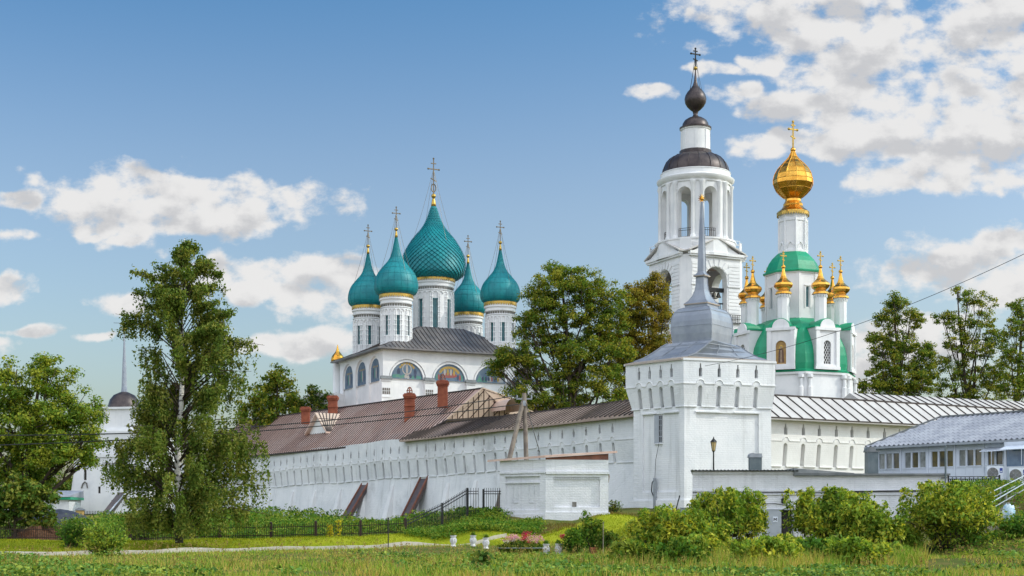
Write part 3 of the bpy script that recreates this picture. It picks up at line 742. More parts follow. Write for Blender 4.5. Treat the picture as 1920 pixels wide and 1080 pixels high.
# ---- bell tower
def build_belltower():
    Y = 172.0; cx = (1304-960)/F*Y; C = Vector((cx, Y, 0)); g0 = 3.0
    z = lambda py, yy=Y: zat(py, yy)
    root = thing('bell_tower', 'tall white bell tower with open round arcade and dark onion dome', 'bell tower', (cx, Y, g0))
    hs, ch = 4.4, .95; ZT = 33.6
    w = MB()
    faces = []
    dirs = [(RV, -LV), (LV, RV), (-RV, LV), (-LV, -RV)]     # tangent, outward normal
    for k, (t, nn) in enumerate(dirs):
        o = C + nn*hs - t*hs
        Mf = axes(o, t); wf = MB(Mf)
        op = [(hs, 3.15, g0+22.0, z(500, 168), 'arch')]
        wf.arcade(ch, 2*hs-ch, g0, ZT, op, 0, 1.0, back=False, nd=12)
        # rusticated courses beside the arch
        zz = g0+20.6; i = 0
        while zz < ZT-1.0:
            for (a, b) in ((ch+.1, hs-1.75), (hs+1.75, 2*hs-ch-.1)):
                wf.box(a, b, -.07, -.002, zz, zz+.34)
            zz += .42
        for j in range(7):                              # arch voussoirs
            t0 = PI*(.5+(j-3)*.105)
            zc = z(500, 168)-1.575
            f = lambda tt, rr: (hs-rr*math.cos(tt), zc+rr*math.sin(tt))
            wf.prism([f(t0-.13, 1.65), f(t0+.13, 1.65), f(t0+.11, 2.5), f(t0-.11, 2.5)], -.09, -.003)
        wf.box(ch, hs-1.6, -.16, -.003, z(535, 168)-.1, z(535, 168)+.1); wf.box(hs+1.6, 2*hs-ch, -.16, -.003, z(535, 168)-.1, z(535, 168)+.1)
        wf.box(ch-.2, 2*hs-ch+.2, -.25, -.003, z(603, 168)-.16, z(603, 168)+.1); wf.box(ch-.2, 2*hs-ch+.2, -.12, -.003, z(612, 168)-.16, z(612, 168))
        # chamfer face to the next side
        a = C + nn*hs + t*(hs-ch); n2 = dirs[(k+1) % 4][1]; b = C + n2*hs - dirs[(k+1) % 4][0]*(hs-ch)
        w.face([(a.x, a.y, g0), (b.x, b.y, g0), (b.x, b.y, ZT), (a.x, a.y, ZT)])
        n0 = len(w.v); w.v += wf.v; w.f += [[i_+n0 for i_ in f_] for f_ in wf.f]; w.mi += wf.mi
    wall = part('wall', w, M['white_smooth'], root)
    inn = MB(); inn.box(cx-3.6, cx+3.6, Y-3.6, Y+3.6, g0+18, g0+21.6); part('floor', inn, M['pink_int'], root); inn = MB(); inn.box(cx-3.3, cx+3.3, Y-3.3, Y+3.3, ZT-.5, ZT-.1); part('ceiling', inn, M['pink_int'], root)
    # pediments with cornices and cap slabs
    for k, (t, nn) in enumerate(dirs[:1]+dirs[3:]+dirs[1:3]):
        Mf = axes(C + nn*hs - t*hs, t); p = MB(Mf)
        p.box(ch-.35, 2*hs-ch+.35, -.38, .2, ZT, ZT+.32)
        p.box(ch-.25, 2*hs-ch+.25, -.25, .2, ZT-.22, ZT-.002)
        p.prism([(ch+.1, ZT+.32), (2*hs-ch-.1, ZT+.32), (hs, ZT+1.9)], -.1, 1.2)
        pd = part('pediment', p, M['white_smooth'], root)
        pr = MB(Mf)
        pr.hexa([(ch-.55, -.45, ZT+.30), (hs, -.45, ZT+2.0), (hs, 1.6, ZT+2.0), (ch-.7, 1.6, ZT+.30)], [(ch-.55, -.45, ZT+.45), (hs, -.45, ZT+2.2), (hs, 1.6, ZT+2.2), (ch-.7, 1.6, ZT+.48)])
        pr.hexa([(2*hs-ch+.55, -.45, ZT+.30), (hs+.002, -.45, ZT+2.0), (hs+.002, 1.6, ZT+2.0), (2*hs-ch+.7, 1.6, ZT+.30)], [(2*hs-ch+.55, -.45, ZT+.45), (hs+.002, -.45, ZT+2.2), (hs+.002, 1.6, ZT+2.2), (2*hs-ch+.7, 1.6, ZT+.48)])
        part('pediment_roof', pr, M['roof_pale'], pd)
    # octagonal pedestal and corner rail
    pe = MB(); pe.lathe([(5.0, ZT), (5.0, ZT+.35), (4.85, ZT+.4), (4.85, ZT+1.9), (4.95, ZT+1.95), (4.95, ZT+2.15)], (cx, Y), 16, ph=rad(-3.9)); part('pedestal', pe, M['white_smooth'], root, smooth=20)
    for k in range(4):
        rl = MB(); t, nn = dirs[k]
        for (p, q) in ((C+nn*4.35+t*2.5, C+nn*4.35+t*3.4), (C+nn*4.35-t*2.5, C+nn*4.35-t*3.4)):
            for hz in (ZT+.9, ZT+1.5, ZT+2.0): rl.bar((p.x, p.y, hz), (q.x, q.y, hz), .05)
            rl.bar((q.x, q.y, ZT), (q.x, q.y, ZT+2.0), .07); part('corner_rail', rl, M['white_smooth'], root); rl = MB()
        a = C+nn*4.35+t*3.4; n2, t2 = dirs[(k+1) % 4][1], dirs[(k+1) % 4][0]; b = C+n2*4.35-t2*3.4
        rl.hexa([(a.x, a.y, ZT+.2), (b.x, b.y, ZT+.2), (b.x*.99+C.x*.01, b.y*.99+C.y*.01, ZT+.2), (a.x*.99+C.x*.01, a.y*.99+C.y*.01, ZT+.2)], [(a.x, a.y, ZT+1.9), (b.x, b.y, ZT+1.9), (b.x*.99+C.x*.01, b.y*.99+C.y*.01, ZT+1.9), (a.x*.99+C.x*.01, a.y*.99+C.y*.01, ZT+1.9)])
        part('parapet', rl, M['white_smooth'], root)
    # belfry arcade
    R = 4.15; zb, zt = ZT+2.15, z(347); L = 2*PI*R; ph = rad(-3.9+22.5)
    mb = MB(fn=lambda u, y, zz: (cx+(R-y)*math.sin(u/R), Y-(R-y)*math.cos(u/R), zz))
    ops = [(ph*R+L*k/8, 1.72, zb+.12, z(363), 'arch') for k in range(8)]
    u0 = ops[0][0]-L/16
    mb.arcade(u0, u0+L, zb, zt, ops, 0, .95, back=False, two=True, du=L/64, nd=10)
    bf = part('belfry', mb, [M['white_smooth']], root, smooth=35)
    for k in range(8):
        for da in (-.13, .13):
            cb = MB(); a = rad(-3.9)+2*PI*k/8+da
            q = (cx+(R+.12)*math.sin(a), Y-(R+.12)*math.cos(a))
            cb.lathe([(.34, zb+.0), (.34, zb+.3), (.25, zb+.36), (.22, z(360)), (.34, z(356)), (.34, z(353))], q, 10)
            part('column', cb, M['white_smooth'], bf, smooth=40)
    for k in range(8):
        a = ph+2*PI*k/8; rb = MB(); t = Vector((math.cos(a), math.sin(a), 0)); c0 = Vector((cx+(R-.4)*math.sin(a), Y-(R-.4)*math.cos(a), zb))
        for hz in (.25, 1.0, 1.25): rb.bar(c0-t*.86+Vector((0, 0, hz)), c0+t*.86+Vector((0, 0, hz)), .05)
        for j in range(7): rb.bar(c0+t*(-.78+.26*j)+Vector((0, 0, .2)), c0+t*(-.78+.26*j)+Vector((0, 0, 1.25)), .035)
        part('railing', rb, M['iron'], bf)
    fl = MB(); fl.lathe([(4.0, zb-.1), (4.0, zb+.05)], (cx, Y), 32); part('belfry_floor', fl, M['pink_int'], bf); fl = MB(); fl.lathe([(3.9, z(352)), (3.9, z(349))], (cx, Y), 32); part('belfry_ceiling', fl, M['pink_int'], bf)
    en = MB(); en.lathe([(R+.12, z(353)), (R+.15, z(350)), (R+.22, z(349.5)), (R+.50, z(344)), (R+.52, z(341)), (R+.30, z(340)), (R+.05, z(338)), (R+.05, z(330)), (R+.12, z(329)), (R+.1, z(328))], (cx, Y), 48); part('entablature', en, M['white_smooth'], root, smooth=35)
    dm = MB(); pf = [(4.0, 331), (4.02, 325), (3.9, 316), (3.62, 307), (3.2, 300), (2.65, 294.5), (2.1, 292), (1.95, 291)]
    dm.lathe([(r, z(p)) for r, p in pf], (cx, Y), 28); 
    for k in range(18):
        a = 2*PI*k/18; dm.tube([(cx+(r+.02)*math.sin(a), Y-(r+.02)*math.cos(a), z(p)) for r, p in pf[1:-1]], .045, 4)
    part('dome', dm, M['iron_dark'], root, smooth=35)
    ln = MB(); ln.lathe([(1.95, z(292)), (1.95, z(284))], (cx, Y), 16); part('lantern_base', ln, M['iron_dark'], root)
    l2 = MB(); l2.lathe([(1.72, z(285)), (1.72, z(246)), (1.8, z(245.5)), (1.86, z(243)), (1.8, z(242))], (cx, Y), 24)
    for k in range(8):
        a = rad(-3.9)+2*PI*k/8
        t = Vector((math.cos(a), math.sin(a), 0)); c0 = Vector((cx+1.72*math.sin(a), Y-1.72*math.cos(a), 0))
        l2.bar(c0+Vector((0, 0, z(284))), c0+Vector((0, 0, z(247))), .3, .12, up=(math.sin(a), -math.cos(a), 0))
    part('lantern', l2, M['white_smooth'], root, smooth=30)
    od = MB(); c2 = [(1.92, 243), (1.94, 240), (1.62, 238), (1.55, 232), (1.3, 226), (.85, 221.5), (.4, 219), (.26, 215), (.36, 209), (.62, 206), (1.0, 200), (1.26, 193), (1.33, 186), (1.22, 179), (.95, 172), (.6, 166), (.32, 160), (.18, 152), (.11, 140), (.07, 130)]
    od.lathe([(r, z(p)) for r, p in c2], (cx, Y), 20); part('onion_dome', od, M['iron_dark'], root, smooth=45)
    ba = MB(); ba.ball((cx, Y, z(128)), .24); bo = part('ball', ba, M['gold_dull'], root, smooth=True)
    part('cross', cross_mb((cx, Y, z(126)), z(91)-z(126), 1.25, .14), M['iron'], bo)
    part('chain', chains((cx, Y, z(101)), (cx, Y), 1.0, z(172), 4, .75, .02), M['iron'], bo)
    # bells on a timber beam in the front arch
    fo = C - LV*3.5; zbm = z(541, 168)
    bm = MB(); bm.bar(fo-RV*1.6+Vector((0, 0, zbm)), fo+RV*1.6+Vector((0, 0, zbm)), .5, .45)
    for zz in (z(566, 168), z(590, 168)): bm.bar(fo-RV*1.6+Vector((0, 0, zz)), fo+RV*1.6+Vector((0, 0, zz)), .14)
    for x in (-1.1, .4, 1.2): bm.bar(fo+RV*x+Vector((0, 0, z(566, 168))), fo+RV*x+Vector((0, 0, z(610, 168))), .09)
    part('bell_beam', bm, M['iron'], root)
    for x, s, dz in ((-1.05, .42, 0), (-.35, .36, 0), (.32, .42, 0), (.95, .33, 0), (.75, .36, -1.7), (-.7, .5, -1.7)):
        b = MB(); p = fo+RV*x; zz = zbm-.28+dz
        b.lathe([(.06*s, 0), (.3*s, -.05*s), (.5*s, -.3*s), (.58*s, -.9*s), (.78*s, -1.35*s), (1.0*s, -1.7*s), (1.0*s, -1.8*s)], (p.x, p.y), 14, z0=zz)
        part('bell', b, M['bronze'], root, smooth=40)
    rb = MB()
    p0 = C - LV*4.7; 
    for hz in (.1, .55, 1.05): rb.bar(p0+RV*.9+Vector((0, 0, z(603, 167)+hz)), p0+RV*3.6+Vector((0, 0, z(603, 167)+hz)), .06)
    for j in range(12): rb.bar(p0+RV*(.9+.245*j)+Vector((0, 0, z(603, 167))), p0+RV*(.9+.245*j)+Vector((0, 0, z(603, 167)+1.05)), .045)
    part('balcony_rail', rb, M['iron'], root)
build_belltower()

# ---- octagonal church with gilt domes
def build_gilt_church():
    Y = 147.0; cx = (1487-960)/F*Y; S = Y/F; g0 = 3.0; C = (cx, Y)
    z = lambda py: zat(py, Y)
    root = thing('domed_church', 'white octagonal church with green vault and gilt onion domes', 'church', (cx, Y, g0))
    A0 = rad(0); A8 = 2*PI/8
    zb = z(708)
    w = MB(); w.lathe([(6.3, g0), (6.3, zb-.3), (6.5, zb-.25), (6.55, zb-.05), (6.3, zb)], C, 8, ph=A0)
    for k in range(8):
        a = A0+A8*k
        for da in (-.07, .07):
            q = (cx+6.35*math.sin(a+da), Y-6.35*math.cos(a+da))
            w.lathe([(.26, g0), (.26, z(736)), (.17, z(735)), (.17, z(721)), (.3, z(719)), (.3, zb-.3)], q, 8)
    part('wall', w, M['white_smooth'], root, smooth=30)
    pf = [(6.42, 708), (6.45, 705), (6.2, 703), (6.25, 692), (6.2, 676), (6.0, 660), (5.6, 645), (5.05, 630), (4.3, 617), (3.5, 608), (2.8, 602)]
    v = MB(); v.lathe([(r, z(p)) for r, p in pf], C, 8, ph=A0); 
    vault = part('vault_roof', v, M['green'], root)
    zt = z(515)
    o = MB(); R2 = 2.85
    for k in range(8):
        a0, a1 = A0+A8*k, A0+A8*(k+1)
        p0 = Vector((cx+R2*math.sin(a0), Y-R2*math.cos(a0), 0)); p1 = Vector((cx+R2*math.sin(a1), Y-R2*math.cos(a1), 0))
        Mf = axes(p0, p1-p0); L = (p1-p0).length; f = MB(Mf)
        f.arcade(0, L, z(604), zt, [(L/2, .42, z(582), z(544), 'arch')], 0, .2, mb=1)
        for x in (.12, L-.12): f.box(x-.12, x+.12, -.08, -.002, z(604), zt-.25)
        for x in (L/2-.34, L/2+.34): f.box(x-.06, x+.06, -.07, -.002, z(584), z(545))
        f.box(L/2-.4, L/2+.4, -.09, -.002, z(543), z(541))
        f.box(-.05, L+.05, -.12, -.002, zt-.22, zt-.05)
        n0 = len(o.v); o.v += f.v; o.f += [[i+n0 for i in q] for q in f.f]; o.mi += f.mi
    part('tier', o, [M['white_smooth'], M['teal_window']], root)
    d = MB(); d.lathe([(3.1, z(517)), (3.12, z(514)), (2.85, z(512)), (2.72, z(504)), (2.5, z(495)), (2.15, z(486)), (1.7, z(478)), (1.5, z(475))], C, 8, ph=A0); part('tier_roof', d, M['green'], root)
    t = MB(); t.lathe([(1.55, z(478)), (1.55, z(472)), (1.42, z(471)), (1.42, z(418)), (1.5, z(417)), (1.5, z(413)), (1.42, z(412)), (1.48, z(408)), (1.62, z(402)), (1.66, z(399))], C, 8, ph=A0)
    for k in range(8):
        a = A0+A8*k; q = (cx+1.46*math.sin(a), Y-1.46*math.cos(a)); t.lathe([(.11, z(472)), (.11, z(412))], q, 6)
        a = A0+A8*(k+.5); tt = Vector((math.cos(a), math.sin(a), 0)); c0 = Vector((cx+1.34*math.sin(a), Y-1.34*math.cos(a), z(472)))
        pts = [c0-tt*.42, c0-tt*.34+Vector((0, 0, .45)), c0+Vector((0, 0, .85)), c0+tt*.34+Vector((0, 0, .45)), c0+tt*.42]; t.tube(pts, .07, 5)
    part('neck', t, M['white_smooth'], root, smooth=30)
    # main gilt onion, eight-sided
    od = MB(); pf = [(1.72, 401), (1.62, 398), (1.2, 392), (1.0, 387), (1.02, 384), (.82, 378), (.8, 374), (.95, 371), (1.4, 364), (1.8, 356), (2.05, 346), (2.06, 338), (1.92, 328), (1.62, 318), (1.2, 309), (.75, 301), (.42, 294), (.22, 286), (.12, 278)]
    od.lathe([(r, z(p)) for r, p in pf], C, 12, ph=A0)
    for q in range(9, 18):
        od.lathe([(pf[q][0]+.015, z(pf[q][1])-.035), (pf[q][0]+.03, z(pf[q][1])), (pf[q][0]+.015, z(pf[q][1])+.035)], C, 12, ph=A0, cap=False)
    for k in range(12): od.tube([(cx+(r+.01)*math.sin(A0+PI/6*k), Y-(r+.01)*math.cos(A0+PI/6*k), z(p)) for r, p in pf[7:]], .035, 4, cap=False)
    dome = part('onion_dome', od, M['gold'], root)
    fr = MB(); fringe(fr, C, 1.6, z(407), z(399), 40, .06); part('gold_valance', fr, M['gold_dull'], dome)
    ba = MB(); ba.ball((cx, Y, z(281)), .27); part('ball', ba, M['gold'], dome, smooth=True)
    part('cross', cross_mb((cx, Y, z(277)), z(228)-z(277), 1.05, .15), M['gold_dull'], dome)
    # eight kiosks with little domes
    for k in range(8):
        a = rad(-22.5)+A8*k; nn = Vector((math.sin(a), -math.cos(a), 0)); tt = Vector((math.cos(a), math.sin(a), 0))
        c0 = Vector((cx, Y, 0)); RF = 6.06
        Mf = axes(c0+nn*RF-tt*1.38, tt); kb = MB(Mf)
        zk0, zk1 = z(704), z(628)
        kb.arcade(0, 2.76, zk0, zk1, [(1.38, 1.05 if k % 2 == 0 else .85, zk0+.55, zk0+2.9, 'arch')], 0, .22, mb=0, nd=10)
        kb.box(0, .003, 0, 4, zk0, zk1); kb.face([(0, 0, zk0), (0, 4, zk0), (0, 4, zk1), (0, 0, zk1)]); kb.face([(2.76, 0, zk0), (2.76, 4, zk0), (2.76, 4, zk1), (2.76, 0, zk1)]); kb.face([(0, 0, zk1), (2.76, 0, zk1), (2.76, 4, zk1), (0, 4, zk1)])
        for x in (.2, 2.56): kb.box(x-.2, x+.2, -.14, -.003, zk0, zk1-.3)
        kb.box(-.08, 2.84, -.2, -.003, zk1-.3, zk1); kb.box(-.06, 2.82, -.16, -.003, zk0, zk0+.3); kb.box(.4, 2.36, -.1, -.003, zk0+.3, zk0+.5)
        N = 10; kb.prism([(1.38+.86*math.cos(PI*j/N), zk1+.86*math.sin(PI*j/N)*1.0) for j in range(N+1)], -.1, .8)
        kiosk = part('kiosk', kb, M['white_smooth'], root)
        kr = MB(Mf)
        for sx in (0, 1):
            pts = [(1.38+(.95 if sx else -.95)*math.cos(j*PI/2/5), zk1+.0+.95*math.sin(j*PI/2/5)) for j in range(6)]
        kr.prism([(1.38+.92*math.cos(PI*j/N), zk1+.02+.92*math.sin(PI*j/N)) for j in range(N+1)], .02, 3.2); kr.box(-.1, 2.86, .0, 2.86, zk1+.004, zk1+.16)
        part('kiosk_roof', kr, M['green'], kiosk)
        if k % 2 == 0:   # painted panel: ochre ground, dark robed figure
            ic = MB(Mf); xs = 1.38
            ic.prism([(xs-.58, zk0+.55), (xs+.58, zk0+.55), (xs+.58, zk0+2.3)]+[(xs+.58*math.cos(PI*j/8), zk0+2.32+.58*math.sin(PI*j/8)) for j in range(9)], .17, .215, 0)
            ic.prism([(xs-.3, zk0+.7), (xs+.3, zk0+.7), (xs+.26, zk0+1.5), (xs+.22, zk0+2.05), (xs-.22, zk0+2.05), (xs-.26, zk0+1.5)], .15, .168, 1)
            ic.prism([(xs-.1, zk0+.7), (xs+.1, zk0+.7), (xs+.08, zk0+1.95), (xs-.08, zk0+1.95)], .13, .149, 2)
            ic.prism([(xs+.2*math.cos(2*PI*j/12), zk0+2.25+.2*math.sin(2*PI*j/12)) for j in range(12)], .15, .168, 3)
            ic.prism([(xs+.11*math.cos(2*PI*j/12), zk0+2.22+.13*math.sin(2*PI*j/12)) for j in range(12)], .13, .149, 2)
            part('icon', ic, [surf('icon_ground', (.42, .26, .08), (.33, .19, .06), 3, .6), surf('icon_robe', (.10, .07, .06), (.16, .09, .06), 5, .8), surf('icon_skin', (.36, .26, .18), None, 5, .8), M['gold_dull']], kiosk)
        else:
            gw = MB(Mf); gw.box(.9, 1.86, .19, .215, zk0+.5, zk0+2.95, 0)
            for j in range(-4, 8):
                x = .88+.28*j
                for s in (1, -1):
                    a_ = Vector((x if s == 1 else x+1.3, .15, zk0+.55)); b_ = Vector((x+1.3 if s == 1 else x, .15, zk0+2.85))
                    # clip to the opening
                    t0, t1 = 0, 1; dx = b_.x-a_.x
                    for lim, sg in ((.95, 1), (1.81, -1)):
                        tc = (lim-a_.x)/dx
                        if (dx*sg) > 0: t0 = max(t0, tc)
                        else: t1 = min(t1, tc)
                    if t1-t0 > .03: gw.bar(a_.lerp(b_, t0), a_.lerp(b_, t1), .045, .03, 1)
            part('window', gw, [M['darkhole'], M['white_smooth']], kiosk)
        R = 88*S; q = (cx+nn.x*R, Y+nn.y*R)
        dr = MB(); dr.lathe([(.62, zk1+.2), (.62, z(569)), (.7, z(568)), (.72, z(566)), (.62, z(565)), (.64, z(561)), (.74, z(560))], q, 8, ph=a)
        dr.lathe([(.78, zk1+.0), (.78, zk1+.5), (.62, zk1+.7)], q, 8, ph=a)
        for j in range(16):
            aj = 2*PI*j/16; dr.tube([(q[0]+.66*math.sin(aj), q[1]-.66*math.cos(aj), z(571)), (q[0]+.66*math.sin(aj), q[1]-.66*math.cos(aj), z(564))], .06, 4)
        part('small_drum', dr, M['white_smooth'], root, smooth=25)
        sm = MB(); pf = [(.8, 562), (.86, 565), (.74, 561), (.55, 559), (.6, 557), (.86, 553), (.96, 549), (.9, 545), (.62, 541), (.4, 537), (.27, 532), (.17, 524), (.1, 517)]
        sm.lathe([(r, z(p)) for r, p in pf], q, 8, ph=a); sm.ball((q[0], q[1], z(515)), .21, 10, 7)
        sd_ = part('small_dome', sm, M['gold'], root)
        part('cross', cross_mb((q[0], q[1], z(512)), z(488)-z(512), .62, .1), M['gold_dull'], sd_)
build_gilt_church()
# ---- fortress walls
def ribs_on(mb, e0, e1, r0, r1, n, w=.05, h=.06, mi=1, skip_ends=False):
    e0, e1, r0, r1 = map(V3, (e0, e1, r0, r1))
    for k in range(1 if skip_ends else 0, n+(0 if skip_ends else 1)):
        t = k/n; a = e0.lerp(e1, t); b = r0.lerp(r1, t)
        up = (e1-e0).cross(r0-e0).normalized()
        if up.z < 0: up = -up
        mb.bar(a+up*h*.4, b+up*h*.4, w, h, mi, up=up)
WA = Vector((9.8, 108.5, 0)); WD = Vector((-33.14, 47.0, 0))            # left wall: from the tower outwards
WN = Vector((-47.0, -33.14, 0)).normalized()
def wl(t): return WA + WD*t
def build_left_wall():
    T1 = 1.62; L = (WD*T1).length; B = wl(T1); Mx = axes(B, -WD)
    slope = lambda x, y, z: (x, y, z + (z > 4.5)*(-.62*(1-x/L)*T1) )
    root = thing('fortress_wall', 'long white wall with arrow slits receding left from the square tower under a brown seamed roof', 'wall', (wl(.4).x, wl(.4).y, 2.5))
    fn = lambda x, y, z: (x, y+.03*math.sin(x*.5+z), z - .46*((L-x)/L*T1) + (.05*math.sin(x*.37)+.03*math.sin(x*.93+1) if z > 5 else 0))
    ze, zh, zl = 10.15, 8.35, 6.65
    sp = 1.62; n = int((L-1.5)/sp)
    rj = random.Random(2); xs = [L-3.1-sp*k+rj.uniform(-.07, .07) for k in range(n)]
    w = MB(Mx, fn)
    ygap = lambda z: -.26 if z > zh-.01 else (-.26+.20*(zh-z)/(zh-zl))
    w.arcade(0, L, zh, ze+.2, [(x, .26, 8.95, 9.65, 'bottle') for x in xs], ygap, .55, mb=1)
    w.arcade(0, L, zl, zh, [(x, .34, zl, 8.2, 'arch') for x in xs], ygap, .34, mb=0, nd=6)
    lo = []
    w.hexa([(0, -.75, -.5), (L, -.75, -.5), (L, .6, -.5), (0, .6, -.5)], [(0, .0, zl), (L, .0, zl), (L, .6, zl), (0, .6, zl)])
    prev = 0
    for x in sorted(xs)+[None]:
        b = (x-.17) if x is not None else L
        w.box(prev, b, -.12, -.005, zl-.07, zl)
        prev = x+.17 if x is not None else L
    w.face([(L, -.5, zl), (L, .5, zl), (L, .5, ze), (L, -.5, ze)])
    wall = part('wall', w, [M['white'], M['darkhole']], root)
    m = MB(Mx, fn); prev = 0
    for x in sorted(xs):
        m.box(prev, x-.3, -.31, -.263, zh-.0, zh+.06); prev = x+.3
        pts = [(x-.27*math.cos(PI*k/8), -.275, zh+.03+.27*math.sin(PI*k/8)) for k in range(9)]; m.tube(pts, .04, 4)
    m.box(prev, L, -.31, -.263, zh, zh+.06)
    part('string_course', m, M['white_smooth'], wall)
    # wedge buttresses on the lower wall
    for t in (.2, .285, .39, .47, .56, .645, .74, .83, .93, 1.02, 1.12):
        x = L-L*t/T1; b = MB(Mx, fn); hw = .55
        b.hexa([(x-hw, -1.5, 1.2), (x+hw, -1.5, 1.2), (x+hw, -.3, 1.2), (x-hw, -.3, 1.2)], [(x-hw*.4, -.16, 5.9), (x+hw*.4, -.16, 5.9), (x+hw*.4, .1, 5.9), (x-hw*.4, .1, 5.9)])
        part('buttress', b, M['white_smooth'], wall)
    # roof over the walk
    r = MB(Mx, fn); tx = .60; x0 = L-L*tx/T1
    e0, e1 = (x0, -.9, ze), (L+.9, -.9, ze); r0, r1 = (x0, 2.3, ze+1.55), (L+.9, 2.3, ze+1.55)
    r.face([e0, e1, r1, r0]); r.face([(x0, 5, ze+.3), (L+.9, 5, ze+.3), r1, r0]); r.face([(x0, -.9, ze-.14), (L+.9, -.9, ze-.14), (L+.9, -.9, ze), (x0, -.9, ze)]); r.face([(x0, -.9, ze-.14), (L+.9, -.9, ze-.14), (L+.9, 4.9, ze+.1), (x0, 4.9, ze+.1)])
    r.face([(x0, -.9, ze-.14), e0, r0, (x0, 5, ze+.3)])
    ribs_on(r, e0, e1, r0, r1, 60, .1, .09)
    r.bar(Vector(r0)+Vector((0, 0, .03)), Vector(r1)+Vector((0, 0, .03)), .16, .1, 1)
    part('roof', r, [surf('brown_wall_roof', (.44, .335, .275), (.36, .26, .21), .3, .5, .15, streak=.3, stain=(.17, .10, .08), stain_amt=.4), M['roof_rib']], root)
build_left_wall()

def build_right_wall():
    D = Vector((17.2, 10.0, 0)).normalized(); A = Vector((20.2, 109.5, 0))-D*2.2; L = 38.2
    Mx = axes(A, D); root = thing('fortress_wall', 'cream white wall with arrow slits to the right of the square tower under a pale seamed roof', 'wall', (A.x+8, A.y+5, 3))
    ze, zh, zl = 9.95, 8.25, 6.35
    rj = random.Random(8); xs = [3.15+1.72*k+rj.uniform(-.05, .05) for k in range(20)]
    w = MB(Mx); ygap = lambda z: -.26 if z > zh-.01 else (-.26+.20*(zh-z)/(zh-zl))
    w.arcade(0, L, zh, ze+.2, [(x, .34, 8.75, 9.62, 'bottle') for x in xs], ygap, .55, mb=1)
    w.arcade(0, L, zl, zh, [(x, .40, zl, 8.1, 'arch') for x in xs], ygap, .42, mb=0, nd=8)
    w.box(0, L, 0, .8, 1.5, zl); prev = 0
    for x in xs: w.box(prev, x-.2, -.13, -.003, zl-.07, zl); prev = x+.2
    w.box(prev, L, -.13, -.003, zl-.07, zl)
    wall = part('wall', w, [M['cream'], M['greyhole']], root)
    m = MB(Mx); prev = 0
    for x in xs:
        m.box(prev, x-.33, -.31, -.263, zh, zh+.05); prev = x+.33
        m.tube([(x-.3*math.cos(PI*k/8), -.275, zh+.03+.3*math.sin(PI*k/8)) for k in range(9)], .04, 4)
    part('string_course', m, M['cream'], wall)
    r = MB(Mx); e0, e1 = (-.6, -1.1, ze), (L, -1.1, ze); r0, r1 = (-.6, 1.6, ze+2.0), (L, 1.6, ze+2.0)
    r.face([e0, e1, r1, r0]); r.face([(-.6, -1.1, ze-.13), (L, -1.1, ze-.13), e1, e0]); r.face([(-.6, -1.1, ze-.13), (L, -1.1, ze-.13), (L, 4, ze-.1), (-.6, 4, ze-.1)]); r.face([r0, r1, (L, 4.3, ze), (-.6, 4.3, ze)])
    # seams run slightly off the fall line, as laid
    n = 33
    for k in range(n+1):
        x = -.6+(L+.6)*k/n; a = Vector((x, -1.1, ze)); b = Vector((x-.55, 1.6, ze+2.0))
        if b.x < -.6: t = (a.x+.6)/.55; b = a.lerp(b, max(t, .02))
        r.bar(a+Vector((0, -.02, .03)), b+Vector((0, -.02, .03)), .05, .09, 1, up=(0, -.6, .8))
    r.bar(Vector(r0)+Vector((0, 0, .03)), Vector(r1)+Vector((0, 0, .03)), .16, .12, 1); r.bar(Vector(e0), Vector(e1), .06, .1, 1)
    part('roof', r, [M['roof_pale'], M['roof_rib']], root)
    # gallery building behind, same roofing
    B = at(1598, 735, 124); B.z = 0; D2 = Vector((17.2, 8.2, 0)).normalized(); M2 = axes(B, D2); L2 = 34
    rt = thing('gallery', 'pale seamed gallery roof behind the right wall in front of the trees', 'building', (B.x+8, B.y+5, 3))
    zr = zat(735, 124)-.1
    r = MB(M2); e0, e1 = (-.3, -4.2, zr-2.1), (L2, -4.2, zr-2.1); r0, r1 = (-.3, 0, zr), (L2, 0, zr)
    r.face([e0, e1, r1, r0]); r.face([r0, r1, (L2, 4.2, zr-2.1), (-.3, 4.2, zr-2.1)]); r.face([e0, r0, (-.3, 4.2, zr-2.1)])
    for k in range(38):
        x = -.3+(L2+.3)*k/37; a = Vector((x+.4, -4.2, zr-2.1)); b = Vector((x-.4, 0, zr))
        if b.x < -.3: b = a.lerp(b, (a.x+.3)/.8)
        r.bar(a+Vector((0, -.02, .03)), b+Vector((0, -.02, .03)), .06, .09, 1, up=(0, -.45, .9))
    part('roof', r, [M['roof_pale'], M['roof_rib']], rt)
    b = MB(M2); b.box(0, L2-.3, -3.6, 3.6, 3, zr-2.0); part('wall', b, M['cream'], rt)
build_right_wall()

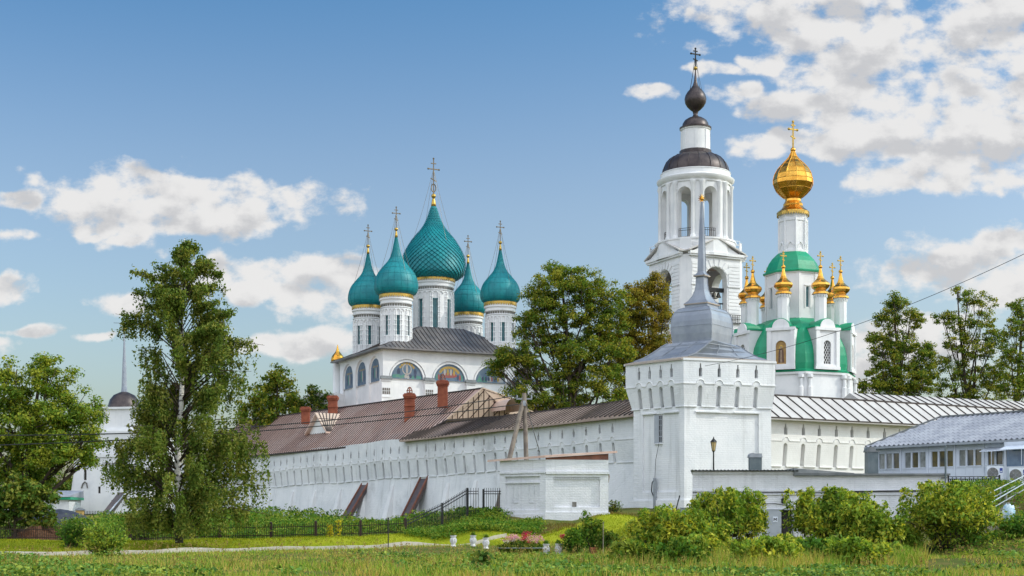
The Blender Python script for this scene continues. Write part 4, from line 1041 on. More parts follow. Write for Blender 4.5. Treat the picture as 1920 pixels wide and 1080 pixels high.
# ---- square tower
TC = at(1283, 950, 103); TC.z = 0
TL = Vector((-.917, 1, 0)).normalized(); TR = Vector((3.13, 1, 0)).normalized()
def tower_face(w, m, p0, d, L, z0, extra, ta=.637, tb=1.57):
    mit = lambda u, y, z: ((y*ta if u < -1e-6 else (L-y*tb if u > L+1e-6 else u)), y, z)     # mitred corners
    Mx = axes(p0, d); f = MB(Mx, mit); ze = 13.85; zs, zl = 12.0, 10.42
    off = lambda z: -.30 if z > zs-.01 else -.30+.24*(zs-z)/(zs-zl)
    xs = [L*(.165+.213*k) for k in range(4)]
    f.arcade(-.05, L+.05, zs, ze, [(x, .26, 12.55, 13.5, 'bottle') for x in xs], off, .45, mb=1)
    f.arcade(-.05, L+.05, zl, zs, [(x, .34, zl, 11.9, 'arch') for x in xs], off, .36, mb=0, nd=8)
    prev = -.02
    for x in xs: f.box(prev, x-.17, -.11, -.003, zl-.07, zl); prev = x+.17
    f.box(prev, L+.02, -.11, -.003, zl-.07, zl)
    ops = [(L*.5+extra[0], extra[1], z0+1.2, 9.95, 'rect')]
    f.arcade(0, L, z0+.6, zl, ops, 0, .13)
    f.box(-.08, L+.08, -.12, 0.3, z0-1.2, z0+.6)
    f.box(L*.5+extra[0]-extra[1]/2-.05, L*.5+extra[0]-extra[1]*.12, -.10, -.003, 9.97, 10.06); f.box(L*.5+extra[0]+extra[1]*.10, L*.5+extra[0]+extra[1]/2+.05, -.10, -.003, 9.97, 10.06)
    n0 = len(w.v); w.v += f.v; w.f += [[i+n0 for i in q] for q in f.f]; w.mi += f.mi
    g = MB(Mx, mit); prev = -.5
    for x in xs:
        g.box(prev, x-.33, -.35, -.303, zs, zs+.07); prev = x+.33
        g.tube([(x-.3*math.cos(PI*k/8), -.315, zs+.04+.3*math.sin(PI*k/8)) for k in range(9)], .045, 4)
    g.box(prev, L+.5, -.35, -.303, zs, zs+.07); g.box(-.5, L+.5, -.37, -.303, ze-.16, ze)
    n0 = len(m.v); m.v += g.v; m.f += [[i+n0 for i in q] for q in g.f]; m.mi += g.mi
def build_tower():
    LL, LR = 4.97, 7.02; z0 = 3.0
    P0 = TC; PL = TC+TL*LL; PR = TC+TR*LR; PB = PL+TR*LR
    root = thing('fortress_tower', 'white square corner tower with tiered zinc roof and tall needle spire', 'tower', (13.9, 106.4, 3))
    w, m = MB(), MB()
    tower_face(w, m, PL, -TL, LL, z0, (0.2, 3.5), 1.75, .637); tower_face(w, m, P0, TR, LR, z0, (-.05, 5.1), .637, .6)
    tower_face(w, m, PR, TL, LL, z0, (0, 3.5), .6, .637); tower_face(w, m, PB, -TR, LR, z0, (0, 5.0))
    wall = part('wall', w, [M['white'], M['darkhole']], root); part('string_course', m, M['white_smooth'], wall)
    # window niche on the left face
    Mx = axes(PL, -TL); n = MB(Mx); xw = LL*.5-.05
    n.box(xw-.42, xw+.42, -.06, .12, 7.75, 9.92, 0)
    wn = part('window', MBjoin(niche(Mx, xw, .72, 7.75, 9.9)), [M['white_smooth'], M['darkhole'], M['grey_door']], wall)
    # roof: flared skirt, four-sided bulb, neck, needle
    cc = Vector((0, 0, 0)); 
    for p in (P0, PL, PR, PB): cc += p/4
    ph = rad(9.5)
    def sq(r, z): return [Vector((cc.x+r*math.sin(ph+PI/2*k), cc.y-r*math.cos(ph+PI/2*k), z)) for k in range(4)]
    eave = []
    for p in (P0, PR, PB, PL):
        d = (p-cc); d.z = 0; eave.append(cc + d*(1+(.68 if p is PL else .36 if p is PR else .5)/d.length) + Vector((0, 0, 13.85)))
    z = lambda py: zat(py, 105.5)
    r = MB(); under = [p-Vector((0, 0, .14)) for p in eave]
    r.face(under[::-1])
    for k in range(4): r.face([under[k], under[(k+1) % 4], eave[(k+1) % 4], eave[k]], 1)
    rings = [eave]
    top = sq(2.66, z(645))
    for t, hz in ((.22, .09), (.45, .26), (.7, .58), (.86, .83), (1.0, 1.0)):
        rings.append([Vector((*(eave[k].lerp(top[k], t)).xy, 13.85+(z(645)-13.85)*hz)) for k in range(4)])
    for q in range(len(rings)-1):
        for k in range(4): 
            r.face([rings[q][k], rings[q][(k+1) % 4], rings[q+1][(k+1) % 4], rings[q+1][k]], 1 if q == 0 else 0)
    r.face(rings[-1])
    for q in range(1, len(rings)-1):
        for k in range(4): r.bar(rings[q][k]+Vector((0, 0, .02)), rings[q+1][k]+Vector((0, 0, .02)), .08, .08, 0)
        if q in (2, 4):
            for k in range(4): r.bar(rings[q][k], rings[q][(k+1) % 4], .05, .05, 0)
        for k in range(4):
            for t in (.33, .67): r.bar(rings[q][k].lerp(rings[q][(k+1) % 4], t)+Vector((0, 0, .01)), rings[q+1][k].lerp(rings[q+1][(k+1) % 4], t)+Vector((0, 0, .01)), .04, .05, 0)
    part('roof', r, [M['zinc'], M['zinc_tan']], root)
    def loft(mb, prof, mi=0, seams=True):
        rg = [sq(rr, zz) for rr, zz in prof]
        for q in range(len(rg)-1):
            for k in range(4): mb.face([rg[q][k], rg[q][(k+1) % 4], rg[q+1][(k+1) % 4], rg[q+1][k]], mi)
            if seams:
                for k in range(4): mb.bar(rg[q][k], rg[q+1][k], .07, .07, mi)
        mb.face(rg[-1], mi); mb.face(rg[0][::-1], mi)
    b = MB(); loft(b, [(2.22, z(646)), (2.25, z(640)), (2.33, z(628)), (2.37, z(615)), (2.36, z(604)), (2.28, z(594)), (2.1, z(586)), (1.82, z(580)), (1.35, z(577))])
    for py, rr in ((613, 2.375), (586, 2.11)):
        g = sq(rr, z(py))
        for k in range(4): b.bar(g[k], g[(k+1) % 4], .05, .05)
    part('bulb', b, M['zinc'], root)
    n = MB(); loft(n, [(1.28, z(578)), (1.28, z(571))], 0); loft(n, [(1.4, z(571.5)), (1.42, z(569.5))], 1, False); loft(n, [(1.36, z(569.4)), (1.05, z(564)), (.72, z(554)), (.52, z(543)), (.44, z(531)), (.42, z(517))], 0); loft(n, [(.66, z(517.5)), (.68, z(515.5))], 1, False); loft(n, [(.62, z(515.4)), (.36, z(511)), (.3, z(508))], 0)
    part('neck', n, [M['zinc'], M['zinc_tan']], root)
    s = MB(); loft(s, [(.3, z(509)), (.27, z(480)), (.18, z(430)), (.09, z(385)), (.05, z(376))]); sp_ = part('spire', s, M['zinc'], root)
    st = MB(); c = Vector((cc.x, cc.y, z(370))); st.ball(c, .14)
    for k in range(12):
        a = 2*PI*k/12; d = Vector((math.cos(a)*RV.x, math.cos(a)*RV.y, math.sin(a))); st.tube([c, c+d*.36], [.07, .01], 4)
    part('star', st, M['gold'], sp_)
def niche(Mx, xw, w, z0, z1):
    n = MB(Mx)
    n.box(xw-w/2-.02, xw+w/2+.02, -.012, .125, z0-.02, z0+.04, 0); n.box(xw-w/2, xw+w/2, .09, .125, z0+.04, z1, 0)
    n.box(xw+.02, xw+w/2, .07, .088, z0+.1, z1-.05, 1)
    for x in (xw+.04, xw+.19, xw+w/2-.02): n.box(x-.02, x+.02, .04, .068, z0+.1, z1-.05, 2)
    for k in range(5): n.box(xw+.02, xw+w/2, .045, .066, z0+.1+.42*k, z0+.14+.42*k, 2)
    n.hexa([(xw-w/2-.04, -.03, z0), (xw-w/2, -.03, z0), (xw-w/2, .12, z0), (xw-w/2-.04, .12, z0)], [(xw-w/2-.04, -.03, z1), (xw-w/2, -.03, z1), (xw-w/2, .12, z1), (xw-w/2-.04, .12, z1)])
    n.face([(xw-w/2, -.01, z0), (xw+.02, .088, z0), (xw+.02, .088, z1), (xw-w/2, -.01, z1)], 2)
    return n
def MBjoin(mb): return mb
build_tower()
# cable duct, cabinet and rod at the tower foot
def tower_bits():
    Mx = axes(TC+TL*4.97, -TL); inv = Mx
    xd = 4.97-2.75
    g = MB(Mx); g.tube([(xd, -.1, 2.9), (xd, -.1, 5.25)], .12, 8); o = Mx @ Vector((xd, -.1, 2.9))
    t = thing('cable_duct', 'grey cable pipe climbing the shaded face of the square tower', 'pipe', o)
    part('pipe', g, M['rail'], t)
    c = MB(Mx); c.tube([(xd, -.1, 5.2), (xd-.25, -.12, 4.9), (xd-.32, -.12, 4.3), (xd-.12, -.12, 3.9)], .04, 5); c.tube([(xd, -.1, 5.2), (xd+.08, -.09, 6.6), (xd+.35, -.05, 7.75)], .025, 4)
    part('cable', c, M['iron'], t)
    p = gpx(1267, 99.5); b = MB(); b.tube([p+Vector((-.05, 0, -.1)), p+Vector((.28, 0, 1.15))], .045, 6); single('iron_rod', b, M['iron'], p, 'thin black rod leaning beside the foot of the square tower', 'rod')
    p = gpx(1285, 92); t = thing('cabinet', 'small pale grey utility box in the grass at the tower foot', 'utility box', p)
    b = MB(); b.box(p.x-.3, p.x+.3, p.y-.2, p.y+.2, p.z-.3, p.z+1.15); b.box(p.x-.34, p.x+.34, p.y-.24, p.y+.24, p.z+1.15, p.z+1.2); part('body', b, M['grey_door'], t)
    d = MB(); d.box(p.x-.24, p.x+.24, p.y-.215, p.y-.2005, p.z+.05, p.z+1.08); part('door', d, M['grey_door'], t)
tower_bits()

# ---- long brown-roofed building on the left wall
def build_brown():
    root = thing('cell_building', 'long low building with rust brown roof and brick chimneys behind the left wall', 'building', (-14, 146, 3))
    E1 = at(762, 826.5, 136.8); iw = -WN
    t0 = 1.45; E0 = wl(t0) + WN*1.0; E0.z = 9.75
    V2 = at(838, 787, 135.2); R1 = at(905, 728.5, 136.6); V3_ = at(1030, 773, 141); R0 = E0 + iw*5.9; R0.z = 14.0
    BK1 = R1 + iw*6; BK1.z = 10.5; BK0 = R0 + iw*6; BK0.z = 10
    pn = (E1-E0).cross(R1-E0)
    for p_ in (R0, V2): p_.z = E0.z-(pn.x*(p_.x-E0.x)+pn.y*(p_.y-E0.y))/pn.z
    r = MB()
    r.face([E0, E1, V2, R1, R0]); r.face([R0, R1, BK1, BK0]); r.face([E0, R0, BK0]); r.face([R1, V3_, BK1], 2); r.face([V2, V3_, R1], 2)
    dn = Vector((0, 0, -.18))
    for a, b in ((E0, E1), (E1, V2), (V2, V3_)): r.face([a+dn, b+dn, b, a], 1)
    r.face([E0+dn, E1+dn, V2+dn, R1-Vector((0, 0, .6)), R0-Vector((0, 0, .6))], 1)
    # seams along the fall line of the big slope
    nrm = (E1-E0).cross(R1-E0).normalized(); nrm = nrm if nrm.z > 0 else -nrm
    al = (E1-E0).normalized(); fall = nrm.cross(al); fall = fall if fall.z > 0 else -fall
    LE = (E1-E0).length
    def hit(p, d, a, b):   # parameter along d where it meets the edge a-b (in plan)
        e = b-a; den = d.x*e.y-d.y*e.x
        if abs(den) < 1e-6: return None, None
        q = a-p; return (q.x*e.y-q.y*e.x)/den, (q.x*d.y-q.y*d.x)/den
    s = .55
    while s < LE+8:
        p = E0+al*s; start, end = 0.0, None
        if s > LE:
            got = None
            for a, b in ((E1, V2),):
                t, u = hit(p, fall, a, b)
                if t is not None and 0 <= u <= 1: got = t
            if got is None: break
            start = got
        for a, b in ((R0, R1), (V2, R1)):
            t, u = hit(p, fall, a, b)
            if t is not None and 0 <= u <= 1 and t > start+.05: end = t if end is None else min(end, t)
        if end: r.bar(p+fall*start+nrm*.03, p+fall*end+nrm*.03, .085, .07, 3, up=nrm)
        s += .52
    # hip with sunlight painted into its colour: lattice of seams, two ways
    hn = (V3_-V2).cross(R1-V2).normalized(); hn = hn if hn.z > 0 else -hn
    def tri_lines(A, B, Cc, d, n):
        # lines through triangle parallel to d
        base = hn.cross(d).normalized(); pr = [p.dot(base) for p in (A, B, Cc)]; lo, hi = min(pr), max(pr)
        for k in range(1, n):
            v = lo+(hi-lo)*k/n; pts = []
            for a, b in ((A, B), (B, Cc), (Cc, A)):
                da, db = a.dot(base)-v, b.dot(base)-v
                if da*db < 0: pts.append(a.lerp(b, da/(da-db)))
            if len(pts) == 2: r.bar(pts[0]+hn*.03, pts[1]+hn*.03, .1, .08, 3, up=hn)
    ha = (V3_-V2).normalized(); hf = hn.cross(ha); hf = hf if hf.z > 0 else -hf
    tri_lines(V2, V3_, R1, hf, 20); tri_lines(V2, V3_, R1, (hf+ha*1.1).normalized(), 9)
    for a, b, wd in ((R0, R1, .22), (R1, V2, .12), (R1, V3_, .12)): r.bar(a+Vector((0, 0, .05)), b+Vector((0, 0, .05)), wd, .12, 1 if wd > .2 else 2)
    part('roof', r, [M['roof_brown'], M['roof_rib'], M['roof_brown_lit'], surf('brown_seam', (.075, .045, .036), None, 2, .6)], root)
    w = MB(); a, b = E0+iw*1.4, E1+iw*1.4; c, d = V2+iw*.5, V3_+iw*.3
    for p, q in ((a, b), (b, V3_+iw*.2+WN*.8)):
        z1 = min(p.z, q.z)-.2; w.face([(p.x, p.y, 3), (q.x, q.y, 3), (q.x, q.y, q.z+.3), (p.x, p.y, p.z+.3)])
    part('wall', w, M['cream'], root)
    # gable dormer
    def slope_pt(px, py):    # where the line of sight meets the slope
        d = at(px, py, 1.0)-Vector((0, 0, CZ)); o = Vector((0, 0, CZ)); t = (E0-o).dot(nrm)/d.dot(nrm); return o+d*t
    dl, dr = slope_pt(570, 814), slope_pt(628, 812)
    out = WN.copy(); mid = (dl+dr)/2; wd = 4.2
    dl = mid-al*wd/2; dr = mid+al*wd/2; apex = mid+Vector((0, 0, 2.0)); back = fall.copy(); fb = Vector((-WN.x, -WN.y, 0))
    def toback(p):    # horizontally inward until it meets the slope
        den = fb.dot(nrm); t = (E0-p).dot(nrm)/den; return p+fb*t
    ddm = thing_part = MB(); up8 = Vector((0, 0, .25))
    ddm.hexa([dl+up8, dr+up8, apex+up8*.3], [dl+up8+fb*.3, dr+up8+fb*.3, apex+up8*.3+fb*.3]); ddm.hexa([dl-Vector((0, 0, .7)), dr-Vector((0, 0, .7)), dr+up8, dl+up8], [dl-Vector((0, 0, .7))+fb*.2, dr-Vector((0, 0, .7))+fb*.2, dr+up8+fb*.2, dl+up8+fb*.2])
    dm = part('dormer', ddm, M['white_smooth'], root)
    rr = MB(); o = WN*.5; l0, r0, a0 = dl-al*.35+o+Vector((0, 0, .1)), dr+al*.35+o+Vector((0, 0, .1)), apex+o+Vector((0, 0, .28))
    lb, rb_, ab = toback(l0), toback(r0), toback(a0)
    rr.face([r0, rb_, ab, a0], 0); rr.face([l0, a0, ab, lb], 1)
    th = Vector((0, 0, -.2)); rr.face([l0+th, a0+th, a0, l0], 1); rr.face([r0+th, a0+th, a0, r0], 1); rr.face([r0+th, rb_+th, rb_, r0], 1)
    rr.face([l0+th, lb+th, ab+th, a0+th], 1); rr.face([r0+th, a0+th, ab+th, rb_+th], 1)
    n2 = (rb_-r0).cross(a0-r0).normalized(); n2 = n2 if n2.z > 0 else -n2
    for k in range(1, 7): 
        a = r0.lerp(rb_, k/7); b = a0.lerp(ab, k/7); rr.bar(a+n2*.03, b+n2*.03, .08, .07, 2, up=n2)
    for k in (1, 2): rr.bar(r0.lerp(a0, k/3)+n2*.03, rb_.lerp(ab, k/3)+n2*.03, .05, .05, 2, up=n2)
    part('dormer_roof', rr, [M['roof_brown_lit'], M['roof_brown'], M['roof_rib']], dm)
    # arched dormer in the hip painted as sunlit
    hd = at(940, 768, 137.2)
    d = at(938, 768, 1.0)-Vector((0, 0, CZ)); o = Vector((0, 0, CZ)); tt = (V2-o).dot(hn)/d.dot(hn); hc = o+d*tt
    hh = Vector((hn.x, hn.y, 0)).normalized(); hx = Vector((-hh.y, hh.x, 0)); hx = hx if hx.x > 0 else -hx
    b = MB(); N = 10
    ring = [hc + hx*1.0*math.cos(PI*k/N) + Vector((0, 0, 1.15*math.sin(PI*k/N)-.25)) for k in range(N+1)]
    f0 = [p+hh*.55 for p in ring]; f1 = [p-hh*2.6 for p in ring]
    for k in range(N): b.face([f0[k], f0[k+1], f1[k+1], f1[k]], 0)
    b.face([p-hh*.12 for p in f0], 1)
    b.box(hc.x-1.7, hc.x-1.15, hc.y-.2, hc.y+.6, hc.z-.35, hc.z+.95, 0)
    part('round_dormer', b, [M['roof_brown'], M['prop_rim']], root)
    # chimneys
    def chimney(px, pyb, pyt, w, Y=None, capd=True):
        p = slope_pt(px, pyb) if Y is None else at(px, pyb, Y)
        zt = zat(pyt, p.y); c = MB()
        c.box(p.x-w/2, p.x+w/2, p.y-w/2, p.y+w/2, p.z-1.0, zt-.5); c.box(p.x-w/2-.08, p.x+w/2+.08, p.y-w/2-.08, p.y+w/2+.08, zt-.5, zt-.34); c.box(p.x-w/2-.14, p.x+w/2+.14, p.y-w/2-.14, p.y+w/2+.14, zt-.34, zt-.12); c.box(p.x-w/2-.04, p.x+w/2+.04, p.y-w/2-.04, p.y+w/2+.04, zt-.12, zt)
        if zt-p.z > 1.6: c.box(p.x-w/2-.06, p.x+w/2+.06, p.y-w/2-.06, p.y+w/2+.06, p.z+(zt-p.z)*.45, p.z+(zt-p.z)*.45+.12)
        ch = part('chimney', c, M['brick'], root)
        if capd:
            k = MB()
            for sx in (-1, 1): k.tube([(p.x+sx*.26*math.cos(t), p.y, zt+.02+.62*math.sin(t)) for t in np.linspace(0, PI, 9)] if sx == 1 else [(p.x, p.y+.26*math.cos(t), zt+.02+.62*math.sin(t)) for t in np.linspace(0, PI, 9)], .055, 5)
            k.lathe([(.3, 0), (.3, .1)], (p.x, p.y), 12, z0=zt); k.tube([(p.x-.3, p.y-.2, zt+.28), (p.x+.3, p.y-.2, zt+.28)], .05, 5)
            part('spark_guard', k, M['prop_rim'], ch)
    chimney(624, 782, 742, .95, capd=False); chimney(768, 782, 738, .98); chimney(830, 745, 714, .95, 137.2); chimney(573, 778, 763, .85, 157, False)
build_brown()

# ---- sheet-clad raking props against the left wall
for i, (pt, pb, t) in enumerate((((684, 905), (640, 977), .70), ((795, 893), (752, 968), .50))):
    f = gpx(pb[0], 1); 
    wp = Vector((0, 0, 0)); d = (pt[0]-960)/F
    # top: on the wall plane along the sight line; foot: 4.6 m out
    k = -(WA.x*WN.x+WA.y*WN.y)/-(d*WN.x+WN.y); top = Vector((d*k, k, zat(pt[1], k))) - WN*.1
    foot = None; best = 9
    for s in np.linspace(2, 9, 60):
        q = top+WN*s; pxq = 960+F*q.x/q.y
        if abs(pxq-pb[0]) < best: best = abs(pxq-pb[0]); foot = q.copy()
    foot.z = gz(foot.x, foot.y)-.3
    b = MB(); al = WD.normalized()*.62; n2 = ((top-foot).normalized()).cross(al.normalized()); n2 = n2 if n2.z > 0 else -n2
    b.hexa([foot-al, foot+al, foot+al-n2*.35, foot-al-n2*.35], [top-al, top+al, top+al-n2*.35, top-al-n2*.35], 0)
    rt = thing('raking_prop', ('sheet clad prop leaning on the white wall, nearer the birch' if i == 0 else 'sheet clad prop leaning on the white wall, nearer the brick hut'), 'buttress', foot, 'slanting props along the white wall')
    part('body', b, M['prop'], rt)
    e = MB()
    for s in (-1, 1): e.bar(foot+al*s*1.0+n2*.03, top+al*s*1.0+n2*.03, .17, .14, up=n2)
    e.bar(top-al+n2*.03, top+al+n2*.03, .14, .12, up=n2); e.bar(foot+(top-foot)*.08-al+n2*.03, foot+(top-foot)*.08+al+n2*.03, .12, .1, up=n2)
    part('edging', e, M['prop_rim'], rt)

# ---- distant corner tower seen past the birch
def build_far_tower():
    Y = 187.0; z = lambda py: zat(py, Y); c = at(222, 960, Y); S = Y/F
    root = thing('fortress_tower', 'distant white tower with dark dome and thin spire partly hidden by the birch', 'tower', (c.x, c.y, 2.6))
    Mx = axes((c.x-88*S, c.y+1.0), (1, -.18, 0)); w = MB(Mx)
    W = 150*S
    w.arcade(0, W, 2, z(856), [(1.6, .4, z(900), z(880), 'rect'), (3.6, .34, z(925), z(912), 'rect'), (7.8, 3.4, z(958), z(880), 'rect')], 0, .25, mb=0)
    w.box(-.12, W+.12, -.2, -.004, z(857), z(851)); w.box(0, W, .26, 9, 2, z(852)); 
    w.box(2.6, W, .4, 8.5, z(853), z(805)); w.box(2.4, W+.2, .2, 8.7, z(812), z(808)); w.box(3.4, W-1.5, 1.0, 7.5, z(806), z(766)); w.box(3.1, W-1.2, .7, 7.8, z(766), z(762))
    w.hexa([(-1.2, .3, 2), (0, .3, 2), (0, 8, 2), (-1.2, 8, 2)], [(-.1, .3, z(880)), (0, .3, z(880)), (0, 8, z(880)), (-.1, 8, z(880))])
    wall = part('wall', w, M['white_smooth'], root)
    for x, a, b in ((1.6, 900, 880), (3.6, 925, 912)):
        wb_ = MB(Mx); wb_.box(x-.2, x+.2, .2, .24, z(a)+.01, z(b)-.01); part('window', wb_, M['darkhole'], wall)
    tr = MB(Mx); tr.tube([(1.1, -.1, z(915)), (1.35, -.1, z(906)), (1.6, -.1, z(903)), (1.85, -.1, z(906)), (1.95, -.1, z(915))], .09, 5); tr.tube([(5.4, -.08, z(938)), (5.7, -.08, z(943)), (5.5, -.08, z(949))], .08, 5); part('conduit', tr, M['greyhole'], wall)
    q = at(233, 765, Y+4); d = MB(); pf = [(2.2, 765), (2.15, 757), (1.9, 745), (1.4, 736), (.6, 730.5), (.3, 729)]
    d.lathe([(r, z(p)) for r, p in pf], (q.x, q.y), 24); d.lathe([(2.5, z(767)), (2.5, z(765))], (q.x, q.y), 24); dm = part('dome', d, M['iron_dark'], root, smooth=35)
    s = MB(); s.lathe([(.45, z(731)), (.36, z(718)), (.3, z(690)), (.05, z(610))], (q.x, q.y), 8); part('spire', s, M['zinc'], root)
    b = MB(); b.ball((q.x, q.y, z(609)), .3); b.tube([(q.x, q.y, z(608)), (q.x, q.y, z(596))], .06, 5); b.bar((q.x-.4, q.y, z(601)), (q.x+.4, q.y, z(601)), .08); part('finial', b, M['gold_dull'], root)
    # raking prop at its right
    f, tp = gpx(196, 174), at(228, 928, 183)
    bb = MB(); bb.bar(f-Vector((0, 0, .3)), tp, .8, .7); r2 = thing('raking_prop', 'sheet clad prop leaning on the distant tower beside the birch', 'buttress', f, 'slanting props along the white wall'); part('body', bb, M['prop'], r2)
    e = MB(); e.bar(f+Vector((.42, -.36, .0)), tp+Vector((.42, -.36, .1)), .12, .12); part('edging', e, M['pvc'], r2)
    # low wall stretch left of it, outbuilding with green eaves
    h = at(95, 960, 178); rt = thing('outbuilding', 'low pale shed with green eaves half hidden behind the left tree', 'shed', (h.x, h.y, gz(h.x, h.y)))
    b = MB(); b.box(h.x-6, h.x+2.3, h.y, h.y+5, 2, zat(937, 178)); part('wall', b, M['white_brick'], rt)
    b = MB(); b.box(h.x-6.3, h.x+2.6, h.y-.4, h.y+5.2, zat(936.8, 178), zat(932, 178)); part('eaves', b, M['green'], rt)
    b = MB(); b.hexa([(h.x-6.3, h.y-.5, zat(931.8, 178)), (h.x+2.6, h.y-.5, zat(931.8, 178)), (h.x+2.6, h.y+5.2, zat(931.8, 178)), (h.x-6.3, h.y+5.2, zat(931.8, 178))], [(h.x-6.3, h.y-.4, zat(929, 178)), (h.x+2.6, h.y-.4, zat(929, 178)), (h.x+2.6, h.y+5.2, zat(918, 178)), (h.x-6.3, h.y+5.2, zat(918, 178))]); part('roof', b, M['tile_pale'], rt)
    # ochre wall with pier and spikes
    a = gpx(150, 158); rt = thing('boundary_wall', 'ochre wall with square pier and black spikes before the distant tower', 'wall', a)
    zt = zat(957, 158); b = MB(); b.box(a.x-.4, a.x+.4, a.y-.4, a.y+.4, a.z-.5, zt); part('pier', b, M['yellow_wall'], rt)
    b = MB(); b.hexa([(a.x-.55, a.y-.55, zt), (a.x+.55, a.y-.55, zt), (a.x+.55, a.y+.55, zt), (a.x-.55, a.y+.55, zt)], [(a.x-.15, a.y-.15, zt+.3), (a.x+.15, a.y-.15, zt+.3), (a.x+.15, a.y+.15, zt+.3), (a.x-.15, a.y+.15, zt+.3)]); part('pier_cap', b, M['coping'], rt)
    b = MB(); b.box(a.x+.4, a.x+3.4, a.y-.15, a.y+.15, a.z-.5, zat(967, 158)); part('wall', b, M['yellow_wall'], rt)
    b = MB()
    for k in range(17): x = a.x+.5+.175*k; b.bar((x, a.y, zat(967, 158)), (x, a.y, zat(958, 158)), .05)
    b.bar((a.x+.4, a.y, zat(964, 158)), (a.x+3.4, a.y, zat(964, 158)), .05); part('spikes', b, M['iron'], rt)
    # heap under a tarp and red earth mound
    p = gpx(112, 120); b = MB(); rn = random.Random(3); N, K = 22, 7
    rings = [[(p.x+3.2*math.cos(2*PI*j/N)*(1-k/K)**.8*(1+.1*math.sin(j*1.7)), p.y+2*math.sin(2*PI*j/N)*(1-k/K)**.8, p.z-.25+1.55*(1-(1-k/K)**1.6)+.12*rn.random()) for j in range(N)] for k in range(K+1)]
    for k in range(K):
        for j in range(N): b.face([rings[k][j], rings[k][(j+1) % N], rings[k+1][(j+1) % N], rings[k+1][j]])
    single('covered_heap', b, M['tarp'], p, 'heap under a dark tarpaulin behind the red earth mound', 'heap', smooth=True)
    p = gpx(78, 99); b = MB(); N, K = 60, 16; rn = random.Random(5)
    rings = [[(p.x+2.55*math.cos(2*PI*j/N)*(1-k/K)*(1+.12*math.sin(j*.9)), p.y+1.8*math.sin(2*PI*j/N)*(1-k/K), p.z-.15+1.0*(1-(1-k/K)**1.5)*(1+.25*math.sin(j*.35))+.13*rn.random()) for j in range(N)] for k in range(K+1)]
    for k in range(K):
        for j in range(N): b.face([rings[k][j], rings[k][(j+1) % N], rings[k+1][(j+1) % N], rings[k+1][j]])
    single('earth_mound', b, M['soil'], p, 'mound of reddish earth behind the fence at far left', 'mound')
build_far_tower()

# ---- small brick hut
def build_hut():
    C0 = at(1023, 972, 94); C0.z = 0; dl = Vector((-1, .6, 0)).normalized(); dr = Vector((1, .10, 0)).normalized()
    LL, LR = 3.55, 4.2; zb = 1.6; zt = 6.1
    root = thing('brick_hut', 'small white painted brick hut with slanting rusty sheet roof beside the tower', 'hut', (C0.x, C0.y+1.5, 2.2))
    PL, PR = C0+dl*LL, C0+dr*LR; PB = PL + dr*LR
    w = MB()
    def addf(f):
        n0 = len(w.v); w.v += f.v; w.f += [[i+n0 for i in q] for q in f.f]; w.mi += f.mi
    f = MB(axes(PL, -dl))
    f.arcade(0, LL, zb, 5.2, [(LL*.5, LL-.9, 2.75, 5.0, 'rect')], 0, .13); f.arcade(0, LL, 5.2, zt, [], 0, .1)
    f.box(-.05, LL, -.1, -.003, 5.2, 5.32); f.box(.4, LL-.4, .02, .128, 4.55, 4.66); f.box(.4, LL-.4, -.05, -.003, 5.02, 5.1); f.box(-.06, LL+.06, -.07, -.003, zb, 2.5)
    for x in (LL*.33, LL*.68):
        f.box(x-.2, x-.15, .09, .128, 3.3, 4.4); f.box(x+.15, x+.2, .09, .128, 3.3, 4.4); f.box(x-.2, x+.2, .09, .128, 3.25, 3.3); f.tube([(x-.18*math.cos(PI*k/6), .1, 4.4+.2*math.sin(PI*k/6)) for k in range(7)], .03, 4)
    addf(f)
    f = MB(axes(C0, dr)); f.arcade(0, LR, zb, 5.15, [(LR*.5-.02, LR-1.1, 2.95, 4.95, 'rect')], 0, .13); f.arcade(0, LR, 5.15, zt, [], 0, .1)
    f.box(0, LR+.05, -.12, -.003, 5.15, 5.32); f.box(-.06, LR+.08, -.1, -.003, zb, 2.62)
    for k in range(26): x = .6+(LR-1.2)*k/25; f.box(x-.03, x+.03, .03, .128, 4.78, 4.93)
    addf(f)
    for a, b in ((PR, PR+dl*LL), (PR+dl*LL, PL)): w.face([(a.x, a.y, zb), (b.x, b.y, zb), (b.x, b.y, zt), (a.x, a.y, zt)])
    wall = part('wall', w, M['white_brick'], root)
    v = MB(axes(C0, dr)); v.box(LR*.46-.14, LR*.46+.14, .09, .127, 2.98, 3.3); part('vent', v, M['greyhole'], wall)
    r = MB(); c = (PL+PR)/2; ov = .45
    q = [PL+(-dr+dl*.0)*ov+(-dl)*0, C0-(dl+dr)*ov*.8, PR+(dr-dl)*ov*.7, PR+dl*(LL+ov)+dr*ov*.7, PL+dl*ov-dr*ov]
    q[0] = PL+dl*ov-dr*ov; q = q[:4]
    zs = [6.02, 6.22, 6.55, 6.45]
    bot = [Vector((p.x, p.y, z_)) for p, z_ in zip(q, zs)]; top = [p+Vector((0, 0, .14)) for p in bot]
    r.hexa(bot, top); 
    r.face([Vector((C0.x, C0.y, 6.1))-Vector((0, .01, 0)), Vector((PR.x, PR.y, 6.1))-Vector((0, .01, 0)), Vector((PR.x, PR.y, 6.5))-Vector((0, .01, 0)), Vector((C0.x, C0.y, 6.22))-Vector((0, .01, 0))], 1)
    part('roof', r, [M['roof_brown'], M['prop_rim']], root)
    g = MB(axes(PR, dl)); g.tube([(0.1, -.12, 4.6), (.1, -.25, 5.0), (.1, -.16, 5.3)], .07, 6); part('bracket', g, M['wood'], root)
build_hut()

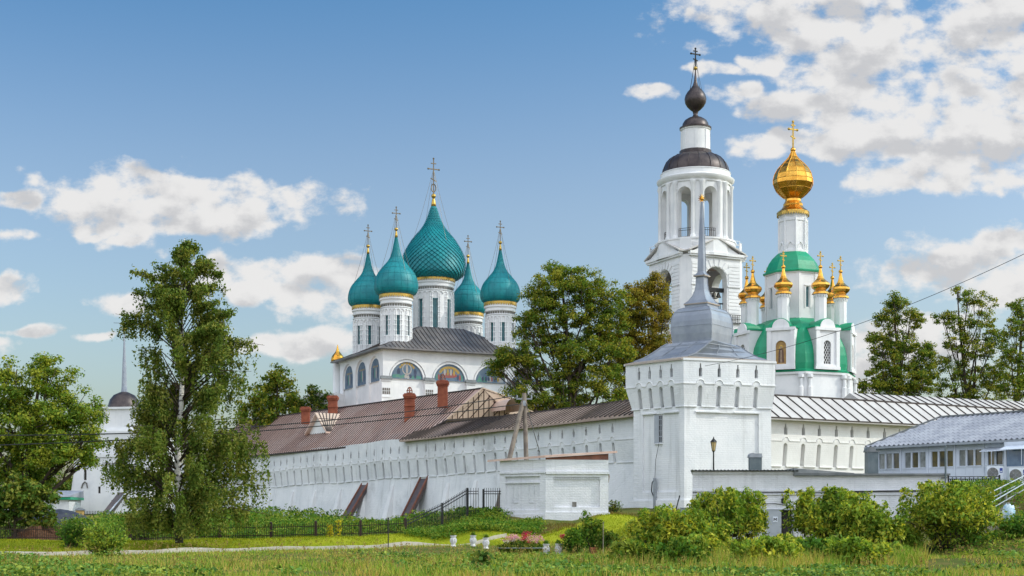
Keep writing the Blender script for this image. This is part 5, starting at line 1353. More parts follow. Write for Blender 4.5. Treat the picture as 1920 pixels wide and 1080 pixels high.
# ---- long low white building with the grey door
def build_low():
    Y = 80.0; k = Y/F; X = lambda px: (px-960)*k; Z = lambda py: CZ+(HZ-py)*k
    root = thing('service_building', 'long low white painted brick building with grey door below the cafe', 'building', (X(1530), Y+3, .6))
    w = MB(); x0, x1, xm = X(1298), X(1776), X(1490)
    Mx = axes((x0, Y), (1, 0, 0)); f = MB(Mx); L = x1-x0
    dx = lambda px: X(px)-x0
    f.arcade(0, L, -.2, Z(926), [(dx(1475.5), dx(1486)-dx(1465), -.2, Z(956), 'rect'), (dx(1574), .42, Z(966), Z(953), 'rect')], 0, .35, mb=1)
    f.arcade(0, dx(1490), Z(926), Z(884), [], -.06, .1); f.arcade(dx(1490), L, Z(926), Z(892), [], -.06, .1)
    f.box(0, L, -.1, -.063, Z(921), Z(918.5)); f.box(0, L, -.09, -.003, Z(928), Z(926)); f.box(0, dx(1490), -.13, -.063, Z(889), Z(884))
    w = f
    for (a, b, zt) in ((0, dx(1490), Z(884)), (dx(1490), L, Z(892))):
        a2 = a+(1.3 if a == 0 else 0); w.face([(a2, 9, -.2), (b, 9, -.2), (b, 9, zt), (a2, 9, zt)]); w.face([(a, -.06, zt), (b, -.06, zt), (b, 9, zt), (a2, 9, zt)])
    for a, s_ in ((0, 1.3), (L, 0)): w.face([(a, -.06, -.2), (a+s_, 9, -.2), (a+s_, 9, Z(885)), (a, -.06, Z(885))])
    wall = part('wall', w, [M['white_brick'], M['darkhole']], root)
    # roofs and copings
    r = MB(Mx); n = 60; L1 = dx(1492)+.1
    for j in range(n):
        a, b = -.15+(L1+.15)*j/n, -.15+(L1+.15)*(j+1)/n; ba = a+1.3*(1-j/n); bb_ = b+1.3*(1-(j+1)/n);
        h = lambda jj: .05*(jj % 2)
        r.hexa([(a, -.4, Z(884)+.02+h(j)), (b, -.4, Z(884)+.02+h(j+1)), (bb_, 9, Z(884)+.12+h(j+1)), (ba, 9, Z(884)+.12+h(j))], [(a, -.4, Z(884)+.05+h(j)), (b, -.4, Z(884)+.05+h(j+1)), (bb_, 9, Z(884)+.15+h(j+1)), (ba, 9, Z(884)+.15+h(j))])
    part('corrugated_roof', r, M['coping'], root)
    c = MB(Mx); c.box(dx(1487), L+.1, -.28, 9, Z(892)+.005, Z(888)); c.hexa([(dx(1487), -.3, Z(888)+.003), (dx(1600), -.3, Z(888)+.003), (dx(1600), 4, Z(888)+.003), (dx(1487), 4, Z(888)+.003)], [(dx(1487), -.25, Z(878)), (dx(1600), -.25, Z(887.2)), (dx(1600), 4, Z(886.5)), (dx(1487), 4, Z(877))])
    part('coping', c, M['coping'], root)
    d = MB(Mx); d.box(dx(1439), dx(1464), -.08, -.003, .4, Z(956)); d.box(dx(1438), dx(1487), -.1, -.003, Z(956), Z(954.5)); d.box(dx(1486), dx(1488.5), -.1, -.003, .3, Z(956))
    door = part('door', d, M['grey_door'], root)
    s = MB(Mx); cx_, cz_ = dx(1453), Z(974); s.box(cx_-.13, cx_+.13, -.1, -.083, cz_-.14, cz_+.16, 0)
    for a, b in (((-.07, -.08), (-.07, .09)), ((.07, -.08), (.07, .09)), ((-.07, .09), (0, -.02)), ((.07, .09), (0, -.02))):
        s.bar((cx_+a[0], -.105, cz_+a[1]), (cx_+b[0], -.105, cz_+b[1]), .035, .006, 1, up=(0, -1, 0))
    part('sign_plate', s, [M['pvc'], M['darkhole']], door)
    pn = MB(Mx); pn.box(dx(1574)-.2, dx(1574)+.2, .02, .34, Z(966)+.01, Z(953)-.01); part('shutter', pn, M['grey_door'], wall)
    cb = MB(Mx); cb.tube([(dx(1740), -.14, Z(920)), (dx(1580), -.14, Z(922)), (dx(1577), -.14, Z(926)), (dx(1575.5), -.08, Z(953))], .045, 5); cb.tube([(0, -.13, Z(924)), (dx(1490), -.13, Z(923.5)), (dx(1620), -.13, Z(924.5))], .025, 4)
    cb.tube([(dx(1490), -.05, Z(950)), (dx(1452), -.05, Z(944)), (dx(1400), -.05, Z(946))], .02, 4); part('conduit', cb, M['iron'], wall)
    la = MB(Mx); q = (dx(1467), -.22, Z(938)); la.tube([(q[0], -.06, q[2]+.25), (q[0], -.2, q[2]+.25), q], .025, 5); la.lathe([(.05, .12), (.12, .08), (.1, -.16), (.04, -.2)], (q[0], q[1]), 8, z0=q[2]); part('wall_lamp', la, M['iron'], wall)
    # metal vent box with curved cowl on the roof
    p = Vector((X(1425), Y+1.6, Z(876))); t = thing('roof_vent', 'small blue grey vent box with curved cowl on the corrugated roof edge', 'vent', p)
    kk = (Y+1.6)/F; b = MB(); hw = 11*kk; b.box(p.x-hw, p.x+hw, p.y-.3, p.y+.3, p.z-.3, zat(858, p.y)); part('box', b, M['duct'], t)
    b = MB(); b.box(p.x-hw-.06, p.x+hw+.03, p.y-.34, p.y+.34, zat(858, p.y), zat(856, p.y)); N = 8; b.prism([(p.x-hw+.05+.2*math.cos(PI*j/N)+.1, zat(856, p.y)+.2*math.sin(PI*j/N)) for j in range(N+1)], p.y-.34, p.y+.34); b.box(p.x-.2, p.x+hw, p.y-.33, p.y+.33, zat(856, p.y)+.003, zat(851, p.y)); part('cowl', b, M['rail'], t)
    # garden lamp behind the roof
    p = gpx(1338, 92); zt = zat(822, 92); t = thing('street_lamp', 'black lantern lamp post with amber glass before the square tower', 'lamp', p)
    b = MB(); b.tube([p, p+Vector((0, 0, 1.2)), (p.x, p.y, zat(846, 92))], [.09, .06, .045], 8); b.lathe([(.12, 0), (.12, .6), (.07, .75)], (p.x, p.y), 10, z0=p.z); part('post', b, M['iron'], t)
    z0_, z1_ = zat(845, 92), zat(829, 92); b = MB(); b.lathe([(.10, z0_), (.19, z1_)], (p.x, p.y), 6); ln = part('lantern', b, M['lampglass'], t)
    b = MB(); b.lathe([(.24, z1_), (.22, z1_+.05), (.08, z1_+.2), (.03, z1_+.28), (.04, z1_+.3), (.01, z1_+.36)], (p.x, p.y), 6); b.lathe([(.05, z0_-.08), (.12, z0_)], (p.x, p.y), 6)
    for j in range(6):
        a = 2*PI*j/6; b.bar((p.x+.10*math.sin(a), p.y-.10*math.cos(a), z0_), (p.x+.195*math.sin(a), p.y-.195*math.cos(a), z1_), .022)
    part('lantern_frame', b, M['iron'], ln)
    # concrete bank slab
    b = MB(); p0 = Vector((X(1660), Y-1.5, Z(988))); p1 = Vector((X(1752), Y-.9, Z(917)))
    pts = [(X(1655), Z(995)), (X(1672), Z(978)), (X(1715), Z(945)), (X(1752), Z(919)), (X(1800), Z(916)), (X(1800), Z(926)), (X(1765), Z(940)), (X(1735), Z(965)), (X(1710), Z(995))]
    b.prism(pts, Y-1.9, Y-.45); single('slope_slab', b, M['concrete'], (X(1710), Y-1.2, .5), 'stained concrete slab sloping down beside the low white building', 'slab')
    # downpipe at the corner
    xq, yq = X(1770), Y-.3; b = MB(); b.tube([(xq, yq, zat(836, yq)), (xq, yq, zat(900, yq)), (xq-.03, yq, zat(908, yq)), (xq-.35, yq, zat(917, yq))], .055, 8)
    t = thing('downpipe', 'grey drainpipe standing at the right corner of the low white building', 'pipe', (xq, yq, zat(917, yq))); part('pipe', b, M['duct'], t)
    b = MB()
    for py in (896, 908): b.bar((xq-.22, yq+.1, zat(py, yq)), (xq+.1, yq-.0, zat(py, yq)), .05)
    part('bracket', b, M['iron'], t)
    # rusty drum on a stand next to the door
    p = Vector((X(1528), Y-1.0, gz(X(1528), Y-1.0))); t = thing('metal_drum', 'orange red metal drum on a black stand against the low white wall', 'drum', p)
    zz = zat(963, p.y); b = MB(); Md = Matrix.Translation(Vector((p.x, p.y, zz))) @ Matrix.Rotation(rad(80), 4, 'Y')
    b2 = MB(Md); b2.lathe([(.12, -.36), (.24, -.3), (.27, -.1), (.28, -.08), (.27, -.05), (.27, .12), (.28, .14), (.26, .18), (.2, .34), (.1, .38)], (0, 0), 16); part('body', b2, M['red_machine'], t, smooth=35)
    b = MB()
    for sx in (-.3, .35):
        for sy in (-.2, .2): b.bar((p.x+sx, p.y+sy, p.z-.1), (p.x+sx*.8, p.y+sy*.6, zz-.2), .05)
    b.bar((p.x-.3, p.y, zz-.25), (p.x+.5, p.y, zz-.25), .06); b.tube([(p.x+.35, p.y, zz), (p.x+.55, p.y, zz+.06), (p.x+.6, p.y, zz+.14)], .04, 5); part('stand', b, M['iron'], t)
build_low()

# ---- cafe pavilion
def build_cafe():
    A = Vector((23.15, 90.6, 0)); D = Vector((6.1, -7.6, 0)).normalized(); Mx = axes(A, D); L = 9.75; g = 4.0; ze = 6.62
    root = thing('cafe_pavilion', 'white glazed pavilion with pale ribbed tile roof above the low white building', 'pavilion', (27, 89, 4))
    w = MB(Mx); bay = L/5; ops = []
    for k in range(5):
        for j in range(3): ops.append((bay*k+.24+.28+(bay-.32)/3*j, (bay-.32)/3-.06, 5.33, 6.27, 'rect'))
    w.arcade(0, L, g-1.5, ze, ops, 0, .12, back=False); 
    for k in range(6): w.box(bay*k-.05, bay*k+.05, -.06, -.003, g-1.5, ze-.02)
    for k in range(5):
        for j in range(1, 3): w.box(bay*k+.14+(bay-.28)/3*j-.02, bay*k+.14+(bay-.28)/3*j+.02, -.02, -.003, g, 5.2)
        w.box(bay*k+.05, bay*(k+1)-.05, -.03, -.003, 5.22, 5.28)
    w.face([(0, 0, g-1.5), (0, 8, g-1.5), (0, 8, ze), (0, 0, ze)]); w.face([(0, 8, g-1.5), (L+9, 8, g-1.5), (L+9, 8, ze+1), (0, 8, ze+1)]); w.box(.1, L, .5, 7.5, g-.3, g)
    wall = part('wall', w, M['pvc'], root)
    for k in range(5):
        fr = MB(Mx); f_ = bay*k+.12; W = bay-.24
        fr.box(f_, f_+W, -.04, -.003, 6.29, 6.35); fr.box(f_, f_+W, -.06, -.003, 5.28, 5.33)
        for j in range(3):
            uc, ww_ = ops[k*3+j][0], ops[k*3+j][1]
            for x in (uc-ww_/2, uc+ww_/2): fr.box(x-.025, x+.025, -.035, .11, 5.33, 6.27)
        wf = part('window', fr, M['pvc'], wall)
        for j in range(3):
            uc, ww_ = ops[k*3+j][0], ops[k*3+j][1]; pn = MB(Mx); pn.box(uc-ww_/2+.02, uc+ww_/2-.02, .06, .08, 5.33, 6.27); part('pane', pn, M['glass_pale' if (k*3+j) in (0, 1, 3, 5, 9) else 'glass'], wf)
    # ribbed tile roof
    r = MB(Mx); N = 200; M_ = 9; x0, x1 = -.4, L+7.6
    def P(i, j):
        x = x0+(x1-x0)*i/N; t = j/M_; y = -.55+4.6*t
        yr = min(y, 1e9); lim = max(0.0, min(1.0, (x-x0)/2.6))
        tt = min(t, max(lim, .02)); y = -.55+4.6*tt
        return (x, y, ze+.12+1.95*tt+.055*math.sin(i*PI/2)+.03*((j % 1)))
    for i in range(N):
        for j in range(M_):
            a, b, c, d = P(i, j), P(i+1, j), P(i+1, j+1), P(i, j+1)
            a = (a[0], a[1], a[2]+.02); b = (b[0], b[1], b[2]+.02)
            r.face([a, b, c, d]); r.face([(a[0], a[1], a[2]-.02), (b[0], b[1], b[2]-.02), b, a])
    part('roof', r, M['tile_pale'], root)
    rc = MB(Mx); rc.face([(x0, -.5, ze+.1), (x1, -.5, ze+.1), (x1, 4, ze+2.0), (x0+2.6, 4, ze+2.0)]); rc.face([(x0, -.5, ze+.1), (x0+2.6, 4, ze+2.0), (x0, 8, ze)]); rc.face([(x0+2.6, 4.05, ze+2.07), (x1, 4.05, ze+2.07), (x1, 8.5, ze), (x0, 8.5, ze)]); rc.bar((x0+2.4, 4.05, ze+2.12), (x1, 4.05, ze+2.12), .2, .1); rc.bar((x0, -.5, ze+.16), (x0+2.4, 4.05, ze+2.12), .16, .1)
    part('roof_deck', rc, M['coping'], root)
    gt = MB(Mx); gt.box(x0, x1, -.64, -.5, ze-.04, ze+.1); gt.box(x0, x1, -.5, 0, ze-.02, ze+.02); part('gutter', gt, M['rail'], root)
    # corner bay with bluish glazing and awnings
    bb = MB(Mx); bb.box(L, L+.12, -.9, 0, g-1, ze-.05); bb.box(L+7, L+7.15, -.9, 8, g-1.5, ze-.02); bb.prism([(L+7.02, ze-.02), (L+7.12, ze-.02), (L+7.12, ze+.4), (L+7.02, ze+.4)], 0, 7.5); bb.box(L, L+7, -.9, -.86, g-1, 5.15); bb.box(L, L+7, -.9, -.86, 6.35, ze-.05)
    for k in range(6): bb.box(L+1.25*k, L+1.25*k+.1, -.93, -.84, g-1, ze-.05)
    bay_ = part('corner_bay', bb, M['pvc'], root)
    for k in range(5): pb = MB(Mx); pb.box(L+1.25*k+.1, L+1.25*k+1.25, -.88, -.87, 5.15, 6.35); part('pane', pb, M['glass_blue'], bay_)
    for (xa, xb, y0) in ((L-1.75, L-.15, -.01), (L+.1, L+3, -.92)):
        aw = MB(Mx); aw.hexa([(xa, y0-.75, 6.08), (xb, y0-.75, 6.08), (xb, y0, 6.32), (xa, y0, 6.32)], [(xa, y0-.75, 6.11), (xb, y0-.75, 6.11), (xb, y0, 6.36), (xa, y0, 6.36)]); aw.tube([((xa+xb)/2, y0-.74, 6.08), ((xa+xb)/2, y0-.74, 5.2)], .02, 5); part('awning', aw, M['pvc'], root)
    # grey-green flue box on the left end
    p = at(1634, 886, 88.5); t = thing('flue_box', 'dark grey green duct with rounded cap at the left end of the pavilion', 'duct', (p.x, p.y, 4.2))
    b = MB(); b.box(p.x-.33, p.x+.33, p.y-.4, p.y+.4, 3.4, zat(846, p.y)); part('body', b, M['duct'], t)
    b = MB(); N = 8; zc = zat(846, p.y); b.prism([(p.x-.1+.28*math.cos(PI*j/N), zc+.003+.26*math.sin(PI*j/N)) for j in range(N+1)], p.y-.45, p.y+.45); b.box(p.x-.4, p.x+.42, p.y-.46, p.y+.46, zc-.06, zc+.002); part('cap', b, M['coping'], t)
    # air conditioners
    def ac(px, py, Y, w, label):
        p = at(px, py, Y); h = w*.82; t = thing('air_conditioner', label, 'air conditioner', (p.x, p.y, p.z-h/2), 'outdoor units by the pavilion')
        b = MB(); b.box(p.x-w/2, p.x+w/2, p.y-.17, p.y+.17, p.z-h/2, p.z+h/2); b.box(p.x+w*.22, p.x+w*.235, p.y-.174, p.y-.1702, p.z-h/2+.02, p.z+h/2-.02); part('casing', b, M['pvc'], t)
        f = MB(); cx_ = p.x-w*.14; R = h*.40
        for q in (1, .82, .64, .46, .28): f.tube([(cx_+R*q*math.cos(a), p.y-.185, p.z+R*q*math.sin(a)) for a in np.linspace(0, 2*PI, 21)], .009, 4)
        for k in range(8): a = 2*PI*k/8; f.tube([(cx_, p.y-.185, p.z), (cx_+R*math.cos(a), p.y-.185, p.z+R*math.sin(a))], .008, 4)
        part('grille', f, M['rail'], t)
        f = MB(); f.prism([(cx_+R*math.cos(2*PI*k/24), p.z+R*math.sin(2*PI*k/24)) for k in range(24)], p.y-.176, p.y-.1703); 
        for k in range(4): a = 2*PI*k/4+.4; f.prism([(cx_, p.z), (cx_+R*.85*math.cos(a), p.z+R*.85*math.sin(a)), (cx_+R*.8*math.cos(a+.7), p.z+R*.8*math.sin(a+.7))], p.y-.181, p.y-.1765)
        part('fan', f, M['greyhole'], t)
        l = MB(); lx = p.x+w*.36; l.box(lx-w*.085, lx+w*.085, p.y-.178, p.y-.1703, p.z+h*.02, p.z+h*.36, 0); l.box(lx-w*.06, lx+w*.06, p.y-.181, p.y-.1783, p.z+h*.08, p.z+h*.15, 1); part('badge', l, [M['blue_label'], M['pvc']], t)
        s = MB(); 
        for sx in (-.35, .35): s.box(p.x+sx*w-.03, p.x+sx*w+.03, p.y-.2, p.y+.5, p.z-h/2-.06, p.z-h/2-.002); s.box(p.x+sx*w-.03, p.x+sx*w+.03, p.y+.44, p.y+.5, p.z-h/2-1.2, p.z-h/2-.061)
        part('bracket', s, M['rail'], t)
    ac(1864, 887, 80.5, .95, 'white outdoor unit with round fan, left of the two by the pavilion'); ac(1907, 891, 78, 1.0, 'white outdoor unit with round fan, right of the two by the pavilion')
    # decorative railing
    p0, p1 = at(1778, 914, 80.2), at(1874, 914, 79.4); t = thing('ornate_railing', 'black wrought iron railing with scrolls on the terrace edge by the pavilion', 'railing', p0)
    h = 20*80/F; f = MB(); up = Vector((0, 0, 1)); dd = (p1-p0); Lr = dd.length; dd.normalize()
    for z_ in (.06, h-.12, h): f.bar(p0+up*z_, p1+up*z_, .045)
    part('rail', f, M['iron'], t)
    for q in (p0, p1): b = MB(); b.bar(q-up*.4, q+up*(h+.1), .08); part('post', b, M['iron'], t)
    n = 12
    for k in range(n):
        b = MB(); c = p0+dd*(Lr*(k+.5)/n); b.bar(p0+dd*(Lr*k/n)+up*.06, p0+dd*(Lr*k/n)+up*h, .03)
        for s in (-1, 1):
            for z_ in (h*.32, h*.66): b.tube([c+dd*s*(.055+.045*math.cos(a))+up*(z_+.075*math.sin(a)) for a in np.linspace(0, 2*PI*.8, 8)], .013, 4)
        b.bar(c+up*.06, c+up*(h-.12), .022); b.ball(c+up*h*.5, .04, 6, 4); part('baluster', b, M['iron'], t)
    # steps with handrails down the bank
    t = thing('stair_rail', 'galvanised handrails beside concrete steps on the grassy bank at right', 'handrail', gpx(1850, 69))
    for (a, b, nm) in ((at(1812, 946, 68.5), at(1925, 890, 73.5), 0), (at(1838, 954, 67), at(1925, 904, 71.2), 1)):
        f = MB(); f.tube([a, b], .035, 6); f.tube([a-Vector((0, 0, .3)), b-Vector((0, 0, .3))], .025, 6); part('rail', f, M['rail'], t)
        for q in (.12, .55, .95):
            p = a.lerp(b, q); g_ = MB(); g_.tube([(p.x, p.y, gz(p.x, p.y)-.1), p], .035, 6); part('post', g_, M['rail'], t)
    a, b = gpx(1852, 66.5), gpx(1935, 72)
    t = thing('steps', 'concrete steps climbing the grassy bank between galvanised handrails', 'steps', a)
    for k in range(9):
        p = a.lerp(b, k/9); z_ = p.z; s = MB(); s.box(p.x-.7, p.x+.7, p.y-.1, p.y+.65, z_-.4, z_+.16); part('tread', s, M['concrete'], t)
    # bags
    def bag(px, py, Y, w, h, mat, label, seed, name='plastic_bag'):
        p = gpx(px, Y); b = MB(); rn = random.Random(seed); N, K = 18, 10
        rg = []
        for k in range(K+1):
            th = PI*k/K; rr = max(.02, math.sin(th)**.7); zz = h*.5*(1-math.cos(th))
            rg.append([(p.x+w/2*rr*math.cos(2*PI*j/N)*(1+.2*math.sin(j*2.3+k)+.28*rn.random()), p.y+w*.4*rr*math.sin(2*PI*j/N), p.z-.05+zz+.12*h*rn.random()) for j in range(N)])
        for k in range(K):
            for j in range(N): b.face([rg[k][j], rg[k][(j+1) % N], rg[k+1][(j+1) % N], rg[k+1][j]])
        single(name, b, mat, p, label, 'bag', smooth=True)
    bag(1891, 950, 67.6, .5, .95, M['blue_bag'], 'pale blue plastic bag on the steps at the right edge', 1)
    bag(1662, 998, 72.0, .7, .55, M['white_bag'], 'white and blue plastic sack among the shrubs below the concrete slab', 2)
build_cafe()
# ------------------------------------------------------------------ vegetation
RNG = np.random.default_rng(11)
def unit(v): return v/np.maximum(np.linalg.norm(v, axis=1, keepdims=True), 1e-9)
def leaf_quads(P, size, asp=.6, up=.35, out=None, droop=0.0, jit=.35):
    """pointed four-sided leaves at points P"""
    n = len(P); N = RNG.normal(size=(n, 3)); N[:, 2] += up*2
    if out is not None: N += out*1.2
    N = unit(N); T = RNG.normal(size=(n, 3)); T[:, 2] -= droop*2.5
    T = unit(T - N*(T*N).sum(1, keepdims=True)); B = np.cross(N, T)
    s = size*(1+jit*RNG.normal(size=(n, 1))).clip(.45, 1.8)
    h = T*s*.5; b = B*s*.5*asp
    fold = N*s*.08
    V = np.stack([P-h, P+b+fold, P+h, P-b+fold], 1)
    return V.reshape(-1, 3)
def blob_points(n, c, r, flat=1.0, power=.5):
    d = unit(RNG.normal(size=(n, 3))); k = RNG.random((n, 1))**power
    return np.asarray(c) + d*k*np.array([r, r, r*flat]), d
def crown_points(lobes, clump_r, per, dens=1.0, shell=.42):
    """leaf clumps spread through ellipsoid lobes (cx,cy,cz,rx,ry,rz)"""
    pts, outs, cl = [], [], []
    for (cx, cy, cz, rx, ry, rz) in lobes:
        area = (rx*ry*rz)**(2/3); n = max(4, int(dens*4.6*area/clump_r**2))
        d = unit(RNG.normal(size=(n, 3))); k = RNG.random((n, 1))**shell
        C = np.array([cx, cy, cz]) + d*k*np.array([rx, ry, rz])
        for c, dd, kk in zip(C, d, k[:, 0]):
            r = clump_r*RNG.uniform(.6, 1.25); m = int(per*RNG.uniform(.6, 1.3))
            q, o = blob_points(m, c + dd*.0, r, .62, .6)
            pts.append(q); outs.append(o*.5+dd*.5); cl.append(c)
    return np.concatenate(pts), np.concatenate(outs), np.array(cl)
def tree_px(name, label, base, Y, lobes, mats, leaf=.2, clump=.75, per=60, dens=1.0, trunk_r=.3, bark='bark', shell=.42, cat='tree', group=None, asp=.65, trunk_top=None, bare=None, depth=.9, rz_min=None, droop=0.0):
    b = gpx(base, Y); root = thing(name, label, cat, b, group)
    k = Y/F; L = []
    for i, (px, py, rx, ry) in enumerate(lobes):
        off = RNG.uniform(-.35, .35)*rx*k
        L.append(((px-960)*k, Y+off, CZ+(HZ-py)*k, rx*k, min(rx, ry*1.6)*k*depth, ry*k))
    P, O, Cn = crown_points(L, clump, per, dens, shell)
    V = leaf_quads(P, leaf, asp, .35, O, droop)
    np_mesh('crown', V, 4, mats, root)
    # trunk and limbs
    mb = MB(); tops = sorted(L, key=lambda q: -q[2]); top = tops[0]
    H = top[2]-b.z if trunk_top is None else zat(trunk_top, Y)-b.z
    wob = lambda t: Vector((math.sin(t*5+base)*.18*H*.06, math.cos(t*4)*.05*H*.06, 0))
    ax = lambda t: Vector((b.x+(top[0]-b.x)*t*.9, b.y+(top[1]-b.y)*t, b.z-.2+H*t))+wob(t)
    mb.tube([ax(t) for t in np.linspace(0, 1, 9)], [trunk_r*(1-.85*t)*(1.25 if t == 0 else 1) for t in np.linspace(0, 1, 9)], 8)
    for (cx, cy, cz, rx, ry, rz) in L:
        t0 = min(.8, max(.18, (cz-b.z)/H-.28+RNG.uniform(-.06, .06))); s = ax(t0); e = Vector((cx, cy, cz))
        if (e-s).length < .8: continue
        m = s.lerp(e, .5)+Vector((RNG.uniform(-.3, .3), RNG.uniform(-.3, .3), (e-s).length*-.06))
        rr = trunk_r*(1-.8*t0)*.55
        mb.tube([s, m, e], [rr, rr*.7, rr*.32], 6)
        for q in range(5):
            d = Vector(unit(RNG.normal(size=(1, 3)))[0]); e2 = e + Vector((d.x*rx, d.y*ry, abs(d.z)*rz*.8))*.85
            mb.tube([m.lerp(e, RNG.uniform(.3, 1)), (m+e2)/2+Vector((0, 0, .1)), e2], [rr*.42, rr*.28, .02], 5)
    part('trunk', mb, M[bark], root, smooth=True)
    return root

# left broadleaf
tree_px('broadleaf_tree', 'large leafy tree filling the left edge beside the birch', 35, 99,
    [(95, 710, 55, 38), (40, 740, 60, 42), (150, 765, 45, 40), (110, 780, 70, 50), (165, 820, 38, 40), (60, 830, 75, 50), (120, 855, 60, 38), (20, 790, 60, 50), (0, 880, 60, 45), (165, 862, 25, 22), (60, 905, 45, 35), (-40, 800, 60, 80), (75, 690, 30, 22), (10, 700, 30, 30)],
    M['leaf_lime'], .17, .8, 165, 1.15, .42, group='trees round the monastery')
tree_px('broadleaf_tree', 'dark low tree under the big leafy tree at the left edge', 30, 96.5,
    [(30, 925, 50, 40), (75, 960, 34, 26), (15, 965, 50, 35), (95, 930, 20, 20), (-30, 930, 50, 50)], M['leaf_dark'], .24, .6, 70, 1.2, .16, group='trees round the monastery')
# trees right of the birch
tree_px('round_tree', 'rounded olive green tree between the birch and the cathedral', 512, 172,
    [(515, 715, 38, 26), (490, 745, 32, 30), (540, 750, 30, 30), (515, 775, 45, 30), (470, 770, 28, 40), (520, 700, 22, 14)], M['leaf_mid'], .30, .9, 60, 1.25, .3, group='trees round the monastery')
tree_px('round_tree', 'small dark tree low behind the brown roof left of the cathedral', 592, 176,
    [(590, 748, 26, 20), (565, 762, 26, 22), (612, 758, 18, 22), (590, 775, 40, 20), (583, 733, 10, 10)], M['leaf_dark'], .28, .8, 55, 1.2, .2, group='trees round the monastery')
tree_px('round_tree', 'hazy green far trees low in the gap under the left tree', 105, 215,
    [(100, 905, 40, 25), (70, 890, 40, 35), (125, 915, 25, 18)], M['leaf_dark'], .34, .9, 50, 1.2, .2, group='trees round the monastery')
# big central trees
tree_px('broadleaf_tree', 'large tree with dark limbs between the cathedral and the bell tower', 1085, 128,
    [(1055, 530, 55, 30), (1010, 560, 38, 28), (1110, 545, 50, 32), (1150, 570, 35, 35), (1050, 585, 70, 34), (990, 610, 30, 30), (1125, 610, 55, 40), (1030, 640, 48, 34), (1090, 660, 48, 34), (975, 665, 32, 28), (1150, 660, 38, 40), (935, 690, 24, 18), (1000, 700, 38, 26), (1060, 720, 40, 30), (1130, 715, 42, 34), (980, 735, 34, 20), (1095, 755, 52, 22), (1030, 755, 45, 18), (1150, 750, 28, 25), (1045, 505, 25, 14), (950, 670, 30, 22), (1010, 755, 30, 16), (1070, 690, 40, 26)],
    M['leaf_mid'], .16, .68, 140, 1.3, .42, shell=.36, group='trees round the monastery')
tree_px('broadleaf_tree', 'yellowing tree close beside the bell tower', 1212, 132,
    [(1185, 560, 26, 30), (1210, 545, 26, 28), (1235, 540, 22, 24), (1168, 640, 28, 44), (1180, 600, 26, 40), (1160, 690, 24, 34), (1215, 590, 38, 34), (1245, 590, 18, 26), (1205, 640, 40, 36), (1235, 640, 26, 34), (1190, 690, 32, 30), (1215, 700, 38, 30), (1170, 725, 24, 26), (1228, 520, 12, 10)],
    M['leaf_yellow'], .15, .60, 125, 1.5, .3, group='trees round the monastery')
# right trees
tree_px('broadleaf_tree', 'tree right beside the gilt church, its right side lit yellow', 1683, 150,
    [(1685, 575, 22, 18), (1665, 600, 26, 22), (1705, 600, 24, 22), (1650, 640, 24, 28), (1690, 645, 38, 32), (1725, 660, 28, 32), (1660, 690, 36, 34), (1710, 700, 42, 34), (1740, 700, 22, 36), (1640, 715, 28, 24), (1690, 730, 60, 24), (1615, 728, 14, 10), (1680, 556, 8, 8)],
    M['leaf_mid'], .18, .7, 135, 1.15, .34, group='trees round the monastery')
tree_px('broadleaf_tree', 'tall open branched tree with see-through crown behind the gallery roof', 1822, 152,
    [(1815, 560, 24, 18), (1845, 565, 24, 16), (1770, 595, 18, 16), (1800, 600, 30, 22), (1840, 605, 30, 24), (1790, 640, 30, 22), (1830, 650, 42, 28), (1865, 640, 26, 28), (1780, 690, 34, 28), (1830, 700, 42, 30), (1870, 700, 30, 36), (1800, 735, 48, 22), (1850, 745, 48, 20), (1797, 545, 8, 8)],
    M['leaf_yellow'] if False else M['leaf_mid'], .17, .62, 90, .9, .34, shell=.36, group='trees round the monastery')
tree_px('broadleaf_tree', 'tree cut by the right edge of the photo above the gallery roof', 1912, 146,
    [(1915, 575, 22, 22), (1905, 615, 28, 26), (1940, 620, 30, 40), (1895, 660, 26, 28), (1930, 690, 40, 40), (1900, 720, 36, 28), (1960, 660, 40, 50), (1985, 720, 40, 40)], M['leaf_mid'], .17, .66, 125, 1.0, .32, group='trees round the monastery')

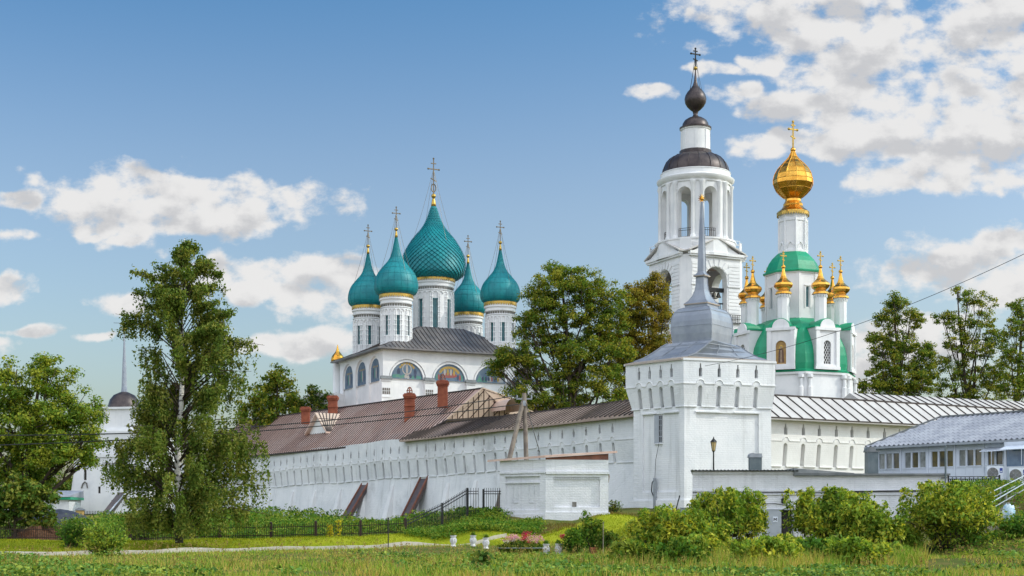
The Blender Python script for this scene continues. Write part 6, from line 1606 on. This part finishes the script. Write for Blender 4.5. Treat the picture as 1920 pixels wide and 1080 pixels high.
# ---- birch with hanging strands
def birch():
    Y = 84.0; b = gpx(333, Y); k = Y/F
    root = thing('birch_tree', 'tall weeping birch with white trunk standing on the lawn at left', 'tree', b)
    prof = [(443, -2, 6), (470, -26, 34), (490, -60, 58), (520, -72, 66), (560, -92, 104), (600, -108, 112), (630, -116, 122), (660, -108, 118), (700, -88, 122), (740, -76, 132), (775, -80, 140), (820, -118, 145), (870, -130, 155), (920, -118, 158), (960, -95, 150), (990, -55, 115), (1012, -22, 70)]
    ys = np.array([p[0] for p in prof], float); le = np.array([p[1] for p in prof], float); ri = np.array([p[2] for p in prof], float)
    axis = lambda py: Vector((b.x + (345-333)*k*(1015-py)/575 + .08*math.sin(py*.02), Y+.1*math.sin(py*.013), zat(py, Y)))
    mb = MB(); yy = np.linspace(1018, 447, 14)
    mb.tube([axis(y) for y in yy], [.25*(1-.93*(i/13)) for i in range(14)], 8); 
    P = []; lb = MB()
    def strand(p, n, dr):
        q = np.array(p); v = np.array([RNG.normal()*.05, RNG.normal()*.05, -1.0]); L = RNG.uniform(.5, 1.0)*dr
        m = max(6, int(L/.075)); t = np.linspace(0, 1, m)[:, None]
        c = q + np.concatenate([np.cumsum(RNG.normal(size=(m, 2))*.018, 0)*1.0 + v[:2]*t*L, -t*L + .12*np.sin(t*PI)], 1)
        P.append(c + RNG.normal(size=c.shape)*.055)
        P.append(c + RNG.normal(size=c.shape)*.075)
    nl = 230
    for i in range(nl):
        py = 452 + (985-452)*(i+RNG.random())/nl
        env_l, env_r = np.interp(py, ys, le)*k*1.14, np.interp(py, ys, ri)*k*1.14
        th = RNG.uniform(0, 2*PI); hx = math.cos(th); ex = (env_r if hx > 0 else -env_l); ey = (env_r-env_l)/2
        rr = RNG.uniform(.60, 1.06)*(1.14 if RNG.random() < .12 else 1)
        tip = axis(py) + Vector((hx*ex*rr, math.sin(th)*ey*rr*.95, 0)); start_y = min(1000, py + 45 + 45*RNG.random())
        s = axis(start_y); reach = (tip-s); mid = s.lerp(tip, .55)+Vector((0, 0, .10*reach.length+.25)); 
        tip.z -= .12*reach.length*.4
        rad0 = .022+.012*reach.length*(.5 if py < 600 else .8)
        lb.tube([s, mid, tip], [rad0*.8, rad0*.45, .01], 5)
        ns = int(5+9*reach.length*.5); dr = np.interp(py, [450, 520, 650, 800, 980], [.3, .55, 1.3, 1.9, 1.2])
        for j in range(ns):
            t = RNG.uniform(.25, 1.0)**.75; p = (s.lerp(mid, t/.55) if t < .55 else mid.lerp(tip, (t-.55)/.45))
            p = p + Vector((RNG.normal()*.13, RNG.normal()*.13, RNG.normal()*.05))
            strand(p, 10, dr)
            if py < 640: P.append(np.array(p)+RNG.normal(size=(16, 3))*np.array([.14, .14, .12]))
    Pn = np.concatenate(P); Pn = Pn[Pn[:, 2] > b.z+.35+RNG.random(len(Pn))*.9]
    keep = np.sin(Pn[:, 0]*2.3+1.7)*np.sin(Pn[:, 2]*1.9+.5)*np.sin(Pn[:, 1]*2.1) < .12+RNG.random(len(Pn))*.35
    Pn = Pn[keep]
    np_mesh('crown', leaf_quads(Pn, .15, .6, .1, None, .5), 4, M['leaf_birch'], root)
    part('trunk', mb, M['birch'], root, smooth=True); part('limbs', lb, M['bark'], root, smooth=True)
birch()

# ---- shrubs
def shrub(name, label, px, Y, hw, top, mat, leaf=.13, stems=46, per=70, asp=.5, droop=.25, cat='shrub', group='shrubs on the bank', flat=.8, shoots=0, sd=.17, jag=.25):
    b = gpx(px, Y); root = thing(name, label, cat, b, group); k = Y/F; R = hw*k; H = max(.4, zat(top, Y)-b.z)
    mb = MB(); P = []
    for i in range(stems):
        th = RNG.uniform(0, 2*PI); rr = math.sqrt(RNG.random()); hx = rr*R*math.cos(th); hy = rr*R*math.sin(th)*flat
        hgt = H*(1-.5*rr**2)*(1+RNG.uniform(-jag, .06))*(.62+.38*abs(math.sin(1.7*th+px*.7))*(1 if jag > .5 else 0)+(.38 if jag <= .5 else 0))
        base = Vector((b.x+hx*.25, b.y+hy*.25, b.z-.1)); tip = Vector((b.x+hx, b.y+hy, b.z+hgt)); mid = base.lerp(tip, .55)+Vector((-hx*.10, -hy*.1, hgt*.12))
        mb.tube([base, mid, tip], [.03, .02, .006], 4, cap=False)
        m = int(per*(.5+.5*hgt/H)); t = RNG.random(m)**.62
        A, B_, C_ = np.array(base), np.array(mid), np.array(tip); t = t[:, None]
        c = (1-t)**2*A+2*t*(1-t)*B_+t*t*C_
        P.append(c + RNG.normal(size=c.shape)*np.array([sd, sd, sd*.65])*(.75+.5*(R > 1.5)))
    for i in range(shoots):     # taller shoots with compound leaves in whorls
        th = RNG.uniform(0, 2*PI); rr = RNG.random()*.85; x, y = b.x+R*rr*math.cos(th), b.y+R*rr*math.sin(th)*flat
        z1 = b.z+H*RNG.uniform(.7, 1.12); z0 = b.z+H*.35; lean = RNG.normal(size=2)*.12
        mb.tube([(x, y, z0), (x+lean[0], y+lean[1], z1)], [.015, .005], 4, cap=False)
        for w in range(7):
            t = .3+.7*w/6; c = np.array([x+lean[0]*t, y+lean[1]*t, z0+(z1-z0)*t])
            for s in range(4):
                a = RNG.uniform(0, 2*PI); d = np.array([math.cos(a), math.sin(a), -.1]); q = np.arange(1, 6)[:, None]/5
                lf = c + d*q*.40*(1.15-.5*t) + np.array([0, 0, -.22])*q**2*.6
                P.append(np.concatenate([lf+RNG.normal(size=lf.shape)*.04, lf+RNG.normal(size=lf.shape)*.05]))
    Pn = np.concatenate(P)
    np_mesh('foliage', leaf_quads(Pn, leaf, asp, .45, None, droop), 4, mat, root)
    part('stem', mb, M['bark'], root); return root
shrub('shrub', 'rounded leafy bush on the near bank below the birch at left', 195, 68, 56, 982, M['leaf_shrub'], .15, 60, 75, group='bushes at left')
shrub('shrub', 'small light green bush behind the path left of the rounded bush', 132, 84, 36, 972, M['leaf_herb'], .15, 34, 60, group='bushes at left')
shrub('shrub', 'low green bush between the rounded bush and the birch trunk', 262, 95, 45, 962, M['leaf_herb'], .17, 36, 60, group='bushes at left')
bx = [(1366, 66, 78, 930, 34, 'broad box elder thicket in front of the grey door, at its left'), (1560, 65.5, 88, 928, 42, 'tall shoots of box elder rising in front of the low white wall'), (1245, 62, 90, 960, 18, 'low green thicket below the square tower at the left end of the shrub row'),
      (1470, 59.5, 62, 1006, 6, 'light green thicket below the grey door'), (1636, 63.5, 70, 952, 20, 'yellow green thicket left of the large round bush'), (1305, 59, 64, 1008, 4, 'low bright bush at the foot of the left thicket'), (1410, 57.5, 64, 1016, 3, 'low yellowish bush nearest below the grey door'), (1550, 57.5, 70, 1012, 4, 'low dense bush nearest below the tall shoots'), (1205, 66, 46, 1005, 2, 'small dark bush between the flower pots and the thicket'), (1660, 58.5, 50, 1020, 3, 'low bush at the right foot of the shrub row')]
MATS = (M['leaf_box'], M['leaf_shrub'], M['leaf_herb'])
bx += [(1190, 54, 46, 1020, 6, 'low herb clump at the bottom edge under the potted plants'), (1268, 53, 58, 1014, 8, 'low bush at the bottom edge, left end of the shrub row below the low wall'), (1440, 53, 62, 1012, 9, 'bush at the bottom edge straight below the grey door'), (1602, 53, 60, 1014, 9, 'bush at the bottom edge below the tall shoots, just left of the large round bush'),
       (1315, 62.5, 54, 982, 12, 'mid green bush before the left end of the low white wall'), (1692, 64.5, 40, 990, 8, 'small bush between the plastic sack and the large round bush')]
for (px, Y, hw, top, sh, lab) in bx:
    shrub('boxelder_shrub', lab, px, Y, hw, top, MATS[int(px) % 3 if sh < 12 else 0], .18, int(26+hw*.5), 62, .42, .6, group='shrubs below the white building', shoots=int(sh*2.0+5), jag=.62, sd=.11)
shrub('boxelder_shrub', 'large round yellow green bush at right below the terrace railing', 1783, 64.5, 96, 915, M['leaf_box'], .19, 170, 78, .42, .6, group='shrubs below the white building', sd=.13, shoots=46, jag=.18, flat=.9)
shrub('shrub', 'dark green bush at the right edge under the handrails', 1912, 64, 46, 965, M['leaf_herb'], .13, 60, 70, group='bushes on the right bank')
shrub('shrub', 'green bush on the bank between the railing and the handrails', 1845, 74, 40, 908, M['leaf_herb'], .13, 50, 60, group='bushes on the right bank')
shrub('shrub', 'small green weeds at the foot of the square tower', 1152, 101, 18, 938, M['leaf_dark'], .14, 16, 34, group='bushes at the tower')
for px, top, lab in ((618, 984, 'small yellow leaved sapling by the iron fence, shorter of two'), (634, 976, 'yellow leaved sapling by the iron fence, taller of two')):
    b = gpx(px, 89.5); t = thing('sapling', lab, 'sapling', b, 'yellow saplings by the fence'); H = zat(top, 89.5)-b.z
    mb = MB(); mb.tube([b, b+Vector((.05, 0, H))], [.02, .008], 5); part('stem', mb, M['bark'], t)
    q = np.array(b)+np.array([.03, 0, 0])+np.stack([RNG.normal(size=110)*.10, RNG.normal(size=110)*.10, RNG.uniform(.1, 1.03, 110)*H], 1); np_mesh('foliage', leaf_quads(q, .13, .6, .3, None, .4), 4, M['leaf_sapling'], t)

# ---- stuff: meadow, lawn blades, weeds and undergrowth
def blades(P, h, w, lean=.35):
    n = len(P); a = RNG.uniform(0, 2*PI, n); d = np.stack([np.cos(a), np.sin(a), np.zeros(n)], 1)
    hh = (h*(1+.35*RNG.normal(size=n)).clip(.3, 2))[:, None]; l = RNG.normal(size=(n, 2))*lean*hh
    tip = P + np.concatenate([l, hh], 1)
    return np.stack([P-d*w/2, P+d*w/2, tip], 1).reshape(-1, 3)
def scatter(n, px0, px1, Y0, Y1):
    Y = np.sqrt(RNG.random(n)*(Y1**2-Y0**2)+Y0**2); px = RNG.uniform(px0, px1, n); x = (px-960)/F*Y
    return px, x, Y
def ground_pts(x, y):
    z = np.concatenate([gzn(x[i:i+6000], y[i:i+6000]) for i in range(0, len(x), 6000)]); return np.stack([x, y, z], 1)
def stuff(name, V, k, mat):
    o = np_mesh(name, V, k, mat); o['kind'] = 'stuff'; return o
px, x, y = scatter(165000, -200, 2250, 44, 90)
keep = (y < np.where(px < 920, path_Y(px)-.7, np.where(px < 1160, 82.5, 83))) & ~((px > 1290) & (y > 78)) & (np.sin(x*.9+2)*np.sin(y*.6)+np.sin(x*.31)*.6+RNG.random(len(x))*1.6 > .1)
P = ground_pts(x[keep], y[keep]); pk = px[keep]
hh = .30+.16*np.sin(P[:, 0]*.5)*np.sin(P[:, 1]*.33)+np.where((pk > 700) & (pk < 1200), .12, 0)
hh = np.minimum(hh, np.maximum(.05+.2*RNG.random(len(P))**5, 1.72-P[:, 2]-(64-np.where(pk > 700, 9, 0)*np.clip((pk-700)/150, 0, 1))*P[:, 1]/2667))
hh = hh*np.where(P[:, 1] < 54, .62, 1)
stuff('meadow_grass', blades(P, hh, .038), 3, M['grass_wild'])
px, x, y = scatter(95000, -150, 1300, 74, 99); keep = lawn_mask(x, y); P = ground_pts(x[keep], y[keep])
stuff('lawn_grass', blades(P, .085, .04, .5), 3, M['grass_lawn'])
# broad leaved weeds in patches at the front
px, x, y = scatter(3600, -60, 1980, 45.5, 66); n1 = np.sin(x*.8+1)*np.sin(y*.7+x*.2)+np.sin(x*.27+y*.13)+.5*np.sin(x*2.1)*np.sin(y*1.7)
keep = (n1 > .0+np.clip((y-52)/10, 0, 1)*.7) & ((px < 1250) | (y < 58)); P = ground_pts(x[keep], y[keep])
Q = np.repeat(P, 34, 0); hts = np.repeat(RNG.uniform(.08, .40, len(P)), 34)
Q = Q + np.stack([RNG.normal(size=len(Q))*.24, RNG.normal(size=len(Q))*.24, hts*RNG.random(len(Q))**.6], 1)
stuff('weeds', leaf_quads(Q, .14, .6, .7), 4, M['weed'])
# taller wild grass among and before the shrubs
px, x, y = scatter(26000, 1120, 1740, 49, 63); keep = np.sin(x*1.1)*np.sin(y*.9+x*.3)+RNG.random(len(x))*.8-.6*np.abs((px-1430)/310)**3 > .25; P = ground_pts(x[keep], y[keep])
stuff('tall_grass', blades(P, .5, .035, .25), 3, M['grass_wild'])
# seed heads and umbels standing over the meadow
px, x, y = scatter(900, -60, 1980, 46, 76); P = ground_pts(x, y); Q = np.repeat(P, 16, 0); hs_ = np.repeat(RNG.uniform(.3, .62, len(P)), 16)
Q = Q + np.stack([RNG.normal(size=len(Q))*.035, RNG.normal(size=len(Q))*.035, hs_+RNG.normal(size=len(Q))*.07], 1)
stuff('seed_heads', leaf_quads(Q, .05, .7, .3), 4, leaf_mat('seed_head', (.26, .18, .06), (.36, .24, .10), (.40, .36, .10), .3))
# undergrowth on the slope between fence and wall
def undergrowth(name, n, px0, px1, Y0, Y1, h, mat, leaf, per=30, cond=None, sp=.35):
    px, x, y = scatter(n, px0, px1, Y0, Y1)
    if cond is not None: k_ = cond(px, y); px, x, y = px[k_], x[k_], y[k_]
    P = ground_pts(x, y); Q = np.repeat(P, per, 0); hq = np.repeat(h*(.3+.75*np.abs(np.sin(P[:, 0]*.7)*np.sin(P[:, 1]*.4+1))+.6*RNG.random(len(P))**3+.25*np.sin(P[:, 0]*.23+1)), per)
    Q = Q + np.stack([RNG.normal(size=len(Q))*sp, RNG.normal(size=len(Q))*sp, hq*RNG.random(len(Q))**.55], 1)
    return leaf_quads(Q, leaf, .55, .5)
fence_back = lambda px, y: y > np.where(px < 760, 92.4, 92.5-(px-760)/115*-5)
V = undergrowth('u', 1900, 330, 900, 92.5, 122, .62, None, .19, 30, lambda px, y: (px < 760) | (y > 93))
V2 = undergrowth('u', 700, 180, 700, 122, 165, 1.1, None, .22, 30, lambda px, y: (px < 620-(y-122)*3.2+60))
V3b = undergrowth('u', 700, -100, 340, 92.8, 112, .7, None, .18, 34, lambda px, y: (px < 10) | (px > 120))
stuff('undergrowth', np.concatenate([V, V2, V3b]), 4, M['leaf_herb'])
V = undergrowth('b', 1500, 762, 1012, 86.5, 97, .42, None, .13, 30, lambda px, y: (y > 88.5) & (y < 96.5) & ~((px > 945) & (y > 93)), .28)
Vb = undergrowth('b', 1500, 1770, 2350, 60, 80, .38, None, .12, 30, lambda px, y: (y < 79) & ((px > 1800) | (y > 72)), .26)
stuff('bank_plants', np.concatenate([V, Vb]), 4, M['leaf_herb'])
px, x, y = scatter(16000, 1000, 1290, 86, 101); keep = (y > 89.0+(px-1010)/260*8-.5) & ~((px > 1015) & (px < 1145) & (y > 92.3)); P = ground_pts(x[keep], y[keep])
stuff('dry_grass', blades(P, .16, .045, .6), 3, leaf_mat('dry_blade', (.20, .13, .045), (.26, .22, .05), (.17, .20, .04), .3))

# ------------------------------------------------------------------ fences, pole, wires, pots, flowers
def picket_fence():
    pts = [(-60, 92), (120, 91.8), (245, 91.6), (330, 91.6), (412, 91.5), (508, 91.4), (592, 91.4), (676, 91.2), (760, 90.8)]
    P3 = [gpx(px, Y) for px, Y in pts]; up = Vector((0, 0, 1))
    t = thing('iron_fence', 'low brown iron picket fence along the far edge of the lawn', 'fence', P3[4])
    for i, p in enumerate(P3):
        b = MB(); b.bar(p-up*.2, p+up*.98, .16); b.ball(p+up*1.0, .09, 8, 5); part('post', b, M['iron_brown'], t)
    for i in range(len(P3)-1):
        a, c = P3[i], P3[i+1]; b = MB(); L = (c-a).length; n = int(L/.14)
        for h in (.2, .72): b.bar(a+up*h, c+up*h, .045)
        for k in range(1, n): q = a.lerp(c, k/n); b.bar(q+up*.08, q+up*.92, .028)
        part('panel', b, M['iron_brown'], t)
    t = thing('iron_fence', 'black iron picket fence climbing the green bank to the brick hut', 'fence', P3[-1])
    q0 = at(760, 1002, 90.8); q0.z = gz(q0.x, q0.y); st = [q0, at(829, 967, 93.5), at(876, 945, 95.3)]
    hts = [.75, 1.15, 1.62]
    base = [Vector((p.x, p.y, gz(p.x, p.y))) for p in st]
    tops = [base[0]+up*.8, Vector((st[1].x, st[1].y, zat(947, 93.5))), Vector((st[2].x, st[2].y, zat(919, 95.3)))]
    for p, q in zip(base, tops): b = MB(); b.bar(p-up*.3, q+up*.15, .13); part('post', b, M['iron'], t)
    for i in range(2):
        b = MB(); L = (base[i+1]-base[i]).length; n = int(L/.15)
        for dz in (0, -.2): b.bar(tops[i]+up*dz, tops[i+1]+up*dz, .05)
        b.bar(base[i]+up*.15, base[i+1]+up*.15, .05)
        for k in range(1, n): s = k/n; b.bar(base[i].lerp(base[i+1], s)+up*.05, tops[i].lerp(tops[i+1], s)+up*.16, .03)
        part('panel', b, M['iron'], t)
    # gate leaf and last panel at the top
    for (pa, pb, lab, nm) in ((878, 897, 'narrow black iron gate leaf at the top of the climbing fence', 'iron_gate'), (908, 945, 'black iron fence panel with post beside the brick hut', 'iron_fence')):
        Y = 95.8; a, c = at(pa, 960, Y), at(pb, 960, Y); t2 = thing(nm, lab, 'gate' if nm == 'iron_gate' else 'fence', a); zt, zb = zat(917, Y), zat(962, Y)-.2
        b = MB(); n = int((c-a).length/.14)
        for z_ in (zt-.15, zt-.32, zb+.35): b.bar((a.x, a.y, z_), (c.x, c.y, z_), .05)
        for k in range(0, n+1): s = a.lerp(c, k/n); b.bar((s.x, s.y, zb), (s.x, s.y, zt+.08), .032)
        part('panel', b, M['iron'], t2); b = MB(); b.bar((a.x-.05, a.y, zb-.2), (a.x-.05, a.y, zt), .15); part('post', b, M['iron'], t2)
picket_fence()
def pole_and_wires():
    Y = 98.5; b = gpx(990, Y); t = thing('utility_pole', 'weathered wooden utility pole with a slanting brace behind the brick hut', 'utility pole', b)
    top = at(983, 737, Y); m = MB(); m.tube([b-Vector((0, 0, .2)), top], [.19, .15], 10); part('pole', m, M['wood'], t)
    f = at(929, 955, Y-1.5); f.z = gz(f.x, f.y)-.1; m = MB(); m.tube([f, at(981, 752, Y-.1)], [.2, .15], 10); part('brace', m, M['wood'], t)
    m = MB(); m.bar(top+Vector((-.55, 0, -.4)), top+Vector((.55, 0, -.4)), .09)
    for x in (-.5, .5): m.lathe([(.03, 0), (.07, .04), (.05, .1), (.07, .14), (.03, .2)], (top.x+x, top.y), 8, z0=top.z-.36)
    m.box(top.x-.1, top.x+.1, top.y-.28, top.y-.1, top.z-.9, top.z-.55); part('crossarm', m, M['rail'], t)
    def cable(name, a, c, sag, r, lab, n=24):
        pts = [a.lerp(c, k/n)-Vector((0, 0, sag*4*(k/n)*(1-k/n))) for k in range(n+1)]; m = MB(); m.tube(pts, r, 5); single(name, m, M['iron'], a, lab, 'cable', 'overhead cables')
    cable('power_cable', top+Vector((-.5, 0, -.16)), at(-120, 815, 80), .85, .032, 'upper cable from the wooden pole across the brown roof to the left edge')
    cable('power_cable', top+Vector((-.1, -.2, -.75)), at(-120, 838, 80), .5, .032, 'lower cable from the wooden pole across the brown roof to the left edge')
    cable('power_cable', at(1322, 686, 102.3), at(2010, 432, 70), .9, .016, 'cable from the square tower rising over the gilt church to the right edge')
    a = at(984, 748, Y); cable('power_cable', a, at(1012, 848, 97.2), .05, .03, 'cable dropping from the wooden pole to the brick hut roof')
pole_and_wires()
def urn(px, py, Y, label, grey=False, plant=True):
    p = gpx(px, Y); t = thing('flower_urn', label, 'urn', p, 'stone flower urns by the path'); h = .62; m = MB()
    m.lathe([(.15, 0), (.16, .05), (.125, .10), (.135, .2), (.17, .33), (.155, .43), (.125, .48), (.17, .57), (.18, .62), (.15, .62), (.13, .55)], (p.x, p.y), 18, z0=p.z); 
    for k in range(12): a = 2*PI*k/12; m.tube([(p.x+.145*math.sin(a), p.y-.145*math.cos(a), p.z+.22), (p.x+.17*math.sin(a), p.y-.17*math.cos(a), p.z+.34), (p.x+.14*math.sin(a), p.y-.14*math.cos(a), p.z+.46)], .03, 5)
    part('bowl', m, M['urn'], t, smooth=40)
    if plant:
        q = np.array(p)+np.array([0, 0, .68])+RNG.normal(size=(200, 3))*np.array([.055, .055, .05]); np_mesh('plant', leaf_quads(q, .09, .5, .3), 4, M['leaf_herb'], t)
    return t
for px, Y, lab in ((850, 79, 'white stone urn with small plant by the path, leftmost of three'), (887, 79.5, 'white stone urn with small plant by the path, middle of three'), (911, 78.5, 'white stone urn with small plant by the path, rightmost of three'), (1024, 74.5, 'greyish stone urn just right of the pink flower bed'), (1047, 74, 'greyish stone urn beside the red flower and potted bushes')):
    urn(px, 0, Y, lab)
def flower_bed():
    p = gpx(978, 76.5); t = thing('flower_bed', 'bushy clump of pink and crimson phlox beside the white urns', 'flowers', p); k = 76.5/F
    n = 5200; d = RNG.random(n)**.5; a = RNG.uniform(0, 2*PI, n); x = 46*k*d*np.cos(a); y = .8*d*np.sin(a); z = RNG.random(n)**.7*.72*(1-.45*d**2)*(1+.25*np.sin(x*9)*np.cos(y*8))
    np_mesh('foliage', leaf_quads(np.stack([p.x+x, p.y+y, p.z+z], 1), .12, .42, .4), 4, M['leaf_dark'], t)
    def heads(cx, n, mat, zc, sp, lab):
        c = np.stack([p.x+(cx-978)*k+RNG.normal(size=n)*sp, p.y+RNG.normal(size=n)*.3, p.z+zc+RNG.normal(size=n)*.10], 1); Q = np.repeat(c, 36, 0)+RNG.normal(size=(n*36, 3))*np.array([.075, .075, .06]); np_mesh('blossom', leaf_quads(Q, .05, .9, .5), 4, mat, t)['label'] = lab
    heads(963, 22, M['pink'], .88, .22, 'pink phlox blossom'); heads(986, 14, M['crimson'], .92, .14, 'crimson phlox blossom'); heads(1000, 18, M['whitepetal'] if False else M['pink'], .80, .24, 'pale pink phlox blossom')
    heads(965, 6, M['whitepetal'], .72, .3, 'white blossom')
    m = MB(); m.tube([p+Vector((46*k*math.cos(a)*1.02, .85*math.sin(a), .34)) for a in np.linspace(PI, 2*PI, 12)], .015, 4); part('hoop', m, M['rail'], t)
flower_bed()
def potted(px, Y, hw, top, potw, lab, mat, pot=True):
    t = shrub('potted_plant', lab, px, Y, hw, top, mat, .15, 16, 60, .5, .4, 'plant', 'plants by the flower bed', shoots=5, jag=.5); p = gpx(px, Y)
    if pot:
        m = MB(); m.lathe([(potw*.7, 0), (potw, potw*1.5), (potw*1.12, potw*1.5), (potw*1.12, potw*1.8), (potw*.9, potw*1.8)], (p.x, p.y-.55), 16, z0=p.z+.02); part('pot', m, M['terracotta'], t, smooth=35)
potted(1078, 74, 26, 992, .2, 'bushy green plant just right of the greyish urns', M['leaf_herb'], False)
potted(1113, 72, 20, 962, .2, 'tall leafy plant behind a terracotta pot, left of two pots', M['leaf_herb'])
potted(1146, 71.5, 24, 1000, .2, 'low leafy plant behind a terracotta pot, right of two pots', M['leaf_dark'])
m = MB(); b = gpx(1131, 70.5); m.tube([b, b+Vector((0, 0, 1.75))], .022, 6); single('garden_stake', m, M['wood'], b, 'thin brown stake standing between the two terracotta pots', 'stake')
m = MB(); b = gpx(728, 79); m.tube([b, (b.x, b.y, zat(972, 79))], .03, 6); m.ball((b.x, b.y, zat(972, 79)), .05, 8, 5); single('metal_post', m, M['iron'], b, 'thin dark metal post rising from the lawn beside the path', 'post')
b = gpx(1054, 73.6); t = thing('red_flower', 'single red blossom on a stem above the rightmost greyish urn', 'flower', b); m = MB(); m.tube([b, b+Vector((0, 0, .95))], .012, 5); part('stem', m, M['bark'], t)
q = np.array(b)+np.array([0, 0, .98])+RNG.normal(size=(120, 3))*.07; np_mesh('blossom', leaf_quads(q, .06, .9, .5), 4, M['crimson'], t)
# dark broad-leaved plant nearest at the bottom
b = gpx(904, 53); t = thing('burdock', 'dark broad leaved plant at the bottom edge below the urns', 'plant', b); m = MB(); m.tube([b, b+Vector((0, 0, .6))], [.03, .015], 6); part('stem', m, M['bark'], t)
q = np.array(b)+np.array([0, 0, .5])+RNG.normal(size=(120, 3))*np.array([.2, .16, .16]); np_mesh('foliage', leaf_quads(q, .19, .85, .7), 4, M['leaf_dark'], t)
